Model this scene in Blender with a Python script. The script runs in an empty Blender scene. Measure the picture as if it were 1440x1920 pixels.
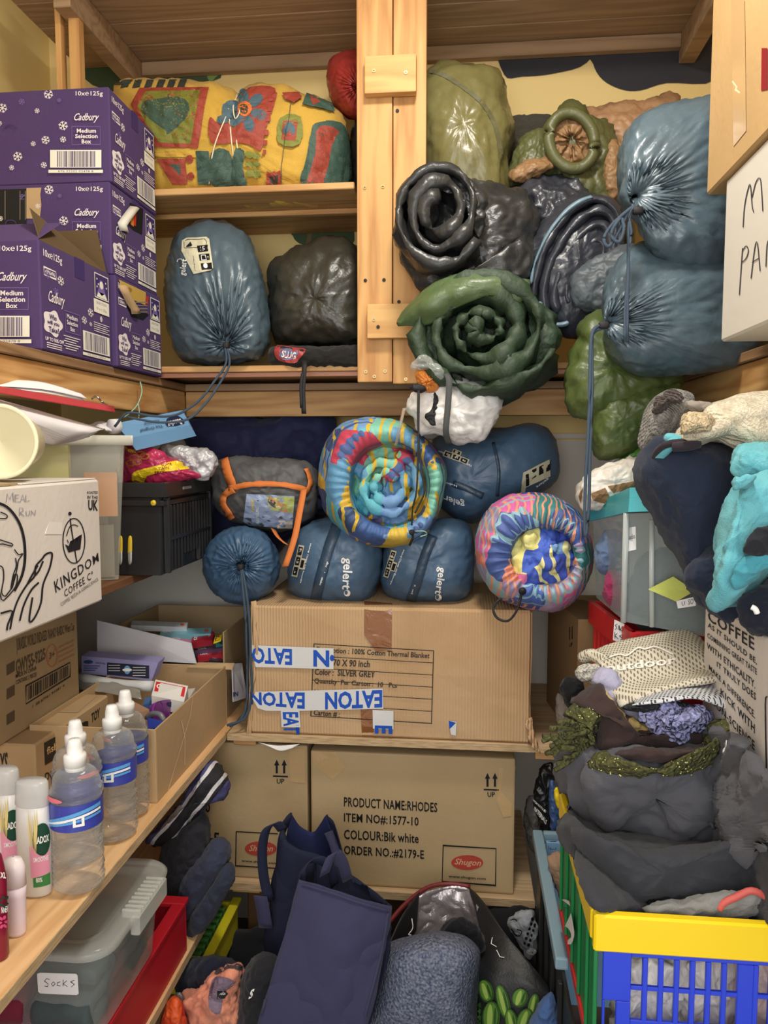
import bpy, bmesh, math, random
import numpy as np
from mathutils import Vector, Matrix, noise
from mathutils.bvhtree import BVHTree
random.seed(7)
SC = bpy.context.scene
COL = SC.collection
# ------------------------------------------------------------------ camera
F = 1440.0
EYE = np.array([0.0, 0.0, 1.55])
YAW, PIT = math.radians(6.0), math.radians(4.6)
cam_d = bpy.data.cameras.new('camera'); cam = bpy.data.objects.new('camera', cam_d); COL.objects.link(cam)
cam.location = EYE; cam.rotation_euler = (math.pi/2 - PIT, 0, YAW)
cam_d.sensor_fit = 'VERTICAL'; cam_d.sensor_height = 24; cam_d.lens = 24*F/1920; cam_d.clip_start = 0.02
SC.camera = cam
# ------------------------------------------------------------------ world, lights, exposure
W = bpy.data.worlds.new('world'); SC.world = W; W.use_nodes = True
W.node_tree.nodes['Background'].inputs[0].default_value = (1.0, 0.98, 0.955, 1)
W.node_tree.nodes['Background'].inputs[1].default_value = 1.0
def area(name, loc, size, power, col, target):
    l = bpy.data.lights.new(name, 'AREA'); l.shape = 'DISK'; l.size = size; l.energy = power; l.color = col
    o = bpy.data.objects.new(name, l); COL.objects.link(o); o.location = loc
    o.rotation_euler = (Vector(target)-Vector(loc)).to_track_quat('-Z', 'Y').to_euler(); return o
area('ceiling_lamp_light', (-0.02, 1.12, 2.86), 0.25, 19, (1.0, 0.95, 0.86), (0.0, 1.45, 0))
area('added_fill_light', (-.1, -.75, 1.75), 1.3, 22, (1.0, .98, .96), (-.1, 2, 1.2))  # unseen fill added behind the camera to brighten front faces and the left wall
SC.view_settings.view_transform = 'Standard'; SC.view_settings.look = 'None'
SC.view_settings.gamma = 1; SC.view_settings.use_curve_mapping = False
SC.view_settings.exposure = 0.1
# ------------------------------------------------------------------ pixel -> world point on a plane
FWD = np.array([-math.sin(YAW)*math.cos(PIT), math.cos(YAW)*math.cos(PIT), -math.sin(PIT)])
RGT = np.array([math.cos(YAW), math.sin(YAW), 0.0])
UPV = np.cross(RGT, FWD)
def ray(px, py):
    px = np.asarray(px, float)[..., None]; py = np.asarray(py, float)[..., None]
    return FWD + (px-720)/F*RGT + (960-py)/F*UPV
def at(px, py, Y):
    d = ray(px, py); return EYE + d*((np.asarray(Y, float))[..., None]/d[..., 1:2])
def atX(px, py, X): d = ray(px, py); return EYE + d*(X/d[0])
def atZ(px, py, Z): d = ray(px, py); return EYE + d*((Z-EYE[2])/d[2])
# ------------------------------------------------------------------ materials
def lin(c):
    return tuple((x/12.92 if x <= .04045 else ((x+.055)/1.055)**2.4) for x in (v/255 for v in c)) + (1,)
MATS = {}
def mat(name, c, rough=.6, bump=None, metal=0, spec=.5, sheen=0, c2=None, cs=6, var=0.0, emit=None, coat=0, stretch=None):
    """bump=(scale,strength,kind) kind n noise / w wave / v voronoi ; c2 second colour mixed by noise of scale cs"""
    if name in MATS: return MATS[name]
    m = bpy.data.materials.new(name); m.use_nodes = True; nt = m.node_tree; N = nt.nodes; Lk = nt.links
    b = N['Principled BSDF']; b.inputs['Base Color'].default_value = lin(c); b.inputs['Roughness'].default_value = rough
    b.inputs['Metallic'].default_value = metal; b.inputs['Specular IOR Level'].default_value = spec
    b.inputs['Sheen Weight'].default_value = sheen; b.inputs['Coat Weight'].default_value = coat
    tc = N.new('ShaderNodeTexCoord'); src = tc.outputs['Object']
    if stretch:
        mp = N.new('ShaderNodeMapping'); mp.inputs['Scale'].default_value = stretch; Lk.new(src, mp.inputs[0]); src = mp.outputs[0]
    if c2:
        n = N.new('ShaderNodeTexNoise'); n.inputs['Scale'].default_value = cs; n.inputs['Detail'].default_value = 6; Lk.new(src, n.inputs[0])
        r = N.new('ShaderNodeValToRGB'); r.color_ramp.elements[0].position = .35; r.color_ramp.elements[1].position = .65
        r.color_ramp.elements[0].color = lin(c); r.color_ramp.elements[1].color = lin(c2)
        Lk.new(n.outputs[0], r.inputs[0]); Lk.new(r.outputs[0], b.inputs['Base Color'])
    bumps = bump if isinstance(bump, list) else ([bump] if bump else [])
    prev = None
    for (s, st, k) in bumps:
        if k == 'v': t = N.new('ShaderNodeTexVoronoi'); t.inputs['Scale'].default_value = s; o = t.outputs['Distance']
        elif k[0] == 'w':
            t = N.new('ShaderNodeTexWave'); t.inputs['Scale'].default_value = s; t.inputs['Distortion'].default_value = 1.0; o = t.outputs['Fac']
            t.bands_direction = {'x': 'X', 'y': 'Y', 'z': 'Z', 'd': 'DIAGONAL'}[(k+'x')[1]]
        else: t = N.new('ShaderNodeTexNoise'); t.inputs['Scale'].default_value = s; t.inputs['Detail'].default_value = 5; t.inputs['Distortion'].default_value = .6; o = t.outputs[0]
        Lk.new(src, t.inputs[0])
        bp = N.new('ShaderNodeBump'); bp.inputs['Strength'].default_value = st; bp.inputs['Distance'].default_value = .01
        Lk.new(o, bp.inputs['Height'])
        if prev: Lk.new(prev, bp.inputs['Normal'])
        prev = bp.outputs[0]
    if prev: Lk.new(prev, b.inputs['Normal'])
    if emit: b.inputs['Emission Color'].default_value = lin(c); b.inputs['Emission Strength'].default_value = emit
    MATS[name] = m; return m
def fab(name, c, c2=None, rough=.9, f=1.0):      # matt cloth
    return mat(name, c, rough, [(420, .25*f, 'n'), (18, .35*f, 'n')], sheen=.1, c2=c2, cs=30, spec=.2)
def nyl(name, c, c2=None, rough=.38, st=.5):     # shiny ripstop nylon
    return mat(name, c, rough, [(14, st, 'n'), (55, st*.25, 'n')], spec=.5, c2=c2, cs=5)
def plas(name, c, rough=.35): return mat(name, c, rough, (8, .05, 'n'), spec=.5)
def card(name, c, c2=None): return mat(name, c, .85, [(60, .08, 'n')], spec=.2, c2=c2 or tuple(int(v*.93) for v in c), cs=3)
def ink(name, c, rough=.6): return mat('ink_'+name, c, rough, spec=.3)
def clear(name, c, alpha=.35, rough=.15):
    if name in MATS: return MATS[name]
    m = bpy.data.materials.new(name); m.use_nodes = True; nt = m.node_tree; N = nt.nodes; Lk = nt.links
    b = N['Principled BSDF']; b.inputs['Base Color'].default_value = lin(c); b.inputs['Roughness'].default_value = rough
    t = N.new('ShaderNodeBsdfTransparent'); t.inputs[0].default_value = (1, 1, 1, 1)
    mx = N.new('ShaderNodeMixShader'); mx.inputs[0].default_value = alpha
    lw = N.new('ShaderNodeLayerWeight'); lw.inputs[0].default_value = .35
    ma = N.new('ShaderNodeMath'); ma.operation = 'MULTIPLY_ADD'; ma.inputs[1].default_value = .28; ma.inputs[2].default_value = alpha; ma.use_clamp = True
    Lk.new(lw.outputs['Facing'], ma.inputs[0]); Lk.new(ma.outputs[0], mx.inputs[0])
    Lk.new(t.outputs[0], mx.inputs[1]); Lk.new(b.outputs[0], mx.inputs[2]); Lk.new(mx.outputs[0], N['Material Output'].inputs[0])
    MATS[name] = m; return m
def water(name, c=(250, 252, 252)):
    if name in MATS: return MATS[name]
    m = bpy.data.materials.new(name); m.use_nodes = True; nt = m.node_tree; N = nt.nodes; Lk = nt.links
    N.remove(N['Principled BSDF']); tc = N.new('ShaderNodeTexCoord'); mp = N.new('ShaderNodeMapping'); mp.inputs['Scale'].default_value = (30, 30, 110); ns = N.new('ShaderNodeTexNoise'); ns.inputs['Detail'].default_value = 2
    ns.inputs['Scale'].default_value = 1; bp = N.new('ShaderNodeBump'); bp.inputs['Strength'].default_value = 1; bp.inputs['Distance'].default_value = .006
    Lk.new(tc.outputs['Object'], mp.inputs[0]); Lk.new(mp.outputs[0], ns.inputs[0]); Lk.new(ns.outputs[0], bp.inputs['Height'])
    t = N.new('ShaderNodeBsdfTransparent'); t.inputs[0].default_value = (.97, .975, .98, 1); gl = N.new('ShaderNodeBsdfPrincipled'); gl.inputs['Base Color'].default_value = lin((206, 206, 200)); gl.inputs['Roughness'].default_value = .07; gl.inputs['Specular IOR Level'].default_value = 1
    lw = N.new('ShaderNodeLayerWeight'); lw.inputs[0].default_value = .5; pw = N.new('ShaderNodeMath'); pw.operation = 'POWER'; pw.inputs[1].default_value = 2.6; ma = N.new('ShaderNodeMath'); ma.operation = 'MULTIPLY_ADD'; ma.inputs[1].default_value = .75; ma.inputs[2].default_value = .13; ma.use_clamp = True
    for q in (gl, lw): Lk.new(bp.outputs[0], q.inputs['Normal'])
    m2 = N.new('ShaderNodeMixShader'); Lk.new(lw.outputs['Facing'], pw.inputs[0]); Lk.new(pw.outputs[0], ma.inputs[0]); Lk.new(ma.outputs[0], m2.inputs[0]); Lk.new(t.outputs[0], m2.inputs[1]); Lk.new(gl.outputs[0], m2.inputs[2]); Lk.new(m2.outputs[0], N['Material Output'].inputs[0])
    MATS[name] = m; return m
def wood(name, c1, c2, axis='x', rough=.55, knots=True):
    if name in MATS: return MATS[name]
    m = bpy.data.materials.new(name); m.use_nodes = True; nt = m.node_tree; N = nt.nodes; Lk = nt.links; b = N['Principled BSDF']
    b.inputs['Roughness'].default_value = rough; b.inputs['Specular IOR Level'].default_value = .3
    tc = N.new('ShaderNodeTexCoord'); oi = N.new('ShaderNodeObjectInfo')
    ad = N.new('ShaderNodeVectorMath'); ad.operation = 'ADD'
    sc = N.new('ShaderNodeMath'); sc.operation = 'MULTIPLY'; sc.inputs[1].default_value = 13.7
    Lk.new(oi.outputs['Random'], sc.inputs[0]); Lk.new(tc.outputs['Object'], ad.inputs[0]); Lk.new(sc.outputs[0], ad.inputs[1])
    mp = N.new('ShaderNodeMapping'); s = [9, 9, 9]; s['xyz'.index(axis)] = .8; mp.inputs['Scale'].default_value = s
    Lk.new(ad.outputs[0], mp.inputs[0])
    n1 = N.new('ShaderNodeTexNoise'); n1.inputs['Scale'].default_value = 1.0; n1.inputs['Detail'].default_value = 2; Lk.new(mp.outputs[0], n1.inputs[0])
    mu = N.new('ShaderNodeMath'); mu.operation = 'MULTIPLY'; mu.inputs[1].default_value = 9.0; Lk.new(n1.outputs[0], mu.inputs[0])
    fr = N.new('ShaderNodeMath'); fr.operation = 'PINGPONG'; fr.inputs[1].default_value = .5; Lk.new(mu.outputs[0], fr.inputs[0])
    n2 = N.new('ShaderNodeTexNoise'); n2.inputs['Scale'].default_value = 14; n2.inputs['Detail'].default_value = 5; Lk.new(mp.outputs[0], n2.inputs[0])
    ma = N.new('ShaderNodeMath'); ma.operation = 'MULTIPLY_ADD'; ma.inputs[1].default_value = .45; Lk.new(n2.outputs[0], ma.inputs[0]); Lk.new(fr.outputs[0], ma.inputs[2])
    r = N.new('ShaderNodeValToRGB'); r.color_ramp.elements[0].position = .2; r.color_ramp.elements[1].position = .62
    r.color_ramp.elements[0].color = lin(c2); r.color_ramp.elements[1].color = lin(c1); Lk.new(ma.outputs[0], r.inputs[0])
    out = r.outputs[0]
    if knots:
        mp2 = N.new('ShaderNodeMapping'); s = [1, 1, 1]; s['xyz'.index(axis)] = .45; mp2.inputs['Scale'].default_value = s; Lk.new(ad.outputs[0], mp2.inputs[0])
        v = N.new('ShaderNodeTexVoronoi'); v.inputs['Scale'].default_value = 7; Lk.new(mp2.outputs[0], v.inputs[0])
        mr = N.new('ShaderNodeMapRange'); mr.inputs[1].default_value = .05; mr.inputs[2].default_value = .12; mr.inputs[3].default_value = .75; mr.inputs[4].default_value = 0
        Lk.new(v.outputs['Distance'], mr.inputs[0])
        mx = N.new('ShaderNodeMixRGB'); mx.inputs[2].default_value = lin(tuple(int(x*.55) for x in c2)); Lk.new(mr.outputs[0], mx.inputs[0]); Lk.new(out, mx.inputs[1]); out = mx.outputs[0]
    Lk.new(out, b.inputs['Base Color'])
    bp = N.new('ShaderNodeBump'); bp.inputs['Strength'].default_value = .15; bp.inputs['Distance'].default_value = .003; Lk.new(ma.outputs[0], bp.inputs['Height']); Lk.new(bp.outputs[0], b.inputs['Normal'])
    MATS[name] = m; return m
def patchy(name, pal, scale=12, rough=.7, warp=.12, stripes=None, bumpst=.5, stretch=(1, 1, 1)):
    """printed cloth: cells of a palette, warped, optionally over-printed with stripes (colour, scale, amount)"""
    if name in MATS: return MATS[name]
    m = bpy.data.materials.new(name); m.use_nodes = True; nt = m.node_tree; N = nt.nodes; Lk = nt.links; b = N['Principled BSDF']
    b.inputs['Roughness'].default_value = rough
    tc = N.new('ShaderNodeTexCoord'); mp = N.new('ShaderNodeMapping'); mp.inputs['Scale'].default_value = stretch; Lk.new(tc.outputs['Object'], mp.inputs[0])
    n = N.new('ShaderNodeTexNoise'); n.inputs['Scale'].default_value = 9; Lk.new(mp.outputs[0], n.inputs[0])
    vm = N.new('ShaderNodeVectorMath'); vm.operation = 'SCALE'; vm.inputs['Scale'].default_value = warp; Lk.new(n.outputs['Color'], vm.inputs[0])
    ad = N.new('ShaderNodeVectorMath'); ad.operation = 'ADD'; Lk.new(mp.outputs[0], ad.inputs[0]); Lk.new(vm.outputs[0], ad.inputs[1])
    v = N.new('ShaderNodeTexVoronoi'); v.inputs['Scale'].default_value = scale; Lk.new(ad.outputs[0], v.inputs[0])
    sp = N.new('ShaderNodeSeparateColor'); Lk.new(v.outputs['Color'], sp.inputs[0])
    r = N.new('ShaderNodeValToRGB'); r.color_ramp.interpolation = 'CONSTANT'
    el = r.color_ramp.elements
    while len(el) < len(pal): el.new(.5)
    for i, c in enumerate(pal): el[i].position = i/len(pal)
    for i, c in enumerate(pal): el[i].color = lin(c)
    Lk.new(sp.outputs[0], r.inputs[0]); out = r.outputs[0]
    for k, (sc_, ss, am) in enumerate(stripes or []):
        w = N.new('ShaderNodeTexWave'); w.inputs['Scale'].default_value = ss; w.inputs['Distortion'].default_value = 2; w.bands_direction = 'XYZ'[k % 3]
        Lk.new(ad.outputs[0], w.inputs[0])
        gt = N.new('ShaderNodeMath'); gt.operation = 'GREATER_THAN'; gt.inputs[1].default_value = 1-am; Lk.new(w.outputs['Fac'], gt.inputs[0])
        gg = N.new('ShaderNodeMath'); gg.operation = 'MULTIPLY'; g2 = N.new('ShaderNodeMath'); g2.operation = 'GREATER_THAN'; g2.inputs[1].default_value = .5
        Lk.new(sp.outputs[1+k % 2], g2.inputs[0]); Lk.new(gt.outputs[0], gg.inputs[0]); Lk.new(g2.outputs[0], gg.inputs[1])
        mx = N.new('ShaderNodeMixRGB'); mx.inputs[2].default_value = lin(sc_); Lk.new(gg.outputs[0], mx.inputs[0]); Lk.new(out, mx.inputs[1]); out = mx.outputs[0]
    Lk.new(out, b.inputs['Base Color'])
    nb = N.new('ShaderNodeTexNoise'); nb.inputs['Scale'].default_value = 22; nb.inputs['Detail'].default_value = 5; Lk.new(tc.outputs['Object'], nb.inputs[0])
    bp = N.new('ShaderNodeBump'); bp.inputs['Strength'].default_value = bumpst; bp.inputs['Distance'].default_value = .01; Lk.new(nb.outputs[0], bp.inputs['Height']); Lk.new(bp.outputs[0], b.inputs['Normal'])
    MATS[name] = m; return m
# ------------------------------------------------------------------ objects
GEO = {}; WP = {}
def V3(v): return np.array(v, float)
def tag(o, label=None, cat=None, group=None, kind=None):
    if label: o['label'] = label
    if cat: o['category'] = cat
    if group: o['group'] = group
    if kind: o['kind'] = kind
    return o
def thing(name, label, cat, loc, group=None):
    o = bpy.data.objects.new(name, None); o.empty_display_size = .05; COL.objects.link(o); o.location = loc
    WP[o.name] = V3(loc); return tag(o, label, cat, group)
def obj(name, V, Fc, m, parent=None, smooth=True, label=None, cat=None, group=None, kind=None, mi=None):
    """V in WORLD coordinates. Parents are never rotated, so local = world - parent's world location"""
    V = np.asarray(V, float)
    if parent is None:
        org = np.array([(V[:, 0].min()+V[:, 0].max())/2, (V[:, 1].min()+V[:, 1].max())/2, V[:, 2].min()]); loc = org
    else:
        pw = WP[parent.name]; org = V.mean(0); loc = org - pw
    me = bpy.data.meshes.new(name); me.from_pydata((V-org).tolist(), [], [tuple(int(i) for i in f) for f in Fc])
    ms = m if isinstance(m, list) else [m]
    for x in ms: me.materials.append(x)
    if mi is not None: me.polygons.foreach_set('material_index', mi)
    if smooth: me.polygons.foreach_set('use_smooth', [True]*len(me.polygons))
    me.update()
    o = bpy.data.objects.new(name, me); COL.objects.link(o); o.location = loc
    if parent is not None: o.parent = parent
    WP[o.name] = org
    GEO[o.name] = (V, Fc)
    return tag(o, label, cat, group, kind)
def join(*parts):
    Vs, Fs, n = [], [], 0
    for V, Fc in parts:
        Vs.append(np.asarray(V, float)); Fs += [tuple(int(i)+n for i in f) for f in Fc]; n += len(V)
    return np.concatenate(Vs), Fs
def rbox(x0, x1, y0, y1, z0, z1, bev=.003, seg=1, sub=0, rotz=0, rotx=0, roty=0, piv=None):
    bm = bmesh.new(); bmesh.ops.create_cube(bm, size=1)
    for v in bm.verts: v.co = Vector(((x0+x1)/2+v.co.x*(x1-x0), (y0+y1)/2+v.co.y*(y1-y0), (z0+z1)/2+v.co.z*(z1-z0)))
    if bev: bmesh.ops.bevel(bm, geom=bm.edges[:], offset=bev, segments=seg, profile=.6, affect='EDGES')
    if sub: bmesh.ops.subdivide_edges(bm, edges=[e for e in bm.edges if e.calc_length() > .03], cuts=sub, use_grid_fill=True)
    V = np.array([v.co[:] for v in bm.verts]); bm.verts.index_update(); Fc = [tuple(v.index for v in f.verts) for f in bm.faces]; bm.free()
    if rotz or rotx or roty:
        p = V3(piv) if piv is not None else np.array([(x0+x1)/2, (y0+y1)/2, z0])
        R = np.array((Matrix.Rotation(rotz, 3, 'Z') @ Matrix.Rotation(roty, 3, 'Y') @ Matrix.Rotation(rotx, 3, 'X')))
        V = (V-p) @ R.T + p
    return V, Fc
def cr(P, n=6, closed=False):
    P = np.asarray(P, float); N_ = len(P); out = []
    if N_ < 3 and not closed: return np.array([P[0]+(P[1]-P[0])*k/n for k in range(n+1)])
    for i in range(N_ if closed else N_-1):
        p1, p2 = P[i], P[(i+1) % N_]
        p0 = P[i-1] if (closed or i > 0) else 2*p1-p2
        p3 = P[(i+2) % N_] if (closed or i+2 < N_) else 2*p2-p1
        for k in range(n):
            t = k/n; out.append(.5*((2*p1)+(-p0+p2)*t+(2*p0-5*p1+4*p2-p3)*t*t+(-p0+3*p1-3*p2+p3)*t**3))
    if not closed: out.append(P[-1])
    return np.array(out)
def resample(P, n, closed=False):
    P = np.asarray(P, float); Q = np.vstack([P, P[:1]]) if closed else P
    d = np.r_[0, np.cumsum(np.linalg.norm(np.diff(Q, axis=0), axis=1))]
    t = np.linspace(0, d[-1], n+1)[:-1] if closed else np.linspace(0, d[-1], n)
    return np.stack([np.interp(t, d, Q[:, k]) for k in range(Q.shape[1])], 1)
def normals(V, Fc):
    Nn = np.zeros_like(V); A = {}
    for f in Fc: A.setdefault(len(f), []).append(f)
    for k, fs in A.items():
        fs = np.array(fs); n = np.cross(V[fs[:, 2 % k]]-V[fs[:, 0]], V[fs[:, -1]]-V[fs[:, 1]]) if k > 3 else np.cross(V[fs[:, 1]]-V[fs[:, 0]], V[fs[:, 2]]-V[fs[:, 0]])
        for j in range(k): np.add.at(Nn, fs[:, j], n)
    l = np.linalg.norm(Nn, axis=1, keepdims=True); return Nn/np.maximum(l, 1e-12)
def crinkle(V, Fc, ws):
    """ws: list of (amplitude, scale, kind, dir, k): kind n smooth / v creased valleys / r ridges; folds run along dir, stretched k times"""
    Nn = normals(V, Fc)
    for w in ws:
        amp, sc = w[0], w[1]; kd = w[2] if len(w) > 2 else 'n'
        Q = V.copy()
        if len(w) > 3:
            d = V3(w[3]); d /= np.linalg.norm(d); Q = Q - np.outer(Q @ d, d)*(1-1/w[4])
        off = Vector((random.random()*9, random.random()*9, 3))
        if kd == 'c':
            h = []
            for q in Q:
                p = Vector(q)*sc+off; p += noise.noise_vector(p*1.7)*.35; d = noise.voronoi(p)[0]; h.append(.35-min(.8, d[1]-d[0])*1.3)
            h = np.array(h)
        else:
            h = np.array([noise.noise(Vector(q)*sc+off) for q in Q]); h2 = np.array([noise.noise(Vector(q)*sc*2.3+off) for q in Q])
            if kd == 'v': h = np.abs(h)*2.2-.5+.4*(np.abs(h2)*2.2-.5)
            elif kd == 'r': h = .5-np.abs(h)*2.2+.4*(.5-np.abs(h2)*2.2)
            else: h = h+.35*h2
        V = V+Nn*(h*amp)[:, None]
    return V
def sheet(G, th=.004, taper=.35, closed_j=False):
    """grid (n,m,3) thickened into a closed cloth"""
    G = np.asarray(G, float); n, m = G.shape[:2]
    di = np.gradient(G, axis=0); dj = np.gradient(G, axis=1); Nn = np.cross(di, dj); Nn /= np.maximum(np.linalg.norm(Nn, axis=2, keepdims=True), 1e-12)
    T = np.full((n, m), 1.0); T[0] = T[-1] = taper; T[:, 0] = T[:, -1] = taper
    if callable(th): H = np.array([[th(i/(n-1), j/(m-1)) for j in range(m)] for i in range(n)])*T
    else: H = T*th
    A = G+Nn*H[..., None]/2; B = G-Nn*H[..., None]/2
    V = np.concatenate([A.reshape(-1, 3), B.reshape(-1, 3)]); o = n*m; Fc = []
    for i in range(n-1):
        for j in range(m-1):
            a = i*m+j; Fc.append((a, a+m, a+m+1, a+1)); Fc.append((o+a, o+a+1, o+a+m+1, o+a+m))
    for j in range(m-1):
        Fc.append((j, j+1, o+j+1, o+j)); a = (n-1)*m+j; Fc.append((a, o+a, o+a+1, a+1))
    for i in range(n-1):
        a = i*m; Fc.append((a, o+a, o+a+m, a+m)); a = i*m+m-1; Fc.append((a, a+m, o+a+m, o+a))
    return V, Fc
def tube(P, r, n=8, smooth=4, rot=0):
    P = cr(P, smooth) if smooth else np.asarray(P, float)
    V, Fc = [], []; up = V3((0, 0, 1)); k = len(P)
    for i in range(k):
        t = P[min(i+1, k-1)]-P[max(i-1, 0)]; t = t/max(np.linalg.norm(t), 1e-9)
        a = np.cross(t, up);
        if np.linalg.norm(a) < .1: a = np.cross(t, V3((1, 0, 0)))
        a /= np.linalg.norm(a); b = np.cross(t, a); rr = r[i*len(r)//k] if isinstance(r, (list, tuple)) else r
        for j in range(n):
            q = 2*math.pi*j/n; V.append(P[i]+rr*(math.cos(q)*a+math.sin(q)*b))
    for i in range(k-1):
        for j in range(n): Fc.append((i*n+j, i*n+(j+1) % n, (i+1)*n+(j+1) % n, (i+1)*n+j))
    Fc.append(tuple(range(n))[::-1]); Fc.append(tuple((k-1)*n+j for j in range(n)))
    return np.array(V), Fc
def strap(P, w, wd, th=.002, smooth=4):
    """flat webbing of width w along wd (vector)"""
    P = cr(P, smooth) if smooth else np.asarray(P, float); wd = V3(wd)/np.linalg.norm(wd)
    return sheet(np.stack([P-wd*w/2, P, P+wd*w/2], 1), th, 1)
def patch(rows, n=6, th=.004, ws=(), taper=.4):
    """rows: grid of (px,py,Y) control points -> smooth thick cloth"""
    R = np.array([[at(*c) for c in r] for r in rows]); A = np.array([cr(r, n) for r in R])
    G = np.stack([cr(A[:, j], n) for j in range(A.shape[1])], 1)
    V, Fc = sheet(G, th, taper)
    return (crinkle(V, Fc, ws), Fc) if ws else (V, Fc)
def puff(outline, Y, front, back, c=None, na=130, nr=26, p=2.0, q=2.0, ws=(), pleat=None, lean=0, sm=5, dent=0, clip=None, keep=None):
    """closed stuffed body whose outline is seen at the given pixels at depth Y; bulges front/back metres; c: centre pixel (gather point)"""
    O = resample(cr(outline, sm, True), na, True)
    if Y is None: raise ValueError
    c = V3(c if c is not None else O.mean(0)); tt = [.5*math.sin(math.pi/2*i/nr)+.5*i/nr for i in range(nr+1)]
    V, Fc = [], []
    def Yat(pt): return Y+lean*(pt[..., 1]-c[1])
    rings = []
    for side, dep in ((-1, front), (1, back)):
        for i in range(nr+1 if side < 0 else nr):
            t = tt[i]
            if side > 0 and i == 0: pass
            pt = c+(O-c)*t; h = max(0, 1-t**p)**(1/q)
            y = Yat(pt)+side*dep*h
            if side < 0:
                if pleat:
                    n_, amp, ext = pleat; ph = np.linspace(0, 2*math.pi, na, endpoint=False)
                    wob = np.array([noise.noise(Vector((math.cos(a)*2.3, math.sin(a)*2.3, 1.7+n_))) for a in ph])
                    y = y + amp*np.cos(n_*ph+5*wob)*min(1, t/.12)*max(0, 1-t/ext)**.7
                if dent: y = y+dent*math.exp(-(t/.16)**2)
            if clip: y = np.minimum(y, clip(pt[:, 0], pt[:, 1])+(.02 if side > 0 else 0))
            if keep: y = np.maximum(y, keep(pt[:, 0], pt[:, 1]))
            ring = at(pt[:, 0], pt[:, 1], y); rings.append(ring if i else ring[:1])
    idx = []
    for r in rings: idx.append((len(V), len(r))); V += list(r)
    def bridge(a, b, flip):
        (s0, n0), (s1, n1) = a, b
        for j in range(na):
            k = (j+1) % na
            f = (s0, s1+j, s1+k) if n0 == 1 else (s0+j, s1+j, s1+k, s0+k)
            Fc.append(f[::-1] if flip else f)
    for i in range(nr): bridge(idx[i], idx[i+1], False)
    bk = idx[nr+1:]+[idx[nr]]
    for i in range(len(bk)-1): bridge(bk[i], bk[i+1], True)
    V = np.array(V)
    # orient outward (front faces towards -Y)
    f = Fc[2]; n = np.cross(V[f[1]]-V[f[0]], V[f[2]]-V[f[0]])
    if n[1] > 0: Fc = [g[::-1] for g in Fc]
    if ws: V = crinkle(V, Fc, ws)
    return V, Fc
def frame(axis, up=(0, 0, 1)):
    a = V3(axis)/np.linalg.norm(axis); u = V3(up)-a*np.dot(up, a); u /= np.linalg.norm(u); return a, np.cross(u, a), u
def sack(c, axis, L, R, up=(0, 0, 1), sq=(1, 1), gather=None, n=26, amp=.008, e=.55, ns=40, na=96, ws=(), opening=0, depth=.06):
    """stuff sack round axis; gather: -1/+1 end pulled shut; opening: radius of an elastic mouth at the -axis end"""
    a, s, u = frame(axis, up); V, Fc = [], []; prof = []
    for i in range(ns+1):
        f = math.pi*i/ns; cx = -math.cos(f); ca = math.copysign(abs(cx)**e, cx); r = math.sin(f)**e if 0 < i < ns else 0
        prof.append((ca*L/2, r*R))
    if opening:
        k = next(i for i, p in enumerate(prof) if p[1] > opening); prof = prof[k:]
        a0, r0 = prof[0]; prof = [(a0+depth, r0*.99), (a0+depth*.5, r0*.97), (a0+.012, r0*.96), (a0+.003, r0*.98)]+prof
    for i, (pa, pr) in enumerate(prof):
        ga = 0; q = pr/R
        if gather and ((gather < 0 and pa < 0) or (gather > 0 and pa > 0)):
            ga = max(0, 1-q)**.8*min(1, q/.15) if q < .97 else 0; pa += -gather*.35*R*math.exp(-(q/.2)**2)*.5
        for j in range(na):
            th = 2*math.pi*j/na; wob = noise.noise(Vector((math.cos(th)*2, math.sin(th)*2, n*.37)))
            w = amp*math.cos(n*th+4*wob)
            if opening: g_ = w*max(0, 1-abs(pr-opening)/(R*.45)) if pa < 0 else 0
            else: g_ = w*ga*1.6
            sd = math.copysign(1, gather or -1)
            rr = pr + (w*.35*(1-abs(pa)/(L/2)*.5) if gather and q > .9 else 0)*.3 + (g_*.5 if opening else 0)
            V.append(V3(c)+a*(pa+sd*g_)+s*(rr*math.cos(th)*sq[0])+u*(rr*math.sin(th)*sq[1]))
    for i in range(len(prof)-1):
        for j in range(na): k = (j+1) % na; Fc.append((i*na+j, i*na+k, (i+1)*na+k, (i+1)*na+j))
    V = np.array(V)
    if ws: V = crinkle(V, Fc, ws)
    return V, Fc
def spiral(c, axis, L, R, turns=3, th=.02, up=(0, 0, 1), sq=(1, 1), r0=.01, ph=0, quilt=0, na=40, nl=14, ws=(), tail=0):
    a, s, u = frame(axis, up); G = []; tot = int(turns*na)
    for i in range(tot+1):
        q = i/tot; ang = ph+q*turns*2*math.pi; r = r0+(R-r0)*q; row = []
        if tail and q > 1-tail: r += R*.9*((q-1+tail)/tail)**2*tail*2
        for j in range(nl+1):
            l = (j/nl-.5)*L
            row.append(V3(c)+a*l+s*(r*math.cos(ang)*sq[0])+u*(r*math.sin(ang)*sq[1]))
        G.append(row)
    f = (lambda i, j: th*(1-.45*abs(math.cos(i*turns*quilt*math.pi))**6)) if quilt else th
    V, Fc = sheet(np.array(G), f, .7)
    if ws: V = crinkle(V, Fc, ws)
    return V, Fc
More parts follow.
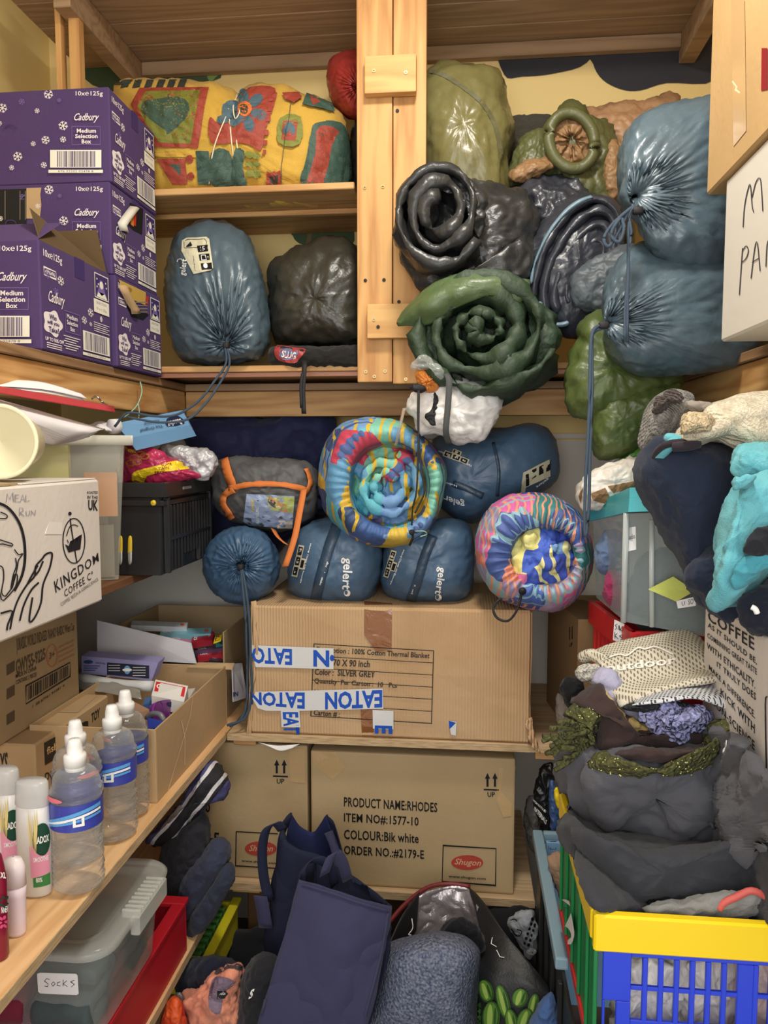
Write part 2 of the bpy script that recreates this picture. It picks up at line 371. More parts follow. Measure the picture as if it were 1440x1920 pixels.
def folded(x, y, z, w, d, h, n=2, rotz=0, ws=((.004, 14, 'n'),), th=None, tiltx=0, front=True):
    """garment folded n times: zig-zag sheet whose folds face the front (-y)"""
    th = th or h/(n+.3); path = []; k = 8
    for L_ in range(n):
        zc = th/2+L_*(h-th)/max(1, n-1) if n > 1 else h/2
        ys = np.linspace(-d/2+th*.5, d/2-th*.5, 10); ys = ys if L_ % 2 else ys[::-1]
        for yy in ys: path.append((yy, zc))
        if L_ < n-1:
            z2 = th/2+(L_+1)*(h-th)/(n-1); sgn = 1 if L_ % 2 else -1; rr = (z2-zc)/2
            for q in range(1, k): path.append((sgn*(d/2-th*.5)+sgn*rr*math.sin(math.pi*q/k), zc+rr-rr*math.cos(math.pi*q/k)))
    xs = np.linspace(-w/2, w/2, 18)
    G = np.array([[(xx, p[0], p[1]) for xx in xs] for p in path])
    V, Fc = sheet(G, th*.96, .75); V = crinkle(V, Fc, ws)
    R = np.array(Matrix.Rotation(rotz, 3, 'Z') @ Matrix.Rotation(tiltx, 3, 'X')); V = V @ R.T
    V[:, 2] -= V[:, 2].min(); return V+V3((x, y, z)), Fc
# ------------------------------------------------------------------ flat print (lettering, marks) laid on a surface
TXT = {}
def text_mesh(s, bold=0, shear=0, sp=1):
    k = (s, bold, shear, sp)
    if k in TXT: return TXT[k]
    cu = bpy.data.curves.new('t', 'FONT'); cu.body = s; cu.resolution_u = 2; cu.offset = bold; cu.shear = shear; cu.space_character = sp
    o = bpy.data.objects.new('t', cu); me = bpy.data.meshes.new_from_object(o)
    P = np.array([v.co[:2] for v in me.vertices]); Fc = [tuple(p.vertices) for p in me.polygons]
    bpy.data.objects.remove(o); bpy.data.curves.remove(cu); bpy.data.meshes.remove(me)
    P -= P.min(0); P /= np.maximum(P.max(0), 1e-6); P[:, 1] = 1-P[:, 1]
    TXT[k] = (P, Fc); return TXT[k]
class Print:
    def __init__(s, M, off=.0007, sub=0): s.M = M; s.off = off; s.V = []; s.F = []; s.mi = []; s.ms = []; s.sub = sub; s.lay = 0
    def _add(s, P, Fc, m, lay=None):
        if m not in s.ms: s.ms.append(m)
        s.lay += 1; o = len(s.V); of = s.off+(lay if lay is not None else s.lay)*(.00012 if s.sub else .000008)
        for p in P: s.V.append(s.M(p[0], p[1], of))
        bad = {i for i in range(len(P)) if s.V[o+i] is None}
        for i in bad: s.V[o+i] = V3((0, 0, 0))
        for f in Fc:
            if not any(i in bad for i in f): s.F.append(tuple(i+o for i in f)); s.mi.append(s.ms.index(m))
    def poly(s, pts, m, smooth=0, lay=None):
        P = cr(pts, smooth, True) if smooth else np.asarray(pts, float)
        bm = bmesh.new(); vs = [bm.verts.new((p[0], p[1], 0)) for p in P]; bm.faces.new(vs)
        bmesh.ops.triangulate(bm, faces=bm.faces[:])
        if s.sub:
            for _ in range(6):
                es = [e for e in bm.edges if e.calc_length() > s.sub]
                if not es: break
                bmesh.ops.subdivide_edges(bm, edges=es, cuts=1); bmesh.ops.triangulate(bm, faces=bm.faces[:])
        bm.verts.index_update(); Q = [v.co[:2] for v in bm.verts]; Fc = [tuple(v.index for v in f.verts) for f in bm.faces]; bm.free(); s._add(Q, Fc, m, lay)
    def rect(s, x0, y0, x1, y1, m, lay=None): s.poly([(x0, y0), (x1, y0), (x1, y1), (x0, y1)], m, 0, lay)
    def ell(s, cx, cy, rx, ry, m, n=20, rot=0, lay=None):
        s.poly([(cx+rx*math.cos(t)*math.cos(rot)-ry*math.sin(t)*math.sin(rot), cy+rx*math.cos(t)*math.sin(rot)+ry*math.sin(t)*math.cos(rot)) for t in [2*math.pi*i/n for i in range(n)]], m, 0, lay)
    def stroke(s, pts, w, m, closed=False, smooth=0):
        P = cr(pts, smooth, closed) if smooth else np.asarray(pts, float)
        if s.sub and not smooth:
            E = list(P)+([P[0]] if closed else []); D = []
            for a, b in zip(E[:-1], E[1:]):
                n_ = max(1, int(np.linalg.norm(b-a)/s.sub)); D += [a+(b-a)*i/n_ for i in range(n_)]
            P = np.array(D+([] if closed else [E[-1]]))
        k = len(P); Q, Fc = [], []
        for i in range(k):
            a = P[(i-1) % k] if (closed or i) else P[0]; b = P[(i+1) % k] if (closed or i < k-1) else P[-1]
            t = b-a; t = t/max(np.linalg.norm(t), 1e-9); nn = np.array([-t[1], t[0]])*w/2
            if not smooth and 0 < i < k-1 or (closed and not smooth):
                t1 = P[i]-a; t1 /= max(np.linalg.norm(t1), 1e-9); cc = max(.35, abs(np.dot(t, t1))); nn = nn/cc
            Q += [P[i]+nn, P[i]-nn]
        for i in range(k if closed else k-1): j = (i+1) % k; Fc.append((2*i, 2*i+1, 2*j+1, 2*j))
        s._add(Q, Fc, m)
    def frame(s, x0, y0, x1, y1, w, m): s.stroke([(x0, y0), (x1, y0), (x1, y1), (x0, y1)], w, m, True)
    def text(s, t, x, y, w, h, m, bold=0, shear=0, sp=1, rot=0):
        P, Fc = text_mesh(t, bold, shear, sp); Q = P*np.array([w, h])
        if rot: c_, s_ = math.cos(rot), math.sin(rot); Q = np.stack([Q[:, 0]*c_-Q[:, 1]*s_, Q[:, 0]*s_+Q[:, 1]*c_], 1)
        s._add(Q+np.array([x, y]), Fc, m)
    def textq(s, t, tl, tr, bl, m, bold=0, shear=0, sp=1, br=None):
        """ink box corners: top-left, top-right, bottom-left"""
        P, Fc = text_mesh(t, bold, shear, sp); tl, tr, bl = V3(tl), V3(tr), V3(bl); br = V3(br) if br is not None else tr+bl-tl
        u, v = P[:, :1], P[:, 1:]; s._add((1-u)*(1-v)*tl+u*(1-v)*tr+(1-u)*v*bl+u*v*br, Fc, m)
    def barcode(s, x, y, w, h, m, n=28):
        rnd = random.Random(5); k = x; s.bl = s.lay+1
        while k < x+w:
            b = w/n*rnd.choice([.35, .5, .9, 1.1]); s.rect(k, y, min(k+b, x+w), y+h, m, s.bl); k += b+w/n*rnd.choice([.4, .6, .9])
    def snow(s, cx, cy, r, m):
        for i in range(6):
            t = math.pi/3*i+.26; c_, n_ = math.cos(t), math.sin(t); s.stroke([(cx, cy), (cx+r*c_, cy+r*n_)], r*.16, m)
            for q in (-.55, .55): s.stroke([(cx+r*.55*c_, cy+r*.55*n_), (cx+r*.9*math.cos(t+q*.7), cy+r*.9*math.sin(t+q*.7))], r*.13, m)
    def build(s, name, parent, label=None):
        if not s.F: return None
        used = sorted({i for f in s.F for i in f}); mp = {k: i for i, k in enumerate(used)}
        return obj(name, [s.V[k] for k in used], [tuple(mp[i] for i in f) for f in s.F], s.ms, parent, False, label=label, mi=s.mi, kind='stuff' if len(s.F) > 1 else None)
def on_plane(o, U, Vv):
    o, U, Vv = V3(o), V3(U), V3(Vv); n = np.cross(Vv, U); n /= np.linalg.norm(n)
    if np.dot(n, EYE-o) < 0: n = -n
    return lambda u, v, off: o+U*u+Vv*v+n*off
def on_px(*targets):
    """print traced at photo pixels, dropped on to the real surface of the targets"""
    V, Fc = join(*[GEO[t.name] for t in targets]); tree = BVHTree.FromPolygons([Vector(v) for v in V], Fc); e = Vector(EYE)
    def M(u, v, off):
        d = Vector(ray(u, v)).normalized(); hit, n, i, dist = tree.ray_cast(e, d)
        if hit is None: return None
        if n.dot(d) > 0: n = -n
        return V3(hit)+V3(n)*off-V3(d)*off*.6
    return M
def hitgrid(M, rows):
    G = [[M(*p) for p in r] for r in rows]; return np.array([r for r in G if all(p is not None for p in r)])
def surf(t, px, py, off=0):
    return on_px(t)(px, py, off)
# ================================================================== the setting
pine_x = wood('pine_x', (202, 160, 106), (176, 130, 82), 'x'); pine_y = wood('pine_y', (206, 162, 106), (172, 124, 72), 'y'); pine_z = wood('pine_z', (206, 160, 102), (180, 130, 78), 'z')
brd_x = wood('board_x', (164, 136, 106), (144, 118, 90), 'x', .7, False); brd_y = wood('board_y', (150, 116, 82), (120, 90, 62), 'y', .7, False)
ply_y = wood('ply_y', (226, 184, 134), (208, 162, 110), 'y', .5, False); ply_x = wood('ply_x', (196, 168, 132), (176, 146, 110), 'x', .6, False)
plyedge = mat('ply_edge', (206, 178, 136), .7, (300, .3, 'wz'), c2=(168, 140, 104), cs=40, stretch=(.6, .6, 9))
cream = mat('cream_paint', (232, 206, 140), .8, (40, .05, 'n')); white_p = mat('white_paint', (214, 210, 200), .75, (40, .05, 'n'))
green_m = ink('mural_green', (116, 146, 84), .8); dgreen_m = ink('mural_dark_green', (66, 84, 58), .8); navy_m = ink('mural_navy', (52, 52, 58), .8)
ZB = 1.70
def wall(name, b, m, parent=None): return obj(name, *rbox(*b, bev=0), m, parent, False, kind=None if parent else 'structure')
XL, XR, YB = -1.30, .98, 2.38
wb = wall('wall_back', (XL-.1, XR+.1, YB, YB+.1, 0, 3.0), cream)
wall('lower_paint', (XL, XR, YB-.004, YB+.001, .0, ZB-.12), white_p, wb); wall('paint_ledge', (XL, XR, YB-.012, YB-.003, 1.585, 1.60), white_p, wb)
wl = wall('wall_left', (XL-.1, XL, -.3, YB, 0, 3.0), cream); wall('lower_paint', (XL-.001, XL+.004, -.3, YB, 0, 1.6), white_p, wl)
wr = wall('wall_right', (XR, XR+.1, -.3, YB, 0, 3.0), cream); wall('lower_paint', (XR-.004, XR+.001, -.3, YB, 0, 1.6), white_p, wr)
fl = obj('floor', *rbox(XL-.1, XR+.1, -.3, YB, -.06, 0, bev=0), mat('grey_lino', (92, 84, 76), .6, (30, .1, 'n'), c2=(80, 74, 68)), None, False, kind='structure')
obj('ceiling', *rbox(XL-.1, XR+.1, -.3, YB+.1, 3.0, 3.06, bev=0), mat('ceiling_white', (236, 232, 220), .8), None, False, kind='structure')
P_ = Print(on_px(wb), .002)
P_.poly([(140, -60), (240, -40), (250, 30), (330, 60), (430, 100), (412, 130), (400, 152), (230, 175), (140, 120)], dgreen_m, 4)
P_.poly([(395, 118), (428, 112), (424, 128), (404, 146), (396, 156), (388, 140)], green_m, 3)
P_.poly([(480, 412), (500, 424), (520, 436), (545, 438), (560, 456), (610, 470), (660, 460), (664, 430), (662, 412), (664, 380), (560, 350), (480, 360)], dgreen_m, 3)
P_.stroke([(586, 410), (582, 430), (578, 460)], 8, ink('mural_stem', (104, 90, 60), .8), smooth=3)
P_.poly([(940, 60), (1120, 60), (1100, 118), (1040, 138), (980, 144), (945, 140)], navy_m, 4)
P_.poly([(1112, 80), (1340, 60), (1340, 150), (1250, 156), (1200, 170), (1165, 168), (1130, 150), (1112, 120)], navy_m, 4)
P_.build('mural', wb)
P_ = Print(on_px(wl), .002); P_.poly([(66, 0), (100, 0), (160, 0), (160, 6), (70, 12)], green_m, 3); P_.build('mural', wl)

# timber ledge ring (upper): left, back, right
def ledge(label, boards, beams, mb, mbm):
    c = thing('timber_ledge', label, 'shelf', (boards[0][0], boards[0][2], boards[0][4]))
    for b in boards: obj('shelf_board', *rbox(*b, bev=.002), mb, c, False)
    for b in beams: obj('front_beam', *rbox(*b, bev=.004, seg=2), mbm, c, False)
    return c
ledge('upper left timber ledge holding the purple boxes', [(XL, -.812, .45, 2.19, 1.722, 1.742)], [(-.86, -.82, .45, 2.205, 1.648, 1.721)], brd_y, pine_y)
ledge('upper back timber ledge running under the central rack', [(XL, XR, 2.192, YB, 1.722, 1.742)], [(-.819, .549, 2.206, 2.246, 1.648, 1.721)], brd_x, pine_x)
ledge('upper right timber ledge under the hand lettered white carton', [(.542, XR, .45, 2.19, 1.722, 1.742)], [(.55, .59, .45, 2.205, 1.648, 1.721)], brd_y, pine_y)
# the rack above
T = rack = thing('storage_rack', 'tall pine storage rack with double central post and cleats', 'shelving', (-.2, 1.95, 1.7425))
RY = 1.95
def pb(px0, px1, py0, py1, Y, th, m, name, bev=.003, par=None):
    a = at(px0, py0, Y); b = at(px1, py1, Y); return obj(name, *rbox(a[0], b[0], Y, Y+th, b[2], a[2], bev=bev, seg=2), m, par or rack, False)
pa = pb(668, 735, -60, 716, RY, .03, pine_z, 'post'); pz = pb(737.5, 797, -60, 719, RY+.006, .03, pine_z, 'post')
lp1 = pb(98, 122, -80, 320, RY+.02, .028, pine_z, 'post'); lp2 = pb(123.5, 156, -80, 320, RY+.02, .028, pine_z, 'post')
obj('post', *rbox(.607, .64, 2.0, 2.04, 1.7425, 2.9), wood('red_post', (160, 100, 70), (136, 80, 54), 'z'), rack, False)
c1 = pb(683, 780, 105, 171, RY-.027, .026, wood('cleat_x', (212, 168, 108), (190, 144, 88), 'x'), 'cleat'); c2 = pb(688, 780, 570, 633, RY-.027, .026, MATS['cleat_x'], 'cleat')
obj('shelf_plank', *rbox(-1.04, -.285, RY+.04, RY+.20, 2.212, 2.229, bev=.002), pine_x, rack, False)
obj('shelf_plank', *rbox(-1.04, -.285, RY+.202, YB-.004, 2.212, 2.229, bev=.002), pine_x, rack, False)
obj('shelf_rail', *rbox(-1.04, -.285, RY+.19, RY+.21, 2.197, 2.211, bev=.002), pine_x, rack, False)
for i in range(4): obj('roof_plank', *rbox(-1.2, .66, RY-.04+i*.117, RY-.04+i*.117+.115, 2.73, 2.75, bev=.003), brd_x, rack, False)
for x in (-1.035, .60): obj('side_rail', *rbox(x, x+.045, RY-.03, YB-.004, 2.655, 2.7285, bev=.002), brd_x, rack, False)
obj('back_batten', *rbox(-.99, .6, YB-.03, YB-.004, 2.69, 2.7285, bev=.002), brd_x, rack, False)
bp_ = obj('base_plank', *rbox(-1.0, -.205, RY+.0385, YB-.002, 1.755, 1.771, bev=.002), pine_x, rack, False)
obj('base_plank', *rbox(-.2, .66, RY+.0385, YB-.002, 1.755, 1.771, bev=.002), pine_x, rack, False)
obj('base_rail', *rbox(-1.0, .66, RY+.05, RY+.07, 1.7425, 1.7545, bev=.001), mat('copper_strip', (176, 122, 96), .5, (9, .1, 'n')), rack, False, label='reddish strip under the shelf edge')
scr = mat('screw', (180, 160, 110), .4, metal=.8); dk = ink('screw_slot', (40, 34, 26))
def screws(tgt, pts, hole=False):
    for (x, y) in pts:
        p = surf(tgt, x, y, .0005); 
        if p is None: continue
        V, Fc = tube([p+V3((0, .001, 0)), p-V3((0, .0012, 0))], .0045, 10, 0)
        s = obj('screw', V, Fc, dk if hole else scr, rack, False)
        if not hole: 
            q = Print(on_plane(p-V3((0, .0012, 0)), (1, 0, 0), (0, 0, -1)), .0004); q.stroke([(-.003, 0), (.003, 0)], .0009, dk); q.stroke([(0, -.003), (0, .003)], .0009, dk); q.build('screw_slot', s)
screws(pa, [(684, 352), (718, 350), (686, 697), (722, 696), (702, 706)]); screws(pa, [(685, 526), (720, 525)], True)
screws(pz, [(746, 391), (761, 711)]); screws(pz, [(745, 208), (748, 566)], True)
screws(c1, [(701, 133), (761, 136)]); screws(c2, [(701, 599)]); screws(c2, [(709, 613)], True)
# lower shelves
def shelf(label, b, m, bat=()):
    t = thing('plywood_shelf', label, 'shelf', (b[0], b[2], b[4]-.004)); obj('shelf_board', *rbox(*b, bev=.0015), m, t, False)
    for q in bat: obj('batten', *rbox(*q, bev=.002), pine_x, t, False)
    return t
def edge(t, b): obj('ply_edge', *rbox(*b, bev=0), plyedge, t, False)
t = shelf('narrow brown shelf on the left under the black crate', (XL, -.775, .5, YB-.006, 1.236, 1.256), wood('brown_board', (120, 84, 58), (96, 64, 42), 'y', .6, False))
t = shelf('pale plywood shelf on the left carrying the water bottles', (XL, -.602, .35, YB-.006, .812, .83), ply_y); edge(t, (-.6019, -.6005, .35, 1.855, .812, .8295))
t = shelf('plywood shelf at the back under the blue taped carton', (-.5995, .55, 1.862, YB-.006, .810, .828), ply_x, [(-.59, -.53, 1.88, 1.92, .791, .8095), (.18, .25, 1.88, 1.92, .785, .8095)]); edge(t, (-.5995, .55, 1.8605, 1.8619, .810, .8275))
t = shelf('lower left plywood shelf under the clear socks tub', (XL, -.612, .35, YB-.006, .40, .42), ply_y); edge(t, (-.6119, -.6105, .35, 1.875, .40, .4195))
t = shelf('lower back plywood shelf under the two tan cartons', (-.6095, .185, 1.882, YB-.006, .398, .418), ply_x, [(-.605, -.53, 1.90, 1.94, .38, .3975)]); edge(t, (-.6095, .185, 1.8805, 1.8819, .398, .4175))
# ================================================================== goods on the rack and the upper ledges
steel = nyl('steel_blue_nylon', (76, 93, 103), st=.35); steel.node_tree.nodes['Principled BSDF'].inputs['Roughness'].default_value = .34
gel = nyl('gelert_navy_nylon', (72, 98, 124), st=.25, rough=.42); black_n = nyl('black_nylon', (46, 46, 46), rough=.36); dkn = nyl('dark_navy_nylon', (50, 52, 60), rough=.34)
blk = ink('black', (22, 22, 24)); wht = ink('white', (236, 236, 232)); cordm = mat('blue_cord', (66, 84, 102), .8, (400, .5, 'wz')); cordb = mat('black_cord', (24, 24, 26), .7)
def cord(parent, pts, r=.003, m=None, name='cord', label=None):
    P = np.array([at(*p) for p in pts]); return obj(name, *tube(P, r, 6, 5), m or cordm, parent, label=label)
def pf(name, label, cat, m, outline, Y, fr, bk, parent=None, group=None, lab=None, fine=(.0035, 38, 'r'), **k):
    k['ws'] = list(k.get('ws', ()))+([fine] if fine else []); label = lab or label
    return obj(name, *puff(outline, Y, fr, bk, **k), m, parent, label=label, cat=cat if parent is None else None, group=group)
# --- duvet bundle
yel = fab('duvet_yellow', (200, 160, 66), rough=.6, f=1.2)
duv = pf('patterned_duvet', 'large yellow duvet bundle printed with leaves and flowers, tied with string', 'duvet', yel,
    [(212, 170), (226, 150), (330, 148), (405, 152), (434, 166), (447, 182), (462, 164), (500, 156), (560, 166), (615, 186), (645, 222), (657, 280), (655, 345), (640, 384), (520, 388), (400, 388), (290, 388), (240, 330), (212, 240)], 2.16, .16, .17, c=(430, 262), p=3.2, na=150, nr=22,
    ws=[(.010, 7, 'n'), (.006, 16, 'v', (0, .3, 1), 3), (.002, 50, 'n')])
dr, dg, dt, db, do, dkb = [mat('duvet_'+n, c, .6, [(420, .2, 'n'), (20, .4, 'n')]) for n, c in (('red', (152, 62, 46)), ('green', (120, 124, 48)), ('teal', (58, 84, 72)), ('blue', (70, 96, 108)), ('orange', (206, 108, 44)), ('dark', (52, 58, 52)))]
P_ = Print(on_px(duv), .0012, sub=4)
for x in (232, 254, 276, 298, 318, 338): P_.poly([(x, 150), (x+13, 150), (x+8, 164), (x-6, 166)], dkb)
P_.poly([(212, 152), (250, 150), (244, 158), (212, 160)], dkb)
P_.poly([(262, 166), (392, 164), (384, 200), (372, 278), (292, 276), (262, 230), (246, 196)], dr); P_.poly([(274, 172), (376, 170), (368, 214), (358, 270), (300, 268), (272, 228), (258, 200)], dg)
P_.poly([(300, 186), (330, 182), (350, 190), (356, 206), (346, 226), (316, 252), (310, 244), (284, 226), (266, 206), (272, 190)], dt, 4); P_.stroke([(316, 178), (316, 248)], 1.4, dkb, smooth=3)
P_.poly([(292, 279), (372, 282), (372, 296), (292, 294)], yel); P_.poly([(294, 298), (348, 298), (352, 346), (324, 346)], dr); P_.poly([(318, 308), (340, 310), (340, 330)], dt); P_.ell(356, 299, 7, 8, dr); P_.ell(358, 331, 7, 7, dr)
P_.poly([(368, 284), (392, 284), (396, 346), (372, 346)], dt); P_.poly([(396, 288), (430, 284), (440, 346), (398, 346)], dt, 3)
P_.poly([(394, 222), (408, 232), (424, 226), (440, 240), (452, 180), (478, 164), (516, 168), (514, 200), (500, 240), (490, 282), (470, 274), (440, 268), (396, 268)], dr, 3)
for a in range(6): P_.ell(462+24*math.cos(a*1.05+.3), 208+26*math.sin(a*1.05+.3), 15, 10, db, rot=a*1.05+.3)
P_.ell(460, 206, 13, 14, do); P_.ell(458, 206, 8, 9, dkb); P_.ell(430, 208, 13, 17, db); P_.ell(418, 226, 12, 8, db)
for y in (184, 202, 220, 246, 264, 282): P_.rect(504-(y-184)*.12, y, 512-(y-184)*.12, y+9, dr)
P_.poly([(526, 222), (564, 222), (562, 272), (522, 270)], dg, 3); P_.poly([(532, 228), (558, 228), (555, 264), (528, 264)], dr); P_.ell(543, 238, 8, 7, db); P_.ell(537, 246, 5, 8, db); P_.ell(549, 246, 5, 8, db)
P_.poly([(530, 178), (560, 176), (566, 186), (552, 196), (536, 190)], dr); P_.poly([(574, 178), (620, 196), (626, 212), (592, 204), (566, 198)], dt); P_.poly([(580, 182), (600, 194), (585, 200)], dr)
P_.poly([(592, 232), (636, 232), (650, 262), (656, 330), (640, 346), (566, 346), (572, 300), (582, 256)], dt, 3); P_.poly([(596, 240), (632, 246), (620, 276), (604, 346), (576, 346), (590, 290)], dr, 3)
for y in (286, 303, 320): P_.poly([(464, y), (488, y+3), (486, y+12), (462, y+9)], dg, 3)
P_.poly([(440, 284), (460, 284), (456, 316), (462, 346), (440, 346)], dt, 3); P_.rect(500, 322, 528, 346, dr); P_.rect(506, 328, 522, 346, dkb); P_.stroke([(546, 196), (538, 250), (530, 300), (528, 346)], 1.2, dkb, smooth=3)
P_.build('printed_pattern', duv)
whs = mat('white_string', (226, 214, 186), .8)
for pts in ([(444, 176), (424, 222), (402, 282), (392, 344)], [(428, 206), (434, 270), (444, 344)], [(444, 190), (446, 270), (458, 344)], [(444, 178), (437, 200), (442, 224), (449, 210), (444, 180)]):
    M_ = on_px(duv); Q = [M_(x, y, .004) for x, y in pts]
    obj('string', *tube(np.array([q for q in Q if q is not None]), .0018, 5, 5), whs, duv)
# --- red sack and what it rests on
pf('dark_sack', 'dark sack stacked behind the post beside the patterned duvet', 'bag', black_n, [(662, 232), (690, 215), (730, 225), (745, 300), (740, 380), (700, 388), (665, 384), (655, 300)], 2.2, .09, .1)
rs = pf('red_stuff_sack', 'shiny red stuff sack half hidden behind the central post', 'bag', nyl('red_nylon', (150, 48, 44)), [(612, 140), (622, 108), (652, 93), (700, 92), (728, 130), (728, 190), (690, 222), (652, 222), (622, 190)], 2.18, .12, .12, c=(672, 162), pleat=(26, .006, .7), dent=.02)
# --- left lower bay
g1 = pf('sleeping_bag', 'large shiny blue sleeping bag upright below the patterned duvet, drawstring end forward', 'sleeping bag', steel,
    [(318, 472), (336, 432), (378, 412), (432, 416), (470, 448), (494, 520), (506, 590), (506, 640), (490, 672), (440, 684), (375, 684), (334, 664), (312, 606), (308, 530)], 2.1, .16, .2, c=(424, 646), p=3.4, na=150, nr=24, pleat=(24, .010, .62), dent=.03, ws=[(.006, 7, 'n'), (.003, 22, 'r')])
P_ = Print(on_px(g1), .002, sub=10)
P_.poly([(342, 452), (350, 447), (388, 445), (393, 449), (400, 503), (396, 507), (364, 514), (359, 478), (341, 471)], mat('cream_label', (206, 200, 170), .6)); 
P_.stroke([(346, 466), (346, 454), (352, 450), (384, 449), (388, 454), (387, 461), (384, 465), (346, 466)], 1, blk); P_.poly([(349, 464), (358, 454), (362, 463)], blk)
for i, (x, y) in enumerate([(370, 461), (373, 477), (377, 494)]): P_.poly([(x, y+1), (x+20, y-1), (x+21, y+11), (x+2, y+13)], blk)
P_.textq('15', (376, 464), (384, 463), (377, 471), wht); P_.ell(386, 499, 4.5, 4.5, wht); P_.stroke([(378, 480), (386, 479), (388, 488), (379, 489), (378, 480)], 1.2, wht)
P_.textq('Hebog Classic', (366, 508), (362, 480), (369, 508), blk)
P_.textq('gelert', (338, 516), (341, 486), (352, 518), wht, .02); P_.stroke([(334, 492), (336, 487), (341, 486), (344, 489)], 1.6, wht, smooth=3)
P_.build('printed_label', g1)
cord(g1, [(420, 640, 1.93), (424, 680, 1.915), (402, 715, 1.88), (372, 752, 1.82), (330, 778, 1.75), (285, 780, 1.70), (240, 774, 1.68), (215, 800, 1.68)]); cord(g1, [(426, 650, 1.93), (430, 684, 1.91), (410, 722, 1.86), (386, 756, 1.80), (352, 786, 1.73), (300, 792, 1.69), (238, 782, 1.675)])
obj('toggle', *rbox(*[c for k in range(3) for c in (at(424, 648, 1.93)[k]-.008, at(424, 648, 1.93)[k]+.008)], bev=.003), cordb, g1)
dbk = pf('black_holdall', 'black waterproof bag slumped on the rack beside the blue sleeping bag', 'bag', nyl('black_oilcloth', (50, 48, 40), rough=.34),
    [(508, 492), (530, 476), (570, 458), (600, 446), (640, 447), (668, 460), (690, 500), (695, 600), (692, 650), (640, 654), (560, 650), (518, 640), (506, 590), (503, 540)], 2.12, .13, .2, c=(590, 560), p=3.5, na=110, nr=18, ws=[(.014, 7, 'c'), (.005, 20, 'r')])
bb = pf('black_folded_case', 'flat black case with a red printed tag under the black waterproof bag', 'bag', fab('black_case', (34, 32, 30)), [(504, 668), (520, 648), (600, 650), (692, 648), (694, 690), (600, 692), (520, 690)], 2.03, .06, .12, p=3, ws=[(.003, 20, 'n')])
P_ = Print(on_px(bb), .001, sub=8); P_.poly([(520, 648), (552, 652), (574, 656), (562, 672), (552, 681), (524, 676), (515, 662)], mat('tag_red', (160, 60, 60), .4), 3); P_.poly([(528, 654), (560, 658), (548, 674), (526, 672)], mat('tag_blue', (110, 116, 150), .4), 3); P_.textq('SLUG', (530, 657), (556, 661), (528, 670), wht, .02); P_.build('red_tag', bb)
obj('hanging_strap', *strap([at(571, 676, 1.955), at(571, 684, 1.93), at(570, 700, 1.925), at(568, 735, 1.925), at(570, 776, 1.925)], .012, (1, 0, 0)), cordb, bb); obj('hanging_strap', *strap([at(567, 700, 1.922), at(564, 725, 1.92), at(565, 765, 1.92)], .007, (1, 0, 0)), cordb, bb)

# --- right bay, back row
pf('tan_sleeping_bag', 'pinkish tan quilted sleeping bag lying at the back of the right bay', 'sleeping bag', nyl('tan_nylon', (166, 128, 94), rough=.5), [(1090, 212), (1120, 200), (1180, 190), (1262, 181), (1274, 186), (1290, 230), (1290, 330), (1230, 380), (1170, 360), (1130, 290)], 2.24, .12, .1, c=(1200, 260), p=3, ws=[(.012, 12, 'v', (.2, 0, 1), 2.5), (.004, 30, 'v')])
pf('grey_wool_bundle', 'dark fuzzy bundle tucked behind the olive bag', 'blanket', fab('dark_wool', (66, 60, 48), f=3), [(948, 232), (970, 216), (1010, 214), (1040, 226), (1060, 300), (1060, 420), (980, 430), (940, 400), (940, 300)], 2.25, .07, .1, ws=[(.006, 26, 'n')])
olv = nyl('olive_nylon', (110, 105, 64), rough=.32, st=.3)
ol = pf('olive_stuff_bag', 'tall shiny olive bag standing right of the central post', 'bag', olv, [(790, 160), (812, 128), (850, 116), (905, 118), (938, 140), (952, 190), (959, 240), (956, 300), (950, 400), (900, 420), (840, 410), (800, 340), (784, 250), (777, 196)], 2.13, .14, .18, c=(870, 230), p=3, na=120, nr=20, ws=[(.022, 5, 'c', (.3,0,1), 1.6), (.006, 14, 'r', (.3, 0, 1), 3)])
P_ = Print(on_px(ol), .001, sub=10); P_.stroke([(800, 132), (830, 140), (870, 165), (905, 195), (930, 240), (940, 300)], 8, mat('olive_hem', (92, 90, 62), .6), smooth=6); P_.build('hem_tape', ol)
gr2, tanl = nyl('moss_nylon', (88, 90, 54), rough=.42), nyl('tan_lining', (146, 112, 76), rough=.5, st=.7)
jk = thing('rolled_jacket', 'rolled moss green padded jacket with tan lining showing in the sleeve opening', 'jacket', at(1090, 400, 2.1))
pf('body', None, None, gr2, [(1020, 250), (1040, 212), (1075, 198), (1110, 215), (1150, 250), (1168, 300), (1165, 370), (1140, 410), (1080, 400), (1030, 330)], 2.13, .08, .08, jk, c=(1095, 290), p=3, ws=[(.012, 12, 'v'), (.004, 26, 'r')])
pf('side_lobe', None, None, gr2, [(955, 320), (965, 280), (985, 252), (1015, 240), (1040, 262), (1042, 320), (1000, 345), (958, 345)], 2.1, .05, .08, jk, ws=[(.008, 16, 'v')])
pf('lining', None, None, tanl, [(956, 334), (962, 316), (990, 300), (1030, 294), (1040, 312), (1010, 330), (970, 342)], 2.045, .03, .05, jk, lab='tan lining fold', ws=[(.006, 20, 'v')])
c0 = at(1072, 262, 2.03); O = [at(1072+43*math.cos(t), 264+52*math.sin(t)+6*math.cos(t), 2.03) for t in np.linspace(0, 2*math.pi, 26)]
obj('cuff', *tube(O, .014, 10, 2), gr2, jk)
pf('lining', None, None, tanl, [(1072+40*math.cos(t), 264+50*math.sin(t)) for t in np.linspace(0, 2*math.pi, 17)[:-1]], 2.06, .03, .05, jk, c=(1072, 262), pleat=(9, .012, .95), dent=.07, lab='gathered tan lining', ws=[(.004, 30, 'v')])
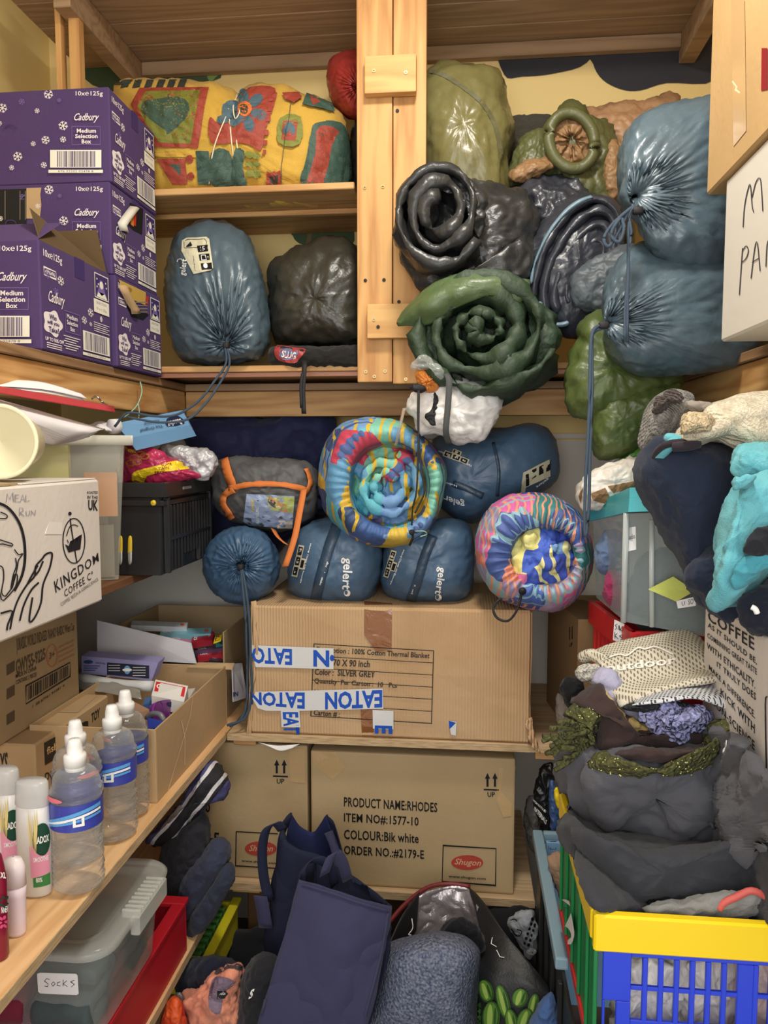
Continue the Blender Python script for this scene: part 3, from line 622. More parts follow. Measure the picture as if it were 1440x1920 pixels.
pf('lining', None, None, tanl, [(1140, 272), (1156, 262), (1166, 290), (1170, 350), (1158, 376), (1140, 372), (1130, 330)], 2.07, .03, .05, jk, lab='tan lining edge')
# --- dark rolled bags
r1 = thing('rolled_sleeping_bag', 'shiny black rolled sleeping bag overlapping the central post', 'sleeping bag', at(880, 520, 1.95))
pf('body', None, None, black_n, [(800, 345), (860, 335), (920, 345), (985, 350), (1010, 400), (1010, 500), (960, 560), (860, 560), (800, 540), (770, 480), (775, 400)], 2.0, .11, .2, r1, c=(890, 450), p=3.5, ws=[(.014, 8, 'v'), (.006, 20, 'r')])
obj('roll', *spiral(at(826, 420, 1.88), (0, -1, .05), .20, .115, 2.6, .022, sq=(.9, 1.08), r0=.03, ph=1.9, ws=[(.012, 13, 'v'), (.005, 30, 'r')]), black_n, r1)
pf('end_flap', None, None, black_n, [(790, 345), (840, 325), (890, 340), (912, 380), (905, 440), (890, 440), (872, 380), (830, 350)], 1.83, .02, .05, r1, ws=[(.006, 20, 'v')])
pf('lower_fold', None, None, black_n, [(745, 420), (760, 470), (800, 520), (870, 520), (940, 500), (985, 440), (1000, 500), (960, 545), (860, 565), (790, 545), (752, 490)], 1.9, .05, .05, r1, c=(860, 525), ws=[(.008, 14, 'v')])
pf('dark_crumpled_jacket', 'crumpled dark jacket with a red zip pull between the black roll and green jacket', 'jacket', dkn, [(972, 370), (985, 340), (1030, 330), (1075, 335), (1110, 360), (1150, 400), (1130, 470), (1060, 500), (990, 480), (975, 430)], 2.06, .07, .1, c=(1040, 400), na=130, nr=24, ws=[(.022, 11, 'c'), (.008, 24, 'r')])
r2 = thing('rolled_sleeping_bag', 'navy rolled sleeping bag with pale blue lining edge beside the blue drawstring sacks', 'sleeping bag', at(1080, 610, 1.95))
pf('body', None, None, dkn, [(985, 480), (1000, 430), (1040, 385), (1090, 366), (1140, 380), (1185, 420), (1190, 520), (1170, 600), (1110, 640), (1040, 625), (1000, 570)], 2.0, .09, .16, r2, c=(1085, 490), p=3, ws=[(.010, 8, 'v', (.6, 0, .8), 3)])
Rr = thing  # noqa
def arc(cx, cy, rx, ry, a0, a1, rot, n=18):
    o = []
    for i in range(n+1):
        t = math.radians(a0+(a1-a0)*i/n); x, y = rx*math.cos(t), ry*math.sin(t); o.append((cx+x*math.cos(rot)-y*math.sin(rot), cy+x*math.sin(rot)+y*math.cos(rot)))
    return o
def arcsheet(name, par, m, cx, cy, rx, ry, a0, a1, rot, Y, dep=.12, th=.02, ws=(), label=None):
    A = arc(cx, cy, rx, ry, a0, a1, rot, 40); G = np.array([[at(x, y, Y+dep*j/8) for j in range(9)] for x, y in A])
    V, Fc = sheet(G, th, .3); return obj(name, crinkle(V, Fc, ws) if ws else V, Fc, m, par, label=label)
for k, (rx, ry, a0, a1, th) in enumerate([(66, 128, -230, 20, .02), (52, 112, -250, 40, .024), (38, 92, -260, 30, .024), (24, 64, -270, 60, .022), (10, 34, -270, 60, .018)]):
    arcsheet('fold_layer', r2, dkn, 1082+k*5, 492+k*6, rx, ry, a0, a1, .45, 1.89+k*.004, .1, th, ws=[(.005, 16, 'v')])
pl_b = nyl('pale_blue_lining', (110, 134, 148), rough=.4)
arcsheet('lining_edge', r2, pl_b, 1080, 490, 70, 130, -215, -110, .45, 1.885, .06, .01, ws=[(.003, 20, 'n')], label='pale blue lining edge')
arcsheet('lining_edge', r2, pl_b, 1085, 500, 58, 118, 60, 130, .45, 1.885, .06, .012, label='pale blue lining edge')
pf('grey_fleece_lump', 'slate grey cloth bundle in front of the navy roll, left of the drawstring sacks', 'blanket', nyl('slate_nylon', (74, 82, 88), rough=.5), [(1068, 545), (1080, 510), (1120, 480), (1175, 455), (1215, 470), (1220, 540), (1180, 600), (1110, 590), (1075, 575)], 1.88, .05, .1, c=(1140, 530), ws=[(.009, 12, 'v', (.8, 0, .5), 2)])
# --- big dark green roll
dgn = nyl('dark_green_nylon', (42, 60, 40), rough=.6, st=.8)
r3 = thing('rolled_sleeping_bag', 'large dark green rolled sleeping bag bulging over the rack edge above the white bag', 'sleeping bag', at(895, 700, 1.9))
pf('body', None, None, dgn, [(790, 600), (800, 540), (850, 508), (930, 505), (1000, 535), (1045, 600), (1040, 650), (980, 680), (880, 684), (810, 660)], 1.98, .12, .22, r3, c=(910, 600), p=4, ws=[(.008, 9, 'v')])
obj('roll', *spiral(at(908, 632, 1.86), (-.08, -1, .06), .20, .165, 3.6, .026, sq=(1.0, .86), r0=.012, ph=2.2, quilt=9, na=50, ws=[(.016, 10, 'v'), (.006, 24, 'r')]), dgn, r3)
obj('top_flap', *patch([[(745, 600, 1.84), (790, 548, 1.80), (850, 515, 1.78), (930, 508, 1.78), (990, 528, 1.80)], [(744, 608, 1.82), (790, 575, 1.77), (850, 545, 1.75), (925, 530, 1.75), (992, 545, 1.77)], [(748, 613, 1.82), (800, 610, 1.79), (850, 580, 1.77), (915, 556, 1.76), (975, 568, 1.77)]], 8, .006, [(.006, 12, 'v')]), nyl('mid_green_nylon', (78, 96, 60), rough=.4), r3)
pf('outer_fold', None, None, dgn, [(975, 530), (1010, 560), (1044, 600), (1042, 650), (1000, 715), (930, 740), (860, 730), (880, 715), (940, 700), (985, 660), (1000, 600)], 1.84, .04, .07, r3, c=(1000, 655), ws=[(.010, 13, 'v')])
pf('outer_fold', None, None, dgn, [(786, 640), (790, 600), (815, 570), (830, 600), (835, 660), (870, 715), (850, 722), (800, 690)], 1.83, .03, .07, r3, c=(815, 650), ws=[(.010, 13, 'v')])
# --- white carrier bag with orange bag and strap
wbag = thing('white_carrier_bag', 'crumpled white plastic bag hanging under the dark green roll', 'bag', at(850, 828, 1.8))
wp = mat('white_plastic', (226, 224, 220), .45, [(22, .5, 'n')])
pf('body', None, None, wp, [(768, 745), (790, 720), (840, 705), (900, 720), (938, 745), (935, 775), (918, 810), (900, 826), (860, 830), (820, 812), (785, 812), (778, 790), (764, 765)], 1.85, .07, .1, wbag, c=(850, 765), p=3, na=110, nr=18, ws=[(.012, 14, 'c'), (.004, 34, 'r')])
pf('hole', None, None, cordb, [(815, 735), (824, 748), (820, 772), (810, 790), (818, 798), (808, 796), (797, 780), (806, 770), (814, 755)], 1.785, .006, .02, wbag, lab='torn hole with dark cloth inside')
obj('strap', *strap([at(836, 700, 1.76), at(842, 715, 1.74), at(840, 760, 1.735), at(836, 808, 1.74), at(842, 832, 1.77)], .014, (1, 0, 0), .003), mat('grey_strap', (70, 72, 72), .8), wbag)
osk = thing('orange_stuff_sack', 'small orange gathered sack in clear film beside the central post', 'bag', at(805, 735, 1.78))
pf('sack_body', None, None, nyl('orange_nylon', (206, 124, 52), rough=.4), [(780, 700), (795, 690), (815, 692), (826, 708), (822, 728), (804, 736), (786, 724)], 1.79, .025, .03, osk, c=(802, 716), pleat=(12, .004, .8))
pf('film_wrap', None, None, clear('clear_film', (200, 205, 200), .28, .1), [(768, 690), (778, 672), (800, 668), (826, 690), (836, 700), (828, 712), (812, 694), (786, 694)], 1.76, .015, .04, osk, ws=[(.006, 24, 'v')])
pf('black_grip', None, None, cordb, [(771, 722), (796, 722), (798, 732), (790, 736), (771, 731)], 1.765, .012, .012, osk)
cord(osk, [(786, 732, 1.755), (785, 780, 1.74), (784, 850, 1.72), (781, 920, 1.70), (774, 952, 1.70), (772, 985, 1.70)], .0022, cordb); cord(osk, [(784, 732, 1.755), (784, 800, 1.735), (790, 880, 1.71), (796, 920, 1.70), (786, 946, 1.70), (778, 962, 1.695)], .0022, cordb)
# --- green sleeping bag hanging on the right
gn = nyl('leaf_green_nylon', (72, 86, 42), rough=.42, st=.5)
gb = thing('green_sleeping_bag', 'leaf green sleeping bag hanging loose under the blue drawstring sacks', 'sleeping bag', at(1170, 860, 1.75))
pf('upper_fold', None, None, gn, [(1075, 640), (1095, 605), (1130, 592), (1200, 600), (1260, 640), (1290, 700), (1260, 740), (1180, 770), (1110, 785), (1068, 778), (1056, 720), (1062, 670)], 1.80, .08, .1, gb, c=(1150, 690), p=3, na=110, nr=18, ws=[(.014, 9, 'v', (.7, 0, -.5), 2), (.005, 22, 'r')])
pf('lower_bag', None, None, gn, [(1110, 760), (1150, 730), (1220, 715), (1275, 720), (1260, 770), (1225, 810), (1190, 850), (1150, 864), (1115, 858), (1106, 820)], 1.78, .07, .08, gb, c=(1170, 790), p=3, ws=[(.007, 9, 'v', (.7, 0, .5), 2)])
# --- two blue drawstring sacks
b1 = pf('drawstring_sack', 'upper of two large shiny blue drawstring sacks stacked on the right', 'sleeping bag', steel, [(1158, 330), (1166, 270), (1190, 225), (1230, 200), (1300, 184), (1400, 172), (1450, 250), (1450, 430), (1400, 490), (1340, 515), (1270, 512), (1220, 480), (1190, 420), (1165, 390)], 1.68, .12, .15, c=(1188, 368), p=3.2, na=170, nr=26, pleat=(30, .011, .42), dent=.02, ws=[(.008, 6, 'n'), (.003, 18, 'r', (1, 0, .4), 3)])
b2 = pf('drawstring_sack', 'lower of two large shiny blue drawstring sacks stacked on the right', 'sleeping bag', steel, [(1130, 600), (1134, 540), (1160, 490), (1200, 455), (1260, 470), (1340, 470), (1420, 480), (1440, 570), (1430, 670), (1340, 694), (1250, 706), (1190, 700), (1150, 670), (1134, 635)], 1.70, .13, .12, c=(1136, 606), p=3.2, na=170, nr=26, pleat=(28, .010, .40), dent=.02, ws=[(.008, 6, 'n'), (.003, 18, 'r', (1, 0, .3), 3)])
cord(b1, [(1196, 385, 1.56), (1180, 400, 1.55), (1178, 450, 1.55), (1178, 520, 1.55), (1172, 580, 1.55), (1172, 636, 1.55)]); cord(b1, [(1188, 388, 1.56), (1180, 410, 1.55), (1184, 440, 1.55), (1178, 480, 1.55), (1176, 640, 1.55)])
cord(b1, [(1190, 385, 1.56), (1165, 405, 1.54), (1145, 425, 1.54), (1132, 448, 1.54), (1142, 462, 1.54), (1162, 430, 1.54), (1178, 396, 1.55)], .0035); cord(b1, [(1180, 392, 1.56), (1158, 415, 1.535), (1146, 440, 1.535), (1160, 454, 1.535), (1170, 430, 1.535), (1166, 410, 1.54)], .0035)
cord(b2, [(1134, 608, 1.56), (1116, 615, 1.55), (1108, 640, 1.54), (1106, 720, 1.53), (1102, 830, 1.52), (1098, 900, 1.52), (1096, 985, 1.52), (1098, 1005, 1.52)], .0035); cord(b2, [(1134, 614, 1.56), (1112, 625, 1.55), (1110, 660, 1.54), (1110, 740, 1.53), (1106, 850, 1.52), (1104, 960, 1.52), (1098, 1008, 1.52)], .0035)
for b_, (x, y) in ((b1, (1196, 395)), (b2, (1132, 610))): p = at(x, y, 1.555); obj('toggle', *rbox(p[0]-.01, p[0]+.01, p[1]-.006, p[1]+.006, p[2]-.007, p[2]+.007, bev=.003), cordb, b_)
# ================================================================== left side
def boxo(name, b, m, parent, bev=.003, lab=None, **k): return obj(name, *rbox(*b, bev=bev, **k), m, parent, False, label=lab)
def hexa(q, ext):
    """prism: q = 4 world points, ext = vector"""
    q = [V3(p) for p in q]; V = q+[p+V3(ext) for p in q]
    Fc = [(0, 1, 2, 3), (7, 6, 5, 4), (0, 4, 5, 1), (1, 5, 6, 2), (2, 6, 7, 3), (3, 7, 4, 0)]; return np.array(V), Fc
def open_box(T, x0, x1, y0, y1, z0, z1, m, t=.004, name='side_panel', zf=None):
    for b in ((x0, x1, y0, y0+t, z0, zf or z1), (x0, x1, y1-t, y1, z0, z1), (x0, x0+t, y0+t, y1-t, z0, z1), (x1-t, x1, y0+t, y1-t, z0, z1)): boxo(name, b, m, T, .001)
    boxo('base_panel', (x0+t, x1-t, y0+t, y1-t, z0, z0+t), m, T, .001)
pur = card('purple_card', (82, 64, 106), (76, 58, 100)); purd = ink('purple_dark', (62, 46, 98)); pfw = ink('purple_print', (226, 216, 216)); purf = ink('purple_faint', (120, 100, 160))
crm = ink('cream_panel', (226, 222, 206)); brown_in = card('brown_inside', (96, 78, 54)); card_t = card('tan_card', (188, 158, 118)); card_b = card('tan_card_dull', (172, 148, 112))
def cad_side(o, U, Vv, T, torn=None):
    P = Print(on_plane(o, U, Vv), .0006)
    L = U is not None
    P.rect(.46, 0, .6, .2, purd, .2)
    P.text('10x\u212e125g', .05, .07, .235, .085, pfw, .012); P.frame(.05, .235, .2, .305, .008, pfw); P.text('4306496', .065, .25, .12, .04, pfw, .02)
    for (x, y, r, m) in ((.26, .3, .045, pfw), (.09, .3, .035, purf), (.19, .42, .035, purf), (.67, .5, .045, pfw), (.57, .6, .04, pfw), (.665, .62, .022, pfw)): 
        if not (torn and torn[0] < x < torn[2] and torn[1] < y < torn[3]): P.snow(x, y, r, m)
    P.text('Cadbury', .09, .43, .21, .14, pfw, .012, .5)
    P.poly([(.14+.115*(1+.13*math.cos(5*t))*math.cos(t), .73+.115*(1+.13*math.cos(5*t))*math.sin(t)) for t in np.linspace(0, 2*math.pi, 41)[:-1]], pfw, 0, .5)
    for i, (s, x, w) in enumerate((('Who', .095, .09), ('will you', .065, .15), ('Take?', .08, .13))): P.text(s, x, .65+i*.058, w, .05, purd, .02)
    P.text('UP TO 50% OFF', .035, .87, .235, .035, pfw, .03)
    for i in range(3): P.rect(.05, .92+i*.02, .24, .928+i*.02, pfw)
    P.frame(.295, .57, .5, .77, .006, purf)
    for i, s in enumerate(('Medium', 'Selection', 'Box')): P.text(s, .32+(.045 if i == 2 else 0), .595+i*.057, .15-(.09 if i == 2 else 0), .045, pfw, .02)
    for i in range(6): P.rect(.27+.02*(i % 2), .81+i*.024, .5-.03*(i % 3), .818+i*.024, pfw)
    P.rect(.74, .06, .965, .32, crm); P.rect(.75, .07, .955, .31, purd)
    P.poly([(.76, .30), (.80, .22), (.83, .12), (.87, .12), (.90, .22), (.945, .30)], purf); P.ell(.85, .17, .03, .04, crm); P.poly([(.77, .305), (.80, .25), (.85, .28), (.90, .25), (.94, .305)], crm)
    for x, y in ((.78, .12), (.80, .17), (.92, .13), (.93, .18), (.78, .2)): P.ell(x, y, .008, .01, crm)
    P.rect(.72, .335, .965, .475, crm); P.text('SELECTION', .76, .355, .16, .025, purd); P.text('10 x \u212e 125g', .76, .415, .16, .035, purd)
    P.ell(.83, .53, .018, .03, pfw); P.text('0', .822, .51, .015, .04, purd)
    for i in range(5): P.rect(.71, .58+i*.022, .96-.03*(i % 2), .587+i*.022, pfw)
    P.rect(.54, .705, .955, .905, crm); P.barcode(.575, .715, .34, .18, purd, 36); P.rect(.53, .925, .96, .955, crm); P.text('076 22202 02478 8', .6, .93, .28, .02, purd)
    return P.build('printed_side', T)
def cad_front(tgt, ox, oy, s, x_min=-60):
    M_ = on_px(tgt); P = Print(lambda u, v, off: M_(ox+(u-205)*s, oy+(v-163)*s, off), .0006)
    P.text('10x\u212e125g', 142, 171, 51, 11, pfw, .012)
    for x, y, r, m in ((91, 177, 9, pfw), (5, 203, 9, pfw), (41, 191, 6, purf), (70, 208, 5, pfw), (119, 236, 9, pfw), (86, 263, 8, pfw), (63, 270, 5, pfw), (119, 262, 6, pfw), (34, 294, 9, pfw), (83, 310, 6, pfw), (23, 315, 5, pfw), (0, 232, 5, pfw), (112, 189, 4, purf)): P.snow(x, y, r, m)
    P.text('Cadbury', 140, 213, 47, 18, pfw, .012, .5); P.frame(136, 238, 189, 272, .7, purf)
    for i, (t, x, w) in enumerate((('Medium', 145, 36), ('Selection', 142, 42), ('Box', 154, 18))): P.text(t, x, 242+i*10, w, 8, pfw, .025)
    P.rect(95, 282, 191, 315, crm); P.barcode(108, 284, 72, 30, purd, 40); P.rect(92, 319, 194, 325, crm); P.text('076 22202 02478 8', 110, 320, 66, 4, purd)
    P.rect(-30, 281, 16, 325, crm); P.stroke([(10, 243), (12, 237), (20, 235), (28, 238), (30, 243)], 2, purd, smooth=3)
    P.build('printed_front', tgt)
def cad(label, x0, x1, y0, y1, z0, z1, front, torn=None):
    T = thing('chocolate_box', label, 'box', ((x0+x1)/2, (y0+y1)/2, z0), None)
    b = boxo('carton_body', (x0, x1, y0, y1, z0, z1), pur, T); cad_side((x1+.0001, y0, z1), (0, y1-y0, 0), (0, 0, z0-z1), T, torn)
    return T, b
TA, bA = cad('purple chocolate carton standing nearest on the left ledge with its flaps open', -1.11, -.81, 1.42, 1.714, 1.743, 1.951, 1)
TB, bB = cad('purple chocolate carton at the bottom of the back stack, torn corner showing gold', -1.10, -.80, 1.722, 1.985, 1.743, 1.951, 0, (.05, 0, .7, .45))
TC, bC = cad('purple chocolate carton in the middle of the back stack, with a torn hole', -1.11, -.81, 1.728, 1.99, 1.953, 2.16, 1, (.1, 0, .7, .4))
TD, bD = cad('purple chocolate carton on top of the back stack', -1.11, -.81, 1.737, 1.995, 2.162, 2.372, 1)
cad_front(bD, 205, 163, 1); cad_front(bC, 205, 342, .99); cad_front(bA, 73.5, 451, 1.19)
zt = 1.951
obj('flap', *hexa([(-1.11, 1.423, zt), (-.812, 1.423, zt), (-.82, 1.53, zt+.06), (-1.11, 1.53, zt+.06)], (0, .003, .002)), pur, TA, False)
obj('flap', *hexa([(-.812, 1.43, zt), (-.812, 1.71, zt), (-.89, 1.62, zt+.075), (-.875, 1.51, zt+.085)], (-.003, 0, .002)), [brown_in], TA, False, label='brown inner side of the flap')
obj('flap', *hexa([(-1.108, 1.709, zt), (-.815, 1.709, zt), (-.84, 1.719, zt+.1), (-1.10, 1.719, zt+.1)], (0, .003, 0)), brown_in, TA, False)
# torn places
Mb = on_px(bB); P = Print(Mb, .0009); gold = mat('gold_card', (222, 182, 84), .35, metal=.3)
P.poly([(212, 518), (240, 524), (262, 536), (279, 546), (279, 590), (268, 600), (246, 594), (236, 572), (222, 548)], blk); P.poly([(222, 524), (273, 548), (272, 572), (234, 556)], gold); P.ell(242, 544, 5, 5, ink('gold_dark', (150, 110, 40))); P.poly([(273, 555), (278, 556), (277, 570), (273, 571)], ink('red_stripe', (190, 50, 30)))
for i in range(4): P.rect(248, 566+i*6, 276, 568+i*6, ink('grey_txt', (130, 120, 110)))
P.build('torn_opening', TB); M2 = on_px(bB)
G = hitgrid(M2, [[(x+dx, y, .004+.006*(dx > 0)) for dx in (0, 6, 12)] for x, y in ((214, 519), (218, 535), (226, 552), (234, 568), (242, 580), (244, 589))]); obj('torn_flap', *sheet(G, .002), card_t, TB, label='torn tan cardboard edge')
P = Print(on_px(bC), .0009); P.poly([(243, 380), (268, 392), (266, 440), (250, 432), (243, 425), (241, 400)], blk); P.poly([(244, 396), (250, 399), (250, 425), (244, 420)], ink('orange_stripe', (206, 130, 50))); P.poly([(250, 400), (255, 402), (254, 424), (250, 422)], ink('red_stripe', (190, 50, 30)))
P.poly([(-20, 356), (50, 354), (50, 425), (-20, 425)], blk); P.poly([(50, 353), (78, 352), (76, 365), (78, 385), (75, 410), (50, 410)], card_t)
for x in (10, 38, 48): P.stroke([(x, 358), (x, 412)], 1.2, ink('grey_txt', (130, 120, 110)))
P.build('torn_opening', TC); M2 = on_px(bC)
G = hitgrid(M2, [[(x+dx, y+dx*.5, .003+.012*math.sin(dx/14*3.1)) for dx in (0, 5, 10, 15)] for x, y in ((242, 386), (234, 396), (225, 408), (218, 418), (222, 432))]); obj('torn_flap', *sheet(G, .002), mat('torn_white', (206, 200, 186), .7), TC, label='curled torn paper flap')

# --- tag string from the ledge
tg = obj('green_string', *tube([at(263, 716, 1.86), at(266, 735, 1.85), at(258, 758, 1.84), at(246, 772, 1.83), at(232, 783, 1.82)], .0016, 6, 4), mat('mint_string', (150, 186, 160), .7)); tag(tg, 'thin pale green string hanging from the left ledge', 'string')
obj('loose_end', *tube([at(259, 757, 1.84), at(261, 770, 1.84), at(260, 788, 1.84)], .0014, 6, 4), MATS['mint_string'], tg)
# --- kingdom box
KT = thing('coffee_carton', 'white coffee carton with crown and hand drawing at the left edge', 'box', (-.85, 1.24, 1.257))
wcard = card('white_card', (216, 208, 200), (208, 200, 192))
kb = boxo('carton_body', (-.99, -.70, .90, 1.413, 1.2575, 1.494), wcard, KT, .004)
boxo('top_flap', (-.985, -.705, 1.16, 1.409, 1.4945, 1.497), wcard, KT, .001); obj('top_flap', *hexa([(-.705, .90, 1.495), (-.705, 1.15, 1.495), (-.98, 1.15, 1.507), (-.98, .90, 1.509)], (0, 0, .003)), card_b, KT, False)
K = on_px(kb); P = Print(K, .0006); bk = ink('print_black', (34, 30, 34))
P.rect(84, 905, 116, 1002, ink('clear_tape', (226, 220, 212), .3)); 
P.textq('ROASTED', (163, 921), (183, 921), (163, 926), bk, .01); P.textq('IN THE', (163, 929), (183, 930), (163, 935), bk, .01); P.textq('UK', (165, 937), (183, 938), (165, 957), bk, .03)
hw = ink('pen_grey', (150, 146, 150))
for s in ([(11, 942), (13, 926), (18, 936), (23, 924), (25, 941)], [(35, 928), (28, 928), (28, 941), (36, 941)], [(28, 934), (34, 934)], [(37, 942), (42, 928), (46, 941)], [(39, 937), (45, 936)], [(48, 928), (48, 941), (55, 938)],
          [(36, 968), (36, 952), (42, 953), (43, 958), (36, 961), (45, 968)], [(48, 958), (49, 967), (54, 966), (55, 957)], [(58, 967), (58, 958), (65, 966), (66, 956)]): P.stroke(s, 1.1, hw)
# crown roundel
P.stroke([(138+20.5*math.cos(t), 1014+42*math.sin(t)) for t in np.linspace(0, 2*math.pi, 40)[:-1]], 2.0, bk, True)
P.stroke([(131, 972), (133, 990), (138, 1020), (141, 1040), (144, 1056)], 2.2, bk, smooth=3); P.ell(130.5, 963, 3.2, 3.6, bk); P.stroke([(124, 1005), (130, 988), (138, 984), (146, 987)], 1.8, bk, smooth=3)
P.poly([(121, 1020), (128, 1024), (131, 1015), (135, 1022), (140, 1010), (143, 1017), (150, 1003), (153, 1002), (150, 1030), (128, 1036)], bk); P.stroke([(125, 1012), (128, 1018)], 1.5, bk)
P.textq('KINGDOM', (100, 1090), (183, 1036), (104, 1112), bk, .008, sp=1.15, br=(185, 1052)); P.textq('COFFEE C\u00ba', (119, 1107), (173, 1070), (121, 1120), bk, .004, sp=1.15, br=(175, 1083))
for i in range(12): P.ell(136+i*2.4, 1122-i*2.0, .6, .6, bk)
P.textq('COFFEE WITH A CONSCIENCE', (112, 1131), (182, 1083), (114, 1137), bk, 0, sp=1.2, br=(184, 1088))
# hand + globe
P.stroke([(-40, 940), (-10, 942), (14, 952), (34, 978), (44, 1010), (46, 1048), (40, 1080), (26, 1108)], 5, bk, smooth=5)
for pts in ([(0, 960), (12, 966), (10, 972), (-8, 972)], [(-8, 1010), (8, 1015), (22, 1020), (20, 1024), (4, 1020), (-8, 1022)], [(26, 1030), (34, 1040), (42, 1038), (34, 1050), (32, 1062), (28, 1080), (22, 1102), (20, 1100), (24, 1078), (30, 1060), (28, 1046)], [(-8, 1060), (4, 1064), (6, 1085), (2, 1110), (8, 1118), (14, 1112), (22, 1100), (26, 1078), (32, 1080), (28, 1100), (12, 1120), (2, 1124), (-6, 1090)]): P.stroke(pts, 2.2, bk, smooth=3)
for pts in ([(18, 1180), (24, 1150), (34, 1122), (50, 1096), (64, 1080), (66, 1062), (78, 1048), (84, 1040), (94, 1036), (97, 1042), (92, 1066), (80, 1096), (76, 1130), (64, 1158), (54, 1164), (60, 1120)], [(64, 1080), (72, 1070), (80, 1052)], [(36, 1164), (44, 1134), (58, 1106), (72, 1092)], [(50, 1096), (56, 1084), (70, 1060)], [(12, 1182), (14, 1170), (22, 1146), (0, 1150)]): P.stroke(pts, 3.4, bk, smooth=4)
P.build('printed_side', KT)
# --- cream bowl
def lathe(prof, c, axis, n=40, sq=(1, 1)):
    a, s, u = frame(axis, (0, 0, 1) if abs(axis[2]) < .9 else (0, 1, 0)); V, Fc = [], []
    for (h, r) in prof:
        for j in range(n): t = 2*math.pi*j/n; V.append(V3(c)+a*h+s*(max(r, 1e-4)*math.cos(t)*sq[0])+u*(max(r, 1e-4)*math.sin(t)*sq[1]))
    for i in range(len(prof)-1):
        for j in range(n): k = (j+1) % n; Fc.append((i*n+j, i*n+k, (i+1)*n+k, (i+1)*n+j))
    return np.array(V), Fc
bowl = obj('paper_tub', *lathe([(0, .056), (-.002, .060), (.003, .062), (.006, .058), (.10, .044), (.102, .001), (.012, .001), (.010, .055), (.004, .0555), (0, .056)], at(-3, 828, 1.18), (-.25, 1, 0)), mat('cream_paper', (238, 230, 192), .6)); tag(bowl, 'cream paper tub lying on its side on the white coffee carton', 'tub')
# --- clear tub
CT = thing('clear_storage_tub', 'frosted clear tub with papers on top behind the white coffee carton', 'storage box', (-.9, 1.62, 1.2565))
frost = clear('frosted_plastic', (222, 218, 200), .26, .3); Cc = V3((-.748, 1.66)); uu = V3((-.917, -.4)); ww = V3((-.4, .917))
def rc(a, b, z): p = Cc+uu*a+ww*b; return (p[0], p[1], z)
def tub_shell(a0, a1, b0, b1, z0, z1, tp, z_r):
    lo = [rc(a0+tp, b0+tp*.4, z0), rc(a1-tp, b0+tp*.4, z0), rc(a1-tp, b1-tp*.4, z0), rc(a0+tp, b1-tp*.4, z0)]; hi = [rc(a0, b0, z1), rc(a1, b0, z1), rc(a1, b1, z1), rc(a0, b1, z1)]
    V = np.array(lo+hi); Fc = [(0, 1, 2, 3)]+[(i, (i+1) % 4, 4+(i+1) % 4, 4+i) for i in range(4)]; return V, Fc
obj('tub_body', *tub_shell(.012, .38, .0, .10, 1.2575, 1.572, .02, 0), frost, CT, False)
for (p, q) in ((rc(-.004, -.008, 0), rc(.39, -.008, 0)), (rc(-.004, -.008, 0), rc(-.004, .11, 0)), (rc(.39, -.008, 0), rc(.39, .11, 0)), (rc(-.004, .11, 0), rc(.39, .11, 0))):
    a = V3(p)+V3((0, 0, 1.572)); b = V3(q)+V3((0, 0, 1.572)); obj('rim', *strap([a, (a+b)/2, b], .022, (0, 0, 1), .006, 0), clear('frosted_rim', (226, 224, 210), .7, .3), CT)
def inner(name, label, cat, a0, a1, b0, b1, z0, z1, m, par=None):
    V, Fc = hexa([rc(a0, b0, z0), rc(a1, b0, z0), rc(a1, b1, z0), rc(a0, b1, z0)], (0, 0, z1-z0)); o = obj(name, V, Fc, m, None, False); return tag(o, label, cat)
inner('yellow_tray', 'pale yellow plastic tray inside the frosted clear tub', 'tray', .13, .30, .012, .07, 1.43, 1.562, mat('pale_yellow', (214, 208, 110), .4))
inner('snack_packet', 'orange snack packet inside the frosted clear tub', 'packet', .03, .10, .03, .06, 1.40, 1.50, mat('orange_packet', (214, 140, 60), .4))
inner('packet', 'dark packet low inside the frosted clear tub', 'packet', .04, .12, .02, .06, 1.262, 1.38, mat('grey_packet', (120, 112, 92), .5))
# --- papers and red folder
pap = mat('paper_white', (226, 222, 224), .8)
pp = thing('paper_stack', 'fanned stack of white papers on top of the clear tub', 'papers', at(80, 825, 1.62))
for i in range(7):
    d = i*7; obj('paper', *patch([[(-40, 738+d*.9, 1.274), (60, 766+d*.75, 1.365), (194-i*4, 804+d*.35, 1.511)], [(-40, 742+d, 1.238), (60, 775+d*.8, 1.329), (170-i*6, 812+d*.4, 1.456)], [(-40, 752+d, 1.201), (40, 786+d*.8, 1.292), (130-i*5, 822+d*.3, 1.420)]], 6, .0012), pap, pp)
rf = thing('red_folder', 'red folder with a clip lying over the white papers', 'folder', at(120, 772, 1.474))
redc = mat('folder_red', (176, 56, 62), .45)
obj('cover', *patch([[(-40, 718, 1.238), (80, 738, 1.365), (213, 762, 1.529)], [(-40, 729, 1.210), (80, 751, 1.338), (216, 773, 1.511)]], 6, .003), redc, rf)
obj('paper', *patch([[(-40, 712, 1.292), (70, 715, 1.383), (152, 738, 1.474)], [(-40, 722, 1.256), (80, 730, 1.365), (164, 748, 1.492)]], 6, .0015), pap, rf, label='white sheet under the clip'); obj('paper', *patch([[(-40, 717, 1.292), (70, 722, 1.383), (150, 741, 1.474)], [(-40, 726, 1.256), (80, 736, 1.365), (160, 752, 1.492)]], 6, .0015), pap, rf)
obj('clip', *tube([at(172, 748, 1.511), at(180, 743, 1.511), at(186, 748, 1.511), at(194, 756, 1.511), at(202, 760, 1.665)], .002, 6, 4), mat('steel_clip', (180, 176, 168), .25, metal=1), rf)
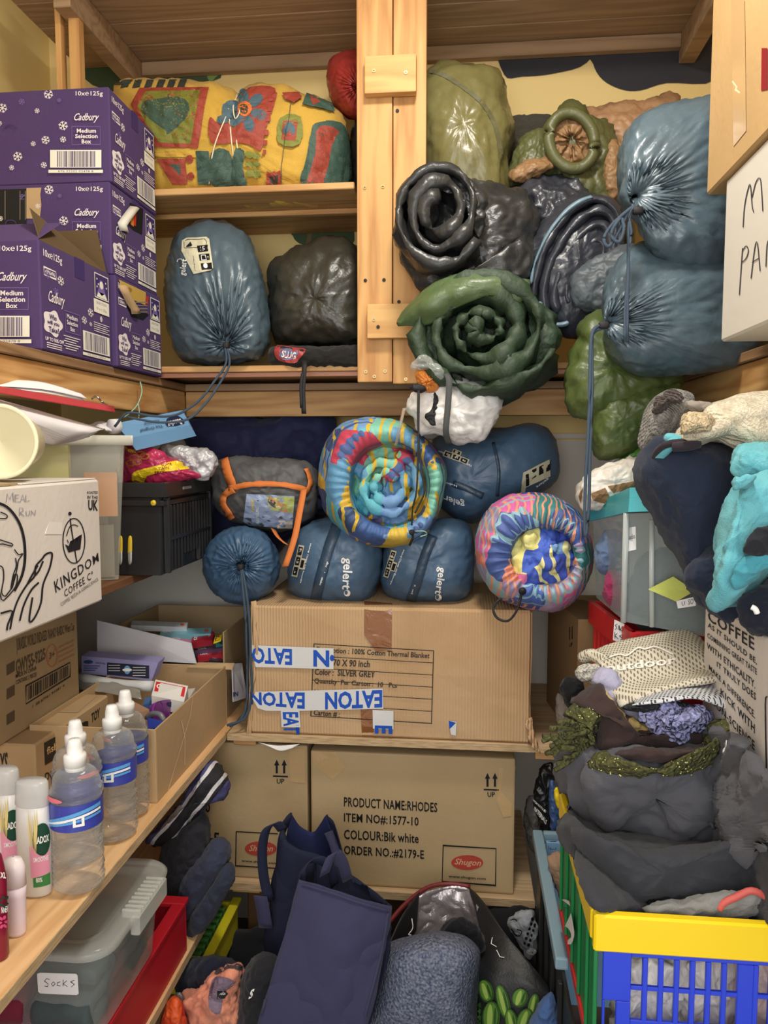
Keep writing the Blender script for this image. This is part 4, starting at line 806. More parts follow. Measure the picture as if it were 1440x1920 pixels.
pap2 = obj('crumpled_receipts', *patch([[(150, 808, 1.70), (185, 790, 1.74), (215, 800, 1.76)], [(160, 815, 1.68), (190, 805, 1.70), (220, 812, 1.73)]], 8, .003, [(.006, 40, 'v')]), pap); tag(pap2, 'crumpled white receipts between the papers and the blue foil box', 'paper')
# --- kitchen foil box
fb = thing('foil_box', 'blue kitchen foil box lying upside down under the upper ledge', 'box', at(280, 822, 1.85))
fblue = mat('foil_blue', (112, 158, 200), .5)
q = [at(215, 794, 1.74), at(342, 769, 1.98), at(356, 797, 1.96), at(240, 822, 1.72)]
fbo = obj('box_body', *hexa(q, (.01, .02, -.028)), fblue, fb, False); obj('roll_end', *lathe([(0, .001), (0, .017), (.02, .018), (.02, .001)], at(207, 800, 1.72), (.5, .8, .05)), pap, fb)
P = Print(on_px(fbo), .0008); dkb2 = ink('foil_navy', (26, 40, 70))
P.poly([(313, 785), (334, 780), (346, 794), (314, 799)], dkb2, 2); P.textq('Bacofoil', (342, 796), (316, 800), (338, 785), pfw, .02, br=(314, 790)); P.textq('Kitchen Foil', (299, 792), (272, 797), (297, 787), dkb2, .01); P.textq('The Original', (306, 801), (264, 811), (303, 795), dkb2, .01, br=(262, 804)); P.textq('KITCHEN', (330, 778), (300, 783), (329, 776), dkb2); P.build('printed_face', fb)
# --- black folding crate
bc = thing('black_crate', 'black ribbed folding crate on the narrow left shelf', 'crate', (-.76, 1.94, 1.257)); bp2 = plas('black_plastic', (36, 36, 38), .3)
open_box(bc, -.83, -.705, 1.715, 2.06, 1.2575, 1.44, bp2, .006)
for z0, z1, e in ((1.44, 1.475, .012), (1.42, 1.434, .006)):
    boxo('rim', (-.836, -.70+e*.5, 1.708, 1.718, z0, z1), bp2, bc, .002); boxo('rim', (-.706, -.70+e, 1.712, 2.065, z0, z1), bp2, bc, .002)
boxo('rim', (-.836, -.70, 2.06, 2.07, 1.44, 1.475), bp2, bc)
for i in range(15):
    y = 1.735+i*.0215
    if i in (0, 14): boxo('rib', (-.705, -.690, y, y+.010, 1.26, 1.44), bp2, bc, .002)
    else: boxo('rib', (-.705, -.693, y, y+.009, 1.262+.03*(4 < i < 10), 1.42), bp2, bc, .002)
boxo('rib', (-.704, -.692, 1.74, 2.04, 1.335, 1.345), bp2, bc, .002); boxo('latch', (-.694, -.686, 1.82, 1.88, 1.452, 1.462), mat('latch_grey', (150, 150, 150), .2), bc, lab='shiny grey latch')
yb = mat('yellow_plastic_k', (214, 180, 40), .4)
kn = thing('yellow_handled_tool', 'yellow handled tool tips seen in the slots of the black crate', 'tool', at(235, 1060, 1.757))
for px in (225, 243):
    V, Fc = puff([(px-3, 1010), (px+4, 1006), (px+5, 1030), (px+3, 1056), (px-3, 1056)], 1.709, .004, .003, na=30, nr=5); obj('handle', V, Fc, yb, kn); V, Fc = puff([(px-3, 1038), (px+4, 1034), (px+4, 1056), (px-2, 1058)], 1.706, .003, .002, na=30, nr=4); obj('blade', V, Fc, mat('bright_steel', (200, 200, 200), .2, metal=.6), kn)
p = at(288, 943, 1.709); obj('yellow_stud', *lathe([(0, .001), (0, .006), (.006, .007), (.006, .001)], p-V3((0, .004, 0)), (0, 1, 0), 14), yb, bc, label='yellow round stud')
# --- snacks
sb = pf('snack_bag', 'magenta twin pack snack bag lying on the black crate', 'bag', mat('magenta_foil', (176, 44, 84), .3, (26, .5, 'n')), [(228, 842), (240, 834), (290, 842), (330, 862), (372, 888), (376, 896), (340, 902), (300, 910), (250, 906), (226, 905), (222, 870)], 1.84, .05, .05, c=(290, 875), p=3, ws=[(.006, 20, 'v')])
P = Print(on_px(sb), .001, sub=6); yp = mat('pack_yellow', (238, 208, 40), .4); P.poly([(248, 890), (258, 882), (300, 872), (330, 864), (356, 874), (352, 880), (312, 884), (276, 892), (270, 906), (250, 906)], yp, 2); rdk = ink('pack_red', (150, 30, 40)); pret = mat('pretzel', (170, 96, 44), .5)
for k, (s, y) in enumerate((('SUPER', 872), ('TWIN', 878), ('PACK', 884))): P.textq(s, (302-k*6, y-2+k*.5), (322-k*6, y-4+k*.8), (303-k*6, y+3+k*.5), rdk, .02)
for cx, cy in ((252, 858), (264, 852), (258, 866), (246, 868), (272, 856)): P.stroke([(cx+8*math.cos(t), cy+5*math.sin(t)) for t in np.linspace(0, 2*math.pi, 12)[:-1]], 3, pret, True)
P.poly([(222, 840), (226, 840), (226, 906), (222, 906)], yp); P.textq('Pretzels', (236, 838), (254, 844), (236, 845), yp, .02); P.build('printed_front', sb)
pf('silver_bag', 'silver grey foil bag beside the magenta snack bag', 'bag', mat('silver_film', (190, 190, 192), .3, (24, .6, 'n'), metal=.15), [(300, 842), (318, 832), (350, 840), (398, 846), (408, 868), (400, 885), (386, 900), (350, 900), (322, 870)], 1.93, .04, .05, c=(352, 866), p=3, ws=[(.012, 16, 'c'), (.004, 34, 'r')])
# --- lower-left cartons
def printbox(T, tgt, fn, name='printed_side'): P = Print(on_px(tgt), .0007); fn(P); P.build(name, T)
UG = thing('toy_carton', 'upper brown toy carton with barcode under the narrow shelf', 'box', (-1.06, 1.6, 1.006)); ub = boxo('carton_body', (-1.25, -.895, 1.25, 1.68, .9745, 1.2), card_b, UG, .004)
bw = ink('box_print', (92, 76, 58)); bkp = ink('box_black', (48, 42, 38)); orp = ink('box_orange', (180, 110, 80))
def f(P):
    P.textq('JURASSIC WORLD INDASED \'NANO\' RAIDC Wien Car', (30, 1196), (139, 1166), (31, 1228), bw, .01, br=(140, 1186)); P.textq('GWY55-9225', (29, 1237), (84, 1214), (30, 1268), bw, .03, br=(85, 1236)); P.textq('MADE IN CHINA', (29, 1264), (68, 1248), (29, 1272), bkp, .01); P.textq('CONTAINS 2 PIECES', (29, 1276), (68, 1260), (29, 1284), bkp, .01)
    for y in (1245, 1290, 1338): P.textq('I', (12, y+2), (27, y-7), (12, y+22), bw, .2)
    P.stroke([(97+10*math.cos(t), 1229+21*math.sin(t)) for t in np.linspace(0, 2*math.pi, 26)[:-1]], 2, orp, True); P.stroke([(89, 1244), (105, 1214)], 2, orp); P.textq('3+', (92, 1224), (102, 1220), (92, 1236), bw, .02)
    for i in range(4): P.textq('WARNING SMALL PARTS', (109, 1212+i*9), (138, 1198+i*9), (109, 1216+i*9), orp, .01)
    P.stroke([(48, 1286), (131, 1242), (131, 1268), (48, 1320)], 2.2, bkp, True)
    rnd = random.Random(3); x = 52.
    while x < 127: w = rnd.choice([.9, 1.6, 2.2]); y = 1286-(x-48)*.53; y1 = 1318-(x-48)*.61; P.poly([(x, y+3), (x+w, y+2.4), (x+w, y1-3.4), (x, y1-3)], bkp, 0, .3); x += w+rnd.choice([1, 1.5, 2])
    P.textq('1  88 87961 91081 4', (60, 1322), (120, 1282), (60, 1328), bkp, 0, br=(120, 1287))
printbox(UG, ub, f)
LG = thing('toy_carton', 'lower tan toy carton with black brand panel behind the bottles', 'box', (-1.0, 1.6, .861)); lb = boxo('carton_body', (-1.25, -.835, 1.385, 1.70, .8305, .9735), card_t, LG, .004)
def f(P):
    P.poly([(82, 1393), (120, 1372), (160, 1352), (165, 1352), (165, 1400), (120, 1420), (110, 1432), (100, 1425), (84, 1435)], bkp, 0); P.textq('fisher-price', (87, 1402), (156, 1362), (88, 1420), ink('brand_tan', (214, 176, 120)), .015, br=(156, 1376))
    P.textq('DC LEAGUE', (84, 1450), (150, 1412), (84, 1466), bkp, .02, br=(150, 1426)); P.textq('TOY', (171, 1338), (187, 1326), (171, 1356), bkp, .03)
    P.textq('YS', (0, 1412), (15, 1410), (0, 1452), bkp, .03)
printbox(LG, lb, f); P = Print(on_px(lb), .0008)
P.poly([(70, 1336), (160, 1300), (190, 1302), (150, 1340)], ink('red_label', (150, 80, 60)), 0); P.poly([(76, 1336), (158, 1304), (182, 1305), (146, 1337)], card_t, 0); P.build('top_label', LG)
# --- back open box and its packs
BB = thing('open_carton', 'open carton of toothbrush packs at the back of the left shelf', 'box', (-.75, 2.08, .861)); open_box(BB, -.95, -.63, 1.94, 2.28, .8305, 1.07, card_b, zf=.93)
whc = card('white_card_in', (206, 204, 210)); pass
obj('front_flap', *hexa([at(182, 1163, 1.94), at(358, 1206, 1.935), at(368, 1244, 1.925), at(182, 1234, 1.935)], (0, .004, 0)), whc, BB, False, label='white inner face of the folded flap')
sf = obj('side_flap', *hexa([at(434, 1245, 1.96), at(452, 1243, 2.04), at(461, 1308, 2.02), at(436, 1316, 1.95)], (.003, 0, 0)), whc, BB, False, label='white side flap with lettering'); P = Print(on_px(sf), .0007); P.textq('IN', (437, 1298), (446, 1297), (437, 1306), ink('flap_blue', (40, 50, 100)), .03); P.build('print', BB)
packs = [((1170, 255, 1930, 215, 12, 0), (196, 200, 204)), ]
def pack(name, label, cat, q4, ext, col, marks=None, rough=.35, group=None, m=None):
    T = thing(name, label, cat, V3(q4[2]), group); b = obj('pack_body', *hexa(q4, ext), m or mat('pk_%s' % '_'.join(map(str, col)), col, rough), T, False)
    if marks: P = Print(on_px(b), .0008, sub=4); marks(P); P.build('printed_front', T)
    return T
def pq(x0, y0, x1, y1, w, Y, dy=-.02):
    """flat pack seen from above: near-left x0,y0 to far-right x1,y1, pixel width w"""
    return [at(x0, y0, Y), at(x1, y1, Y+.02), at(x1+w*.25, y1-w, Y+.06), at(x0+w*.25, y0-w, Y+.05)]
toothb = [(245, 1172, 350, 1176, 9, 1.98, (190, 194, 198), 'clear topped silver toothbrush pack lying topmost at the back of the open carton'), (300, 1190, 395, 1188, 11, 1.97, (120, 176, 190), 'pale turquoise toothbrush pack in the open carton'),
    (318, 1200, 372, 1206, 9, 1.95, (196, 120, 140), 'pink and clear toothbrush pack in the open carton'), (358, 1206, 398, 1200, 16, 1.95, (150, 34, 48), 'dark red toothpaste pack with white marks in the open carton'), (366, 1222, 425, 1214, 10, 1.95, (90, 60, 90), 'purple toothbrush pack below the dark red toothpaste pack'),
    (370, 1232, 420, 1226, 10, 1.93, (176, 40, 54), 'red toothbrush pack by the carton corner'), (392, 1238, 428, 1240, 10, 1.92, (50, 50, 60), 'black toothbrush pack at the front corner of the open carton'), (372, 1246, 400, 1244, 10, 1.92, (70, 66, 66), 'charcoal pack under the white flap'),
    (404, 1204, 428, 1212, 10, 1.97, (60, 130, 130), 'teal shiny pack against the right wall of the open carton')]
for (x0, y0, x1, y1, w, Y, c, lb_) in toothb:
    def mk(P, x0=x0, y0=y0, x1=x1, y1=y1, w=w): P.textq('ORAL', (x0+6, y0-w*.7), (x0+22, (y0*.7+y1*.3)-w*.7), (x0+5, y0-w*.3), wht, .02); P.ell(x1-8, y1-w*.5, 4, w*.25, ink('pk_dot', (220, 90, 70)))
    pack('toothbrush_pack', lb_, 'packet', pq(x0, y0, x1, y1, w, Y+.04), (0, .004, -.016), c, mk)
tpq = pq(400, 1206, 414, 1201, 12, 1.95); pack('price_sticker', 'small yellow price tag on the packs in the open carton', 'sticker', tpq, (0, 0, -.002), (226, 200, 30), lambda P: P.textq('\u00a33', (403, 1194), (412, 1192), (403, 1203), rdk, .03))
# purple toothpaste box
pack('toothpaste_box', 'lilac toothpaste box propped across the front of the white flap', 'box', [at(153, 1230, 1.84), at(297, 1242, 1.80), at(284, 1277, 1.79), at(153, 1262, 1.83)], (.005, .03, .006), (150, 146, 190),
     lambda P: (P.poly([(201, 1242), (280, 1248), (280, 1272), (201, 1265)], ink('tp_dark', (42, 44, 62))), P.ell(239, 1256, 6, 8, ink('tp_blue', (110, 160, 210))), P.ell(239, 1256, 9, 3, wht), P.ell(166, 1241, 9, 3.5, ink('tp_navy', (50, 70, 120))), P.textq('white & shine', (180, 1240), (198, 1242), (180, 1244), ink('tp_navy', (50, 70, 120)), .01),
                [P.rect(158, 1248+i*4, 188-4*i, 1249.4+i*4, ink('tp_navy', (50, 70, 120))) for i in range(3)], [P.rect(204, 1247+i*5, 226, 1248+i*5, wht) for i in range(3)], [P.rect(250, 1251+i*5, 274, 1252+i*5, wht) for i in range(4)]), .5)
obj_ = thing('paper_roll', 'rolled white paper under the lilac toothpaste box', 'paper', at(220, 1300, 1.78)); obj('roll', *tube([at(145, 1270, 1.80), at(215, 1283, 1.76), at(286, 1287, 1.74)], .013, 14, 3), mat('roll_white', (206, 206, 204), .5), obj_); obj('sheet', *patch([[(140, 1270, 1.80), (200, 1278, 1.76), (262, 1292, 1.72)], [(148, 1292, 1.76), (200, 1300, 1.72), (266, 1312, 1.68)]], 6, .002, [(.004, 20, 'v')]), mat('shiny_film', (150, 146, 136), .2), obj_)
# --- front long open box
FB = thing('open_carton', 'long open tan carton of toiletries at the edge of the left shelf', 'box', (-.73, 1.69, .861)); open_box(FB, -.89, -.62, 1.46, 1.93, .8305, .985, card_t)
P = Print(on_plane((-.6198, 1.46, .985), (0, .47, 0), (0, 0, -.154)), .0007); P.stroke([(.12, 1), (.42, .25), (.46, 0)], .012, ink('tape_line', (220, 190, 150), .3)); P.stroke([(.30, .2), (.34, .5), (.33, .9)], .01, MATS['ink_tape_line']); P.build('tape', FB)
obj('end_flap', *hexa([at(372, 1244, 1.94), at(440, 1245, 1.935), at(436, 1256, 1.92), at(350, 1252, 1.92)], (0, 0, .003)), card_t, FB, False)
pack('toothpaste_box', 'red and white toothpaste box lying in the long open carton', 'box', pq(284, 1304, 345, 1316, 30, 1.66), (0, 0, -.03), (214, 210, 204), lambda P: (P.poly([(293, 1278), (348, 1289), (345, 1307), (289, 1296)], ink('colg_red', (196, 36, 36)), 0), P.textq('Colgate', (294, 1282), (340, 1291), (292, 1293), wht, .02, br=(338, 1303))))
pack('soap_box', 'white carton with open end in the middle of the long open carton', 'box', [at(312, 1312, 1.76), at(356, 1308, 1.80), at(366, 1290, 1.84), at(330, 1294, 1.82)], (.002, 0, -.03), (206, 200, 190), lambda P: P.textq('FINGERSMITH', (326, 1310), (348, 1309), (326, 1312), bkp))
pack('tablet_box', 'white box lettered in navy against the far side of the long carton', 'box', [at(372, 1314, 1.84), at(402, 1310, 1.87), at(403, 1294, 1.88), at(373, 1297, 1.85)], (0, .04, 0), (200, 198, 196), lambda P: P.textq('TIVE', (376, 1301), (396, 1298), (376, 1309), ink('navy_txt', (40, 44, 90)), .03))
pack('wipes_pack', 'blue packet with dark end in the long open carton', 'packet', pq(268, 1322, 300, 1314, 14, 1.66), (0, 0, -.02), (64, 104, 160))
pu = pf('purple_pack', 'soft purple pad packet with navy oval at the front of the long carton', 'packet', mat('purple_film', (132, 56, 150), .3, (20, .4, 'n')), [(272, 1340), (282, 1322), (310, 1312), (350, 1314), (374, 1320), (372, 1332), (350, 1344), (326, 1358), (300, 1354), (276, 1350)], 1.60, .03, .03, c=(325, 1334), p=3, ws=[(.002, 18, 'n')], fine=None, keep=lambda px, py: .64*1440/(871-px)); P = Print(on_px(pu), .001, sub=6); P.ell(338, 1323, 26, 7, ink('np', (40, 40, 110)), rot=.15); P.textq('LUNEX', (322, 1322), (346, 1328), (321, 1328), wht, .02)
for i in range(7): P.ell(328+10*math.cos(i*.9), 1343+6*math.sin(i*.9), 5, 2, ink('petal', (176, 90, 190)), rot=i*.9)
P.build('printed_front', pu)
pack('blue_packet', 'blue and grey rigid pack standing by the near corner of the long carton', 'packet', [at(276, 1345, 1.545), at(306, 1352, 1.535), at(310, 1356, 1.53), at(277, 1370, 1.52)], (0, .004, -.02), (44, 62, 150)); 
gv = obj('grey_case', *tube([at(276, 1345, 1.56), at(286, 1338, 1.555), at(300, 1340, 1.55), at(308, 1352, 1.545)], .006, 8, 4), mat('grey_case', (110, 110, 118), .3)); tag(gv, 'grey curved plastic rim above the blue packet', 'packet')
pack('card_sleeve', 'brown card sleeve lying left of the white paper roll', 'card', [at(215, 1318, 1.60), at(262, 1336, 1.55), at(280, 1330, 1.57), at(240, 1310, 1.62)], (0, 0, -.02), (170, 136, 112))
# --- water bottles
wat = water('water'); capm = mat('white_cap', (232, 230, 226), .4); lbl = mat('label_blue', (56, 66, 160), .35); lblb = mat('label_light', (90, 160, 220), .35); wshell = clear('bottle_shell', (235, 240, 244), .12, .08)
def bottle(x, y, label, rot=0):
    T = thing('water_bottle', label, 'bottle', (x, y, .8305), 'sports cap water bottles on the left shelf'); R = .0425; zb = .831
    prof = [(0, .001), (.001, .030), (.006, .038), (.012, .040)]; z = .016
    while z < .104: prof += [(z, R-.0045), (z+.004, R-.0012)]; z += .0092
    prof += [(.111, R-.002), (.156, R-.002), (.160, R-.0005), (.164, R-.0035), (.168, R-.001), (.172, R-.004)]
    for i in range(9): a = i/8*math.pi/2; prof.append((.173+.030*math.sin(a), .0145+(R-.019)*math.cos(a)**.8))
    prof += [(.208, .0140), (.208, .001)]
    V, Fc = lathe(prof, (x, y, zb), (0, 0, 1), 48)
    rnd = random.Random(int(x*999+y*77)); off = Vector((rnd.random()*9, 0, 0))
    V = np.array([v+V3(((v[0]-x), (v[1]-y), 0))/R*noise.noise(Vector((v*V3((30, 30, 90)))[:])+off)*.003*(v[2]-zb < .11 or v[2]-zb > .16) for v in V])
    obj('bottle_body', V, Fc, wat, T)
    obj('cap', *lathe([(.206, .001), (.206, .0175), (.222, .018), (.225, .0165), (.227, .0125), (.238, .012), (.245, .0105), (.249, .009), (.250, .001)], (x, y, zb), (0, 0, 1), 28), capm, T)
    obj('cap_ring', *lathe([(.199, .0155), (.204, .0165), (.205, .001)], (x, y, zb), (0, 0, 1), 24), capm, T)
    V, Fc = lathe([(.111, R-.0008), (.154, R-.0008)], (x, y, zb), (0, 0, 1), 48); obj('label_band', V, Fc, lbl, T)
    def M(u, v, off): t = -math.pi/2+u+rot; v = v*1.02+.014; return V3((x+(R-.0004+off)*math.cos(t), y+(R-.0004+off)*math.sin(t), zb+v))
    P = Print(M, .0005, sub=.25)
    def band(y0, y1, h, m): 
        us = np.linspace(-1.2, 1.5, 16); f = lambda u: y0+(y1-y0)*math.sin(min(1, max(0, (u+1.2)/2.7))*math.pi/2); P._add([(u, f(u)) for u in us]+[(u, f(u)-h) for u in us], [(i, i+1, 17+i, 16+i) for i in range(15)], m)
    band(.103, .132, .006, lblb); band(.100, .124, .004, wht); band(.099, .118, .004, lblb)
    for i in range(4): P._add([(-1.3, .134-i*.005), (-.1, .134-i*.005), (-.1, .1325-i*.005), (-1.3, .1325-i*.005)], [(0, 1, 2, 3)], ink('lab_txt', (110, 130, 210)))
    P._add([(.35, .118), (.45, .118), (.45, .104), (.35, .104)], [(0, 1, 2, 3)], wht); P._add([(.65, .118), (.75, .118), (.75, .104), (.65, .104)], [(0, 1, 2, 3)], wht); P._add([(.35, .108), (.75, .108), (.75, .104), (.35, .104)], [(0, 1, 2, 3)], wht)
    P.ell(-.5, .146, .5, .004, ink('lab_red', (220, 120, 130))); P.build('label_print', T)
bottle(-.630, 1.160, 'water bottle nearest the camera in the row of four, blue label facing out'); bottle(-.673, 1.243, 'second water bottle, standing just behind the nearest one', rot=1.5); bottle(-.646, 1.327, 'third water bottle, red and white logo turned to the right', rot=-.3); bottle(-.660, 1.413, 'rearmost water bottle, touching the long open carton', rot=-.2)
# --- shower gel bottles
cl_m = mat('milky_plastic', (214, 212, 208), .3); capc = clear('clear_cap', (206, 206, 204), .6, .25); pink = ink('label_pink', (226, 150, 176)); rgr = ink('label_green', (20, 66, 48))
def radox(x, y, label):
    T = thing('shower_gel_bottle', label, 'bottle', (x, y, .8305), 'pale shower gel bottles beside the water bottles')
    obj('bottle_body', *lathe([(0, .001), (0, .024), (.004, .027), (.05, .0275), (.11, .0285), (.15, .027), (.154, .022), (.155, .001)], (x, y, .8305), (0, 0, 1), 40, (1, .62)), cl_m, T)
    obj('cap', *lathe([(.149, .027), (.152, .0285), (.186, .0265), (.19, .024), (.191, .001)], (x, y, .8305), (0, 0, 1), 40, (1, .62)), capc, T)
    def M(u, v, off): t = -math.pi/2+u; return V3((x+(.0287+off)*math.cos(t), y+(.0287*.63+off)*math.sin(t), .8305+v))
    P = Print(M, .0008, sub=.2); P.poly([(.15, .036), (1.3, .036), (1.3, .092), (.1, .088)], pink); P.poly([(.25, .02), (1.3, .02), (1.3, .04), (.25, .036)], ink('lab_green2', (60, 130, 70)))
    P.ell(.85, .098, .58, .027, rgr); P.textq('RADOX', (.38, .104), (1.3, .104), (.38, .092), wht, .03); P.textq('SMOOTHIE', (.3, .07), (1.2, .07), (.3, .062), wht, .02); P.textq('80%', (.4, .036), (.75, .036), (.4, .028), wht, .02)
    for k in range(5): P.stroke([(.2+.06*k, .09), (.1+.12*k, .135)], .035, ink('oat', (220, 200, 130)))
    P.build('label', T)
radox(-.690, 1.133, 'milky shower gel bottle with pink and green label, right one of the pair'); radox(-.764, 1.172, 'milky shower gel bottle at the left edge, left one of the pair')
T = thing('roll_on_bottle', 'small pinkish white bottle standing in front of the shower gel', 'bottle', (-.661, 1.03, .8305)); pw_ = mat('pinkish_white', (226, 206, 212), .35)
obj('bottle_body', *lathe([(0, .001), (0, .014), (.005, .0155), (.06, .0165), (.075, .0175), (.076, .001)], (-.661, 1.03, .8305), (0, 0, 1), 30, (1, .8)), pw_, T); obj('cap', *lathe([(.0765, .001), (.0765, .0178), (.105, .017), (.116, .012), (.119, .001)], (-.661, 1.03, .8305), (0, 0, 1), 30, (1, .8)), mat('cap_pinkish', (236, 222, 224), .3), T)
T = thing('red_bottle', 'dark red bottle with flower print cut by the left edge', 'bottle', (-.668, .975, .8305)); rb_ = obj('bottle_body', *lathe([(0, .001), (0, .026), (.005, .029), (.12, .030), (.15, .024), (.166, .012), (.167, .001)], (-.668, .975, .8305), (0, 0, 1), 36, (1, .6)), mat('wine_plastic', (126, 22, 48), .25), T)
P = Print(on_px(rb_), .0008, sub=6); P.textq('NNER', (2, 1700), (14, 1698), (2, 1712), wht, .02); P.textq('XL', (0, 1635), (10, 1636), (0, 1646), wht, .03)
for i in range(6): P.ell(5+6*math.cos(i), 1728+9*math.sin(i), 4, 2.5, ink('flower_pink', (200, 70, 120)), rot=i); P.ell(6+6*math.cos(i+.5), 1690+9*math.sin(i+.5), 4, 2, ink('leaf_dark', (30, 60, 50)), rot=i)
P.build('label', T)
# --- lower shelf: red crate, socks tub
rc_ = thing('red_crate', 'shallow red plastic crate on the lower left shelf under the socks tub', 'crate', (-.72, 1.3, .421)); rpl = plas('red_plastic', (176, 24, 38), .4)
open_box(rc_, -.90, -.617, .85, 1.60, .4205, .540, rpl, .005)
for b in ((-.905, -.612, 1.575, 1.605, .534, .545), (-.640, -.612, .85, 1.575, .534, .545)): boxo('rim', b, rpl, rc_, .002)
ST = thing('socks_tub', 'clear lidded tub with a handwritten socks label on the red crate', 'storage box', (-.72, 1.3, .546)); tubp = clear('tub_plastic', (190, 196, 192), .16, .12); lidp = clear('lid_plastic', (206, 208, 200), .34, .2)
def rrect(x0, x1, y0, y1, r, n=6):
    o = []
    for cx, cy, a in ((x1-r, y0+r, -90), (x1-r, y1-r, 0), (x0+r, y1-r, 90), (x0+r, y0+r, 180)):
        for i in range(n+1): t = math.radians(a+90*i/n); o.append((cx+r*math.cos(t), cy+r*math.sin(t)))
    return np.array(o)
def loft(rings):
    n = len(rings[0]); V = np.concatenate(rings); Fc = [(i*n+j, i*n+(j+1) % n, (i+1)*n+(j+1) % n, (i+1)*n+j) for i in range(len(rings)-1) for j in range(n)]; return V, Fc
def ring(x0, x1, y0, y1, r, z, n=6): a = rrect(x0, x1, y0, y1, r, n); return np.c_[a, np.full(len(a), z)]
X0, X1, Y0, Y1, ZL = -.86, -.585, 1.15, 1.44, .722
V, Fc = loft([ring(X0+.03, X1-.03, Y0+.02, Y1-.02, .03, .5465), ring(X0+.025, X1-.025, Y0+.015, Y1-.015, .035, .556), ring(X0+.012, X1-.01, Y0+.008, Y1-.008, .04, ZL-.014)]); Fc.append(tuple(range(28))); tb = obj('tub_body', V, Fc, tubp, ST)
V, Fc = loft([ring(X0, X1+.004, Y0-.006, Y1+.006, .05, ZL-.016), ring(X0, X1+.006, Y0-.008, Y1+.008, .052, ZL-.006), ring(X0+.004, X1, Y0-.002, Y1+.002, .05, ZL), ring(X0+.03, X1-.03, Y0+.028, Y1-.028, .04, ZL), ring(X0+.035, X1-.035, Y0+.033, Y1-.033, .035, ZL-.010), ring(X0+.05, X1-.05, Y0+.045, Y1-.045, .03, ZL-.011)]); Fc.append(tuple(5*28+j for j in range(28))); obj('lid', V, Fc, lidp, ST)
for i in range(9): boxo('clip_rib', (X1-.022, X1+.014, 1.26+i*.013, 1.267+i*.013, ZL-.010, ZL+.006), lidp, ST, .002)
boxo('clip', (X1-.002, X1+.016, 1.25, 1.38, ZL-.036, ZL+.002), lidp, ST, .003)
lp = Print(on_px(tb), .001); lp.poly([(70, 1825), (76, 1823), (143, 1825), (146, 1828), (148, 1862), (144, 1865), (76, 1862), (72, 1858)], mat('label_paper', (226, 226, 226), .6)); pen = ink('pen', (50, 46, 60))
for s in ([(94, 1836), (88, 1834), (84, 1839), (91, 1844), (90, 1849), (84, 1848)], [(101, 1840), (97, 1844), (100, 1848), (104, 1844), (101, 1840)], [(114, 1840), (108, 1842), (108, 1847), (114, 1848)], [(119, 1836), (119, 1849)], [(126, 1838), (119, 1844), (127, 1849)], [(140, 1837), (133, 1840), (140, 1845), (134, 1850)]): lp.stroke(s, 1.2, pen)
lp.build('paper_label', ST)
sk = [((-.82, -.60, 1.27, 1.44), (52, 54, 58), 'charcoal folded socks inside the clear socks tub'), ((-.83, -.72, 1.20, 1.275), (120, 40, 60), 'maroon socks inside the clear socks tub'), ((-.70, -.60, 1.20, 1.275), (66, 78, 80), 'slate folded socks behind the handwritten label in the clear socks tub')]
for (b, c, l_) in sk: V, Fc = folded((b[0]+b[1])/2-.02, (b[2]+b[3])/2-.03, .56, b[1]-b[0], b[3]-b[2], .10, 3, ws=((.005, 22, 'n'),)); o = obj('folded_socks', V, Fc, fab('sock_%d' % c[0], c)); tag(o, l_, 'socks')
# --- striped jersey and navy fleeces
def stripemat(name, pal, scale, rot, rough=.85):
    m = mat(name, pal[0], rough, [(300, .3, 'n'), (22, .3, 'n')]); nt = m.node_tree; N = nt.nodes; Lk = nt.links
    tc = N.new('ShaderNodeTexCoord'); mp = N.new('ShaderNodeMapping'); mp.inputs['Rotation'].default_value = rot; mp.inputs['Scale'].default_value = (scale,)*3; sx = N.new('ShaderNodeSeparateXYZ'); fr = N.new('ShaderNodeMath'); fr.operation = 'FRACT'
    r = N.new('ShaderNodeValToRGB'); r.color_ramp.interpolation = 'CONSTANT'
    while len(r.color_ramp.elements) < len(pal): r.color_ramp.elements.new(.5)
    for i, (p, c) in enumerate(pal_pos(pal)): r.color_ramp.elements[i].position = p
    for i, (p, c) in enumerate(pal_pos(pal)): r.color_ramp.elements[i].color = lin(c)
    n = N.new('ShaderNodeTexNoise'); n.inputs['Scale'].default_value = 8; vm = N.new('ShaderNodeVectorMath'); vm.operation = 'SCALE'; vm.inputs['Scale'].default_value = .03; Lk.new(tc.outputs['Object'], n.inputs[0]); Lk.new(n.outputs['Color'], vm.inputs[0]); va = N.new('ShaderNodeVectorMath'); Lk.new(vm.outputs[0], va.inputs[0]); Lk.new(tc.outputs['Object'], va.inputs[1])
    Lk.new(va.outputs[0], mp.inputs[0]); Lk.new(mp.outputs[0], sx.inputs[0]); Lk.new(sx.outputs[0], fr.inputs[0]); Lk.new(fr.outputs[0], r.inputs[0]); Lk.new(r.outputs[0], N['Principled BSDF'].inputs['Base Color']); return m
def pal_pos(pal): return [(i/len(pal), c) for i, c in enumerate(pal)]
K_, W_, B_ = (30, 30, 34), (210, 208, 210), (74, 74, 122)
sm_ = stripemat('stripe_cloth', [K_, K_, K_, W_, K_, B_, B_, B_, W_], 13, (0, -.66, 0))
pf('striped_jersey', 'black, white and indigo striped jersey rolled up on the navy fleeces', 'clothing', sm_, [(272, 1578), (290, 1560), (330, 1515), (362, 1470), (388, 1430), (405, 1426), (424, 1445), (431, 1475), (420, 1498), (398, 1500), (385, 1520), (350, 1550), (325, 1575), (300, 1590)], 1.74, .08, .06, c=(360, 1510), p=2.6, ws=[(.010, 14, 'v', (.6, 0, .8), 2)])
nvf = fab('navy_fleece', (54, 58, 78)); 
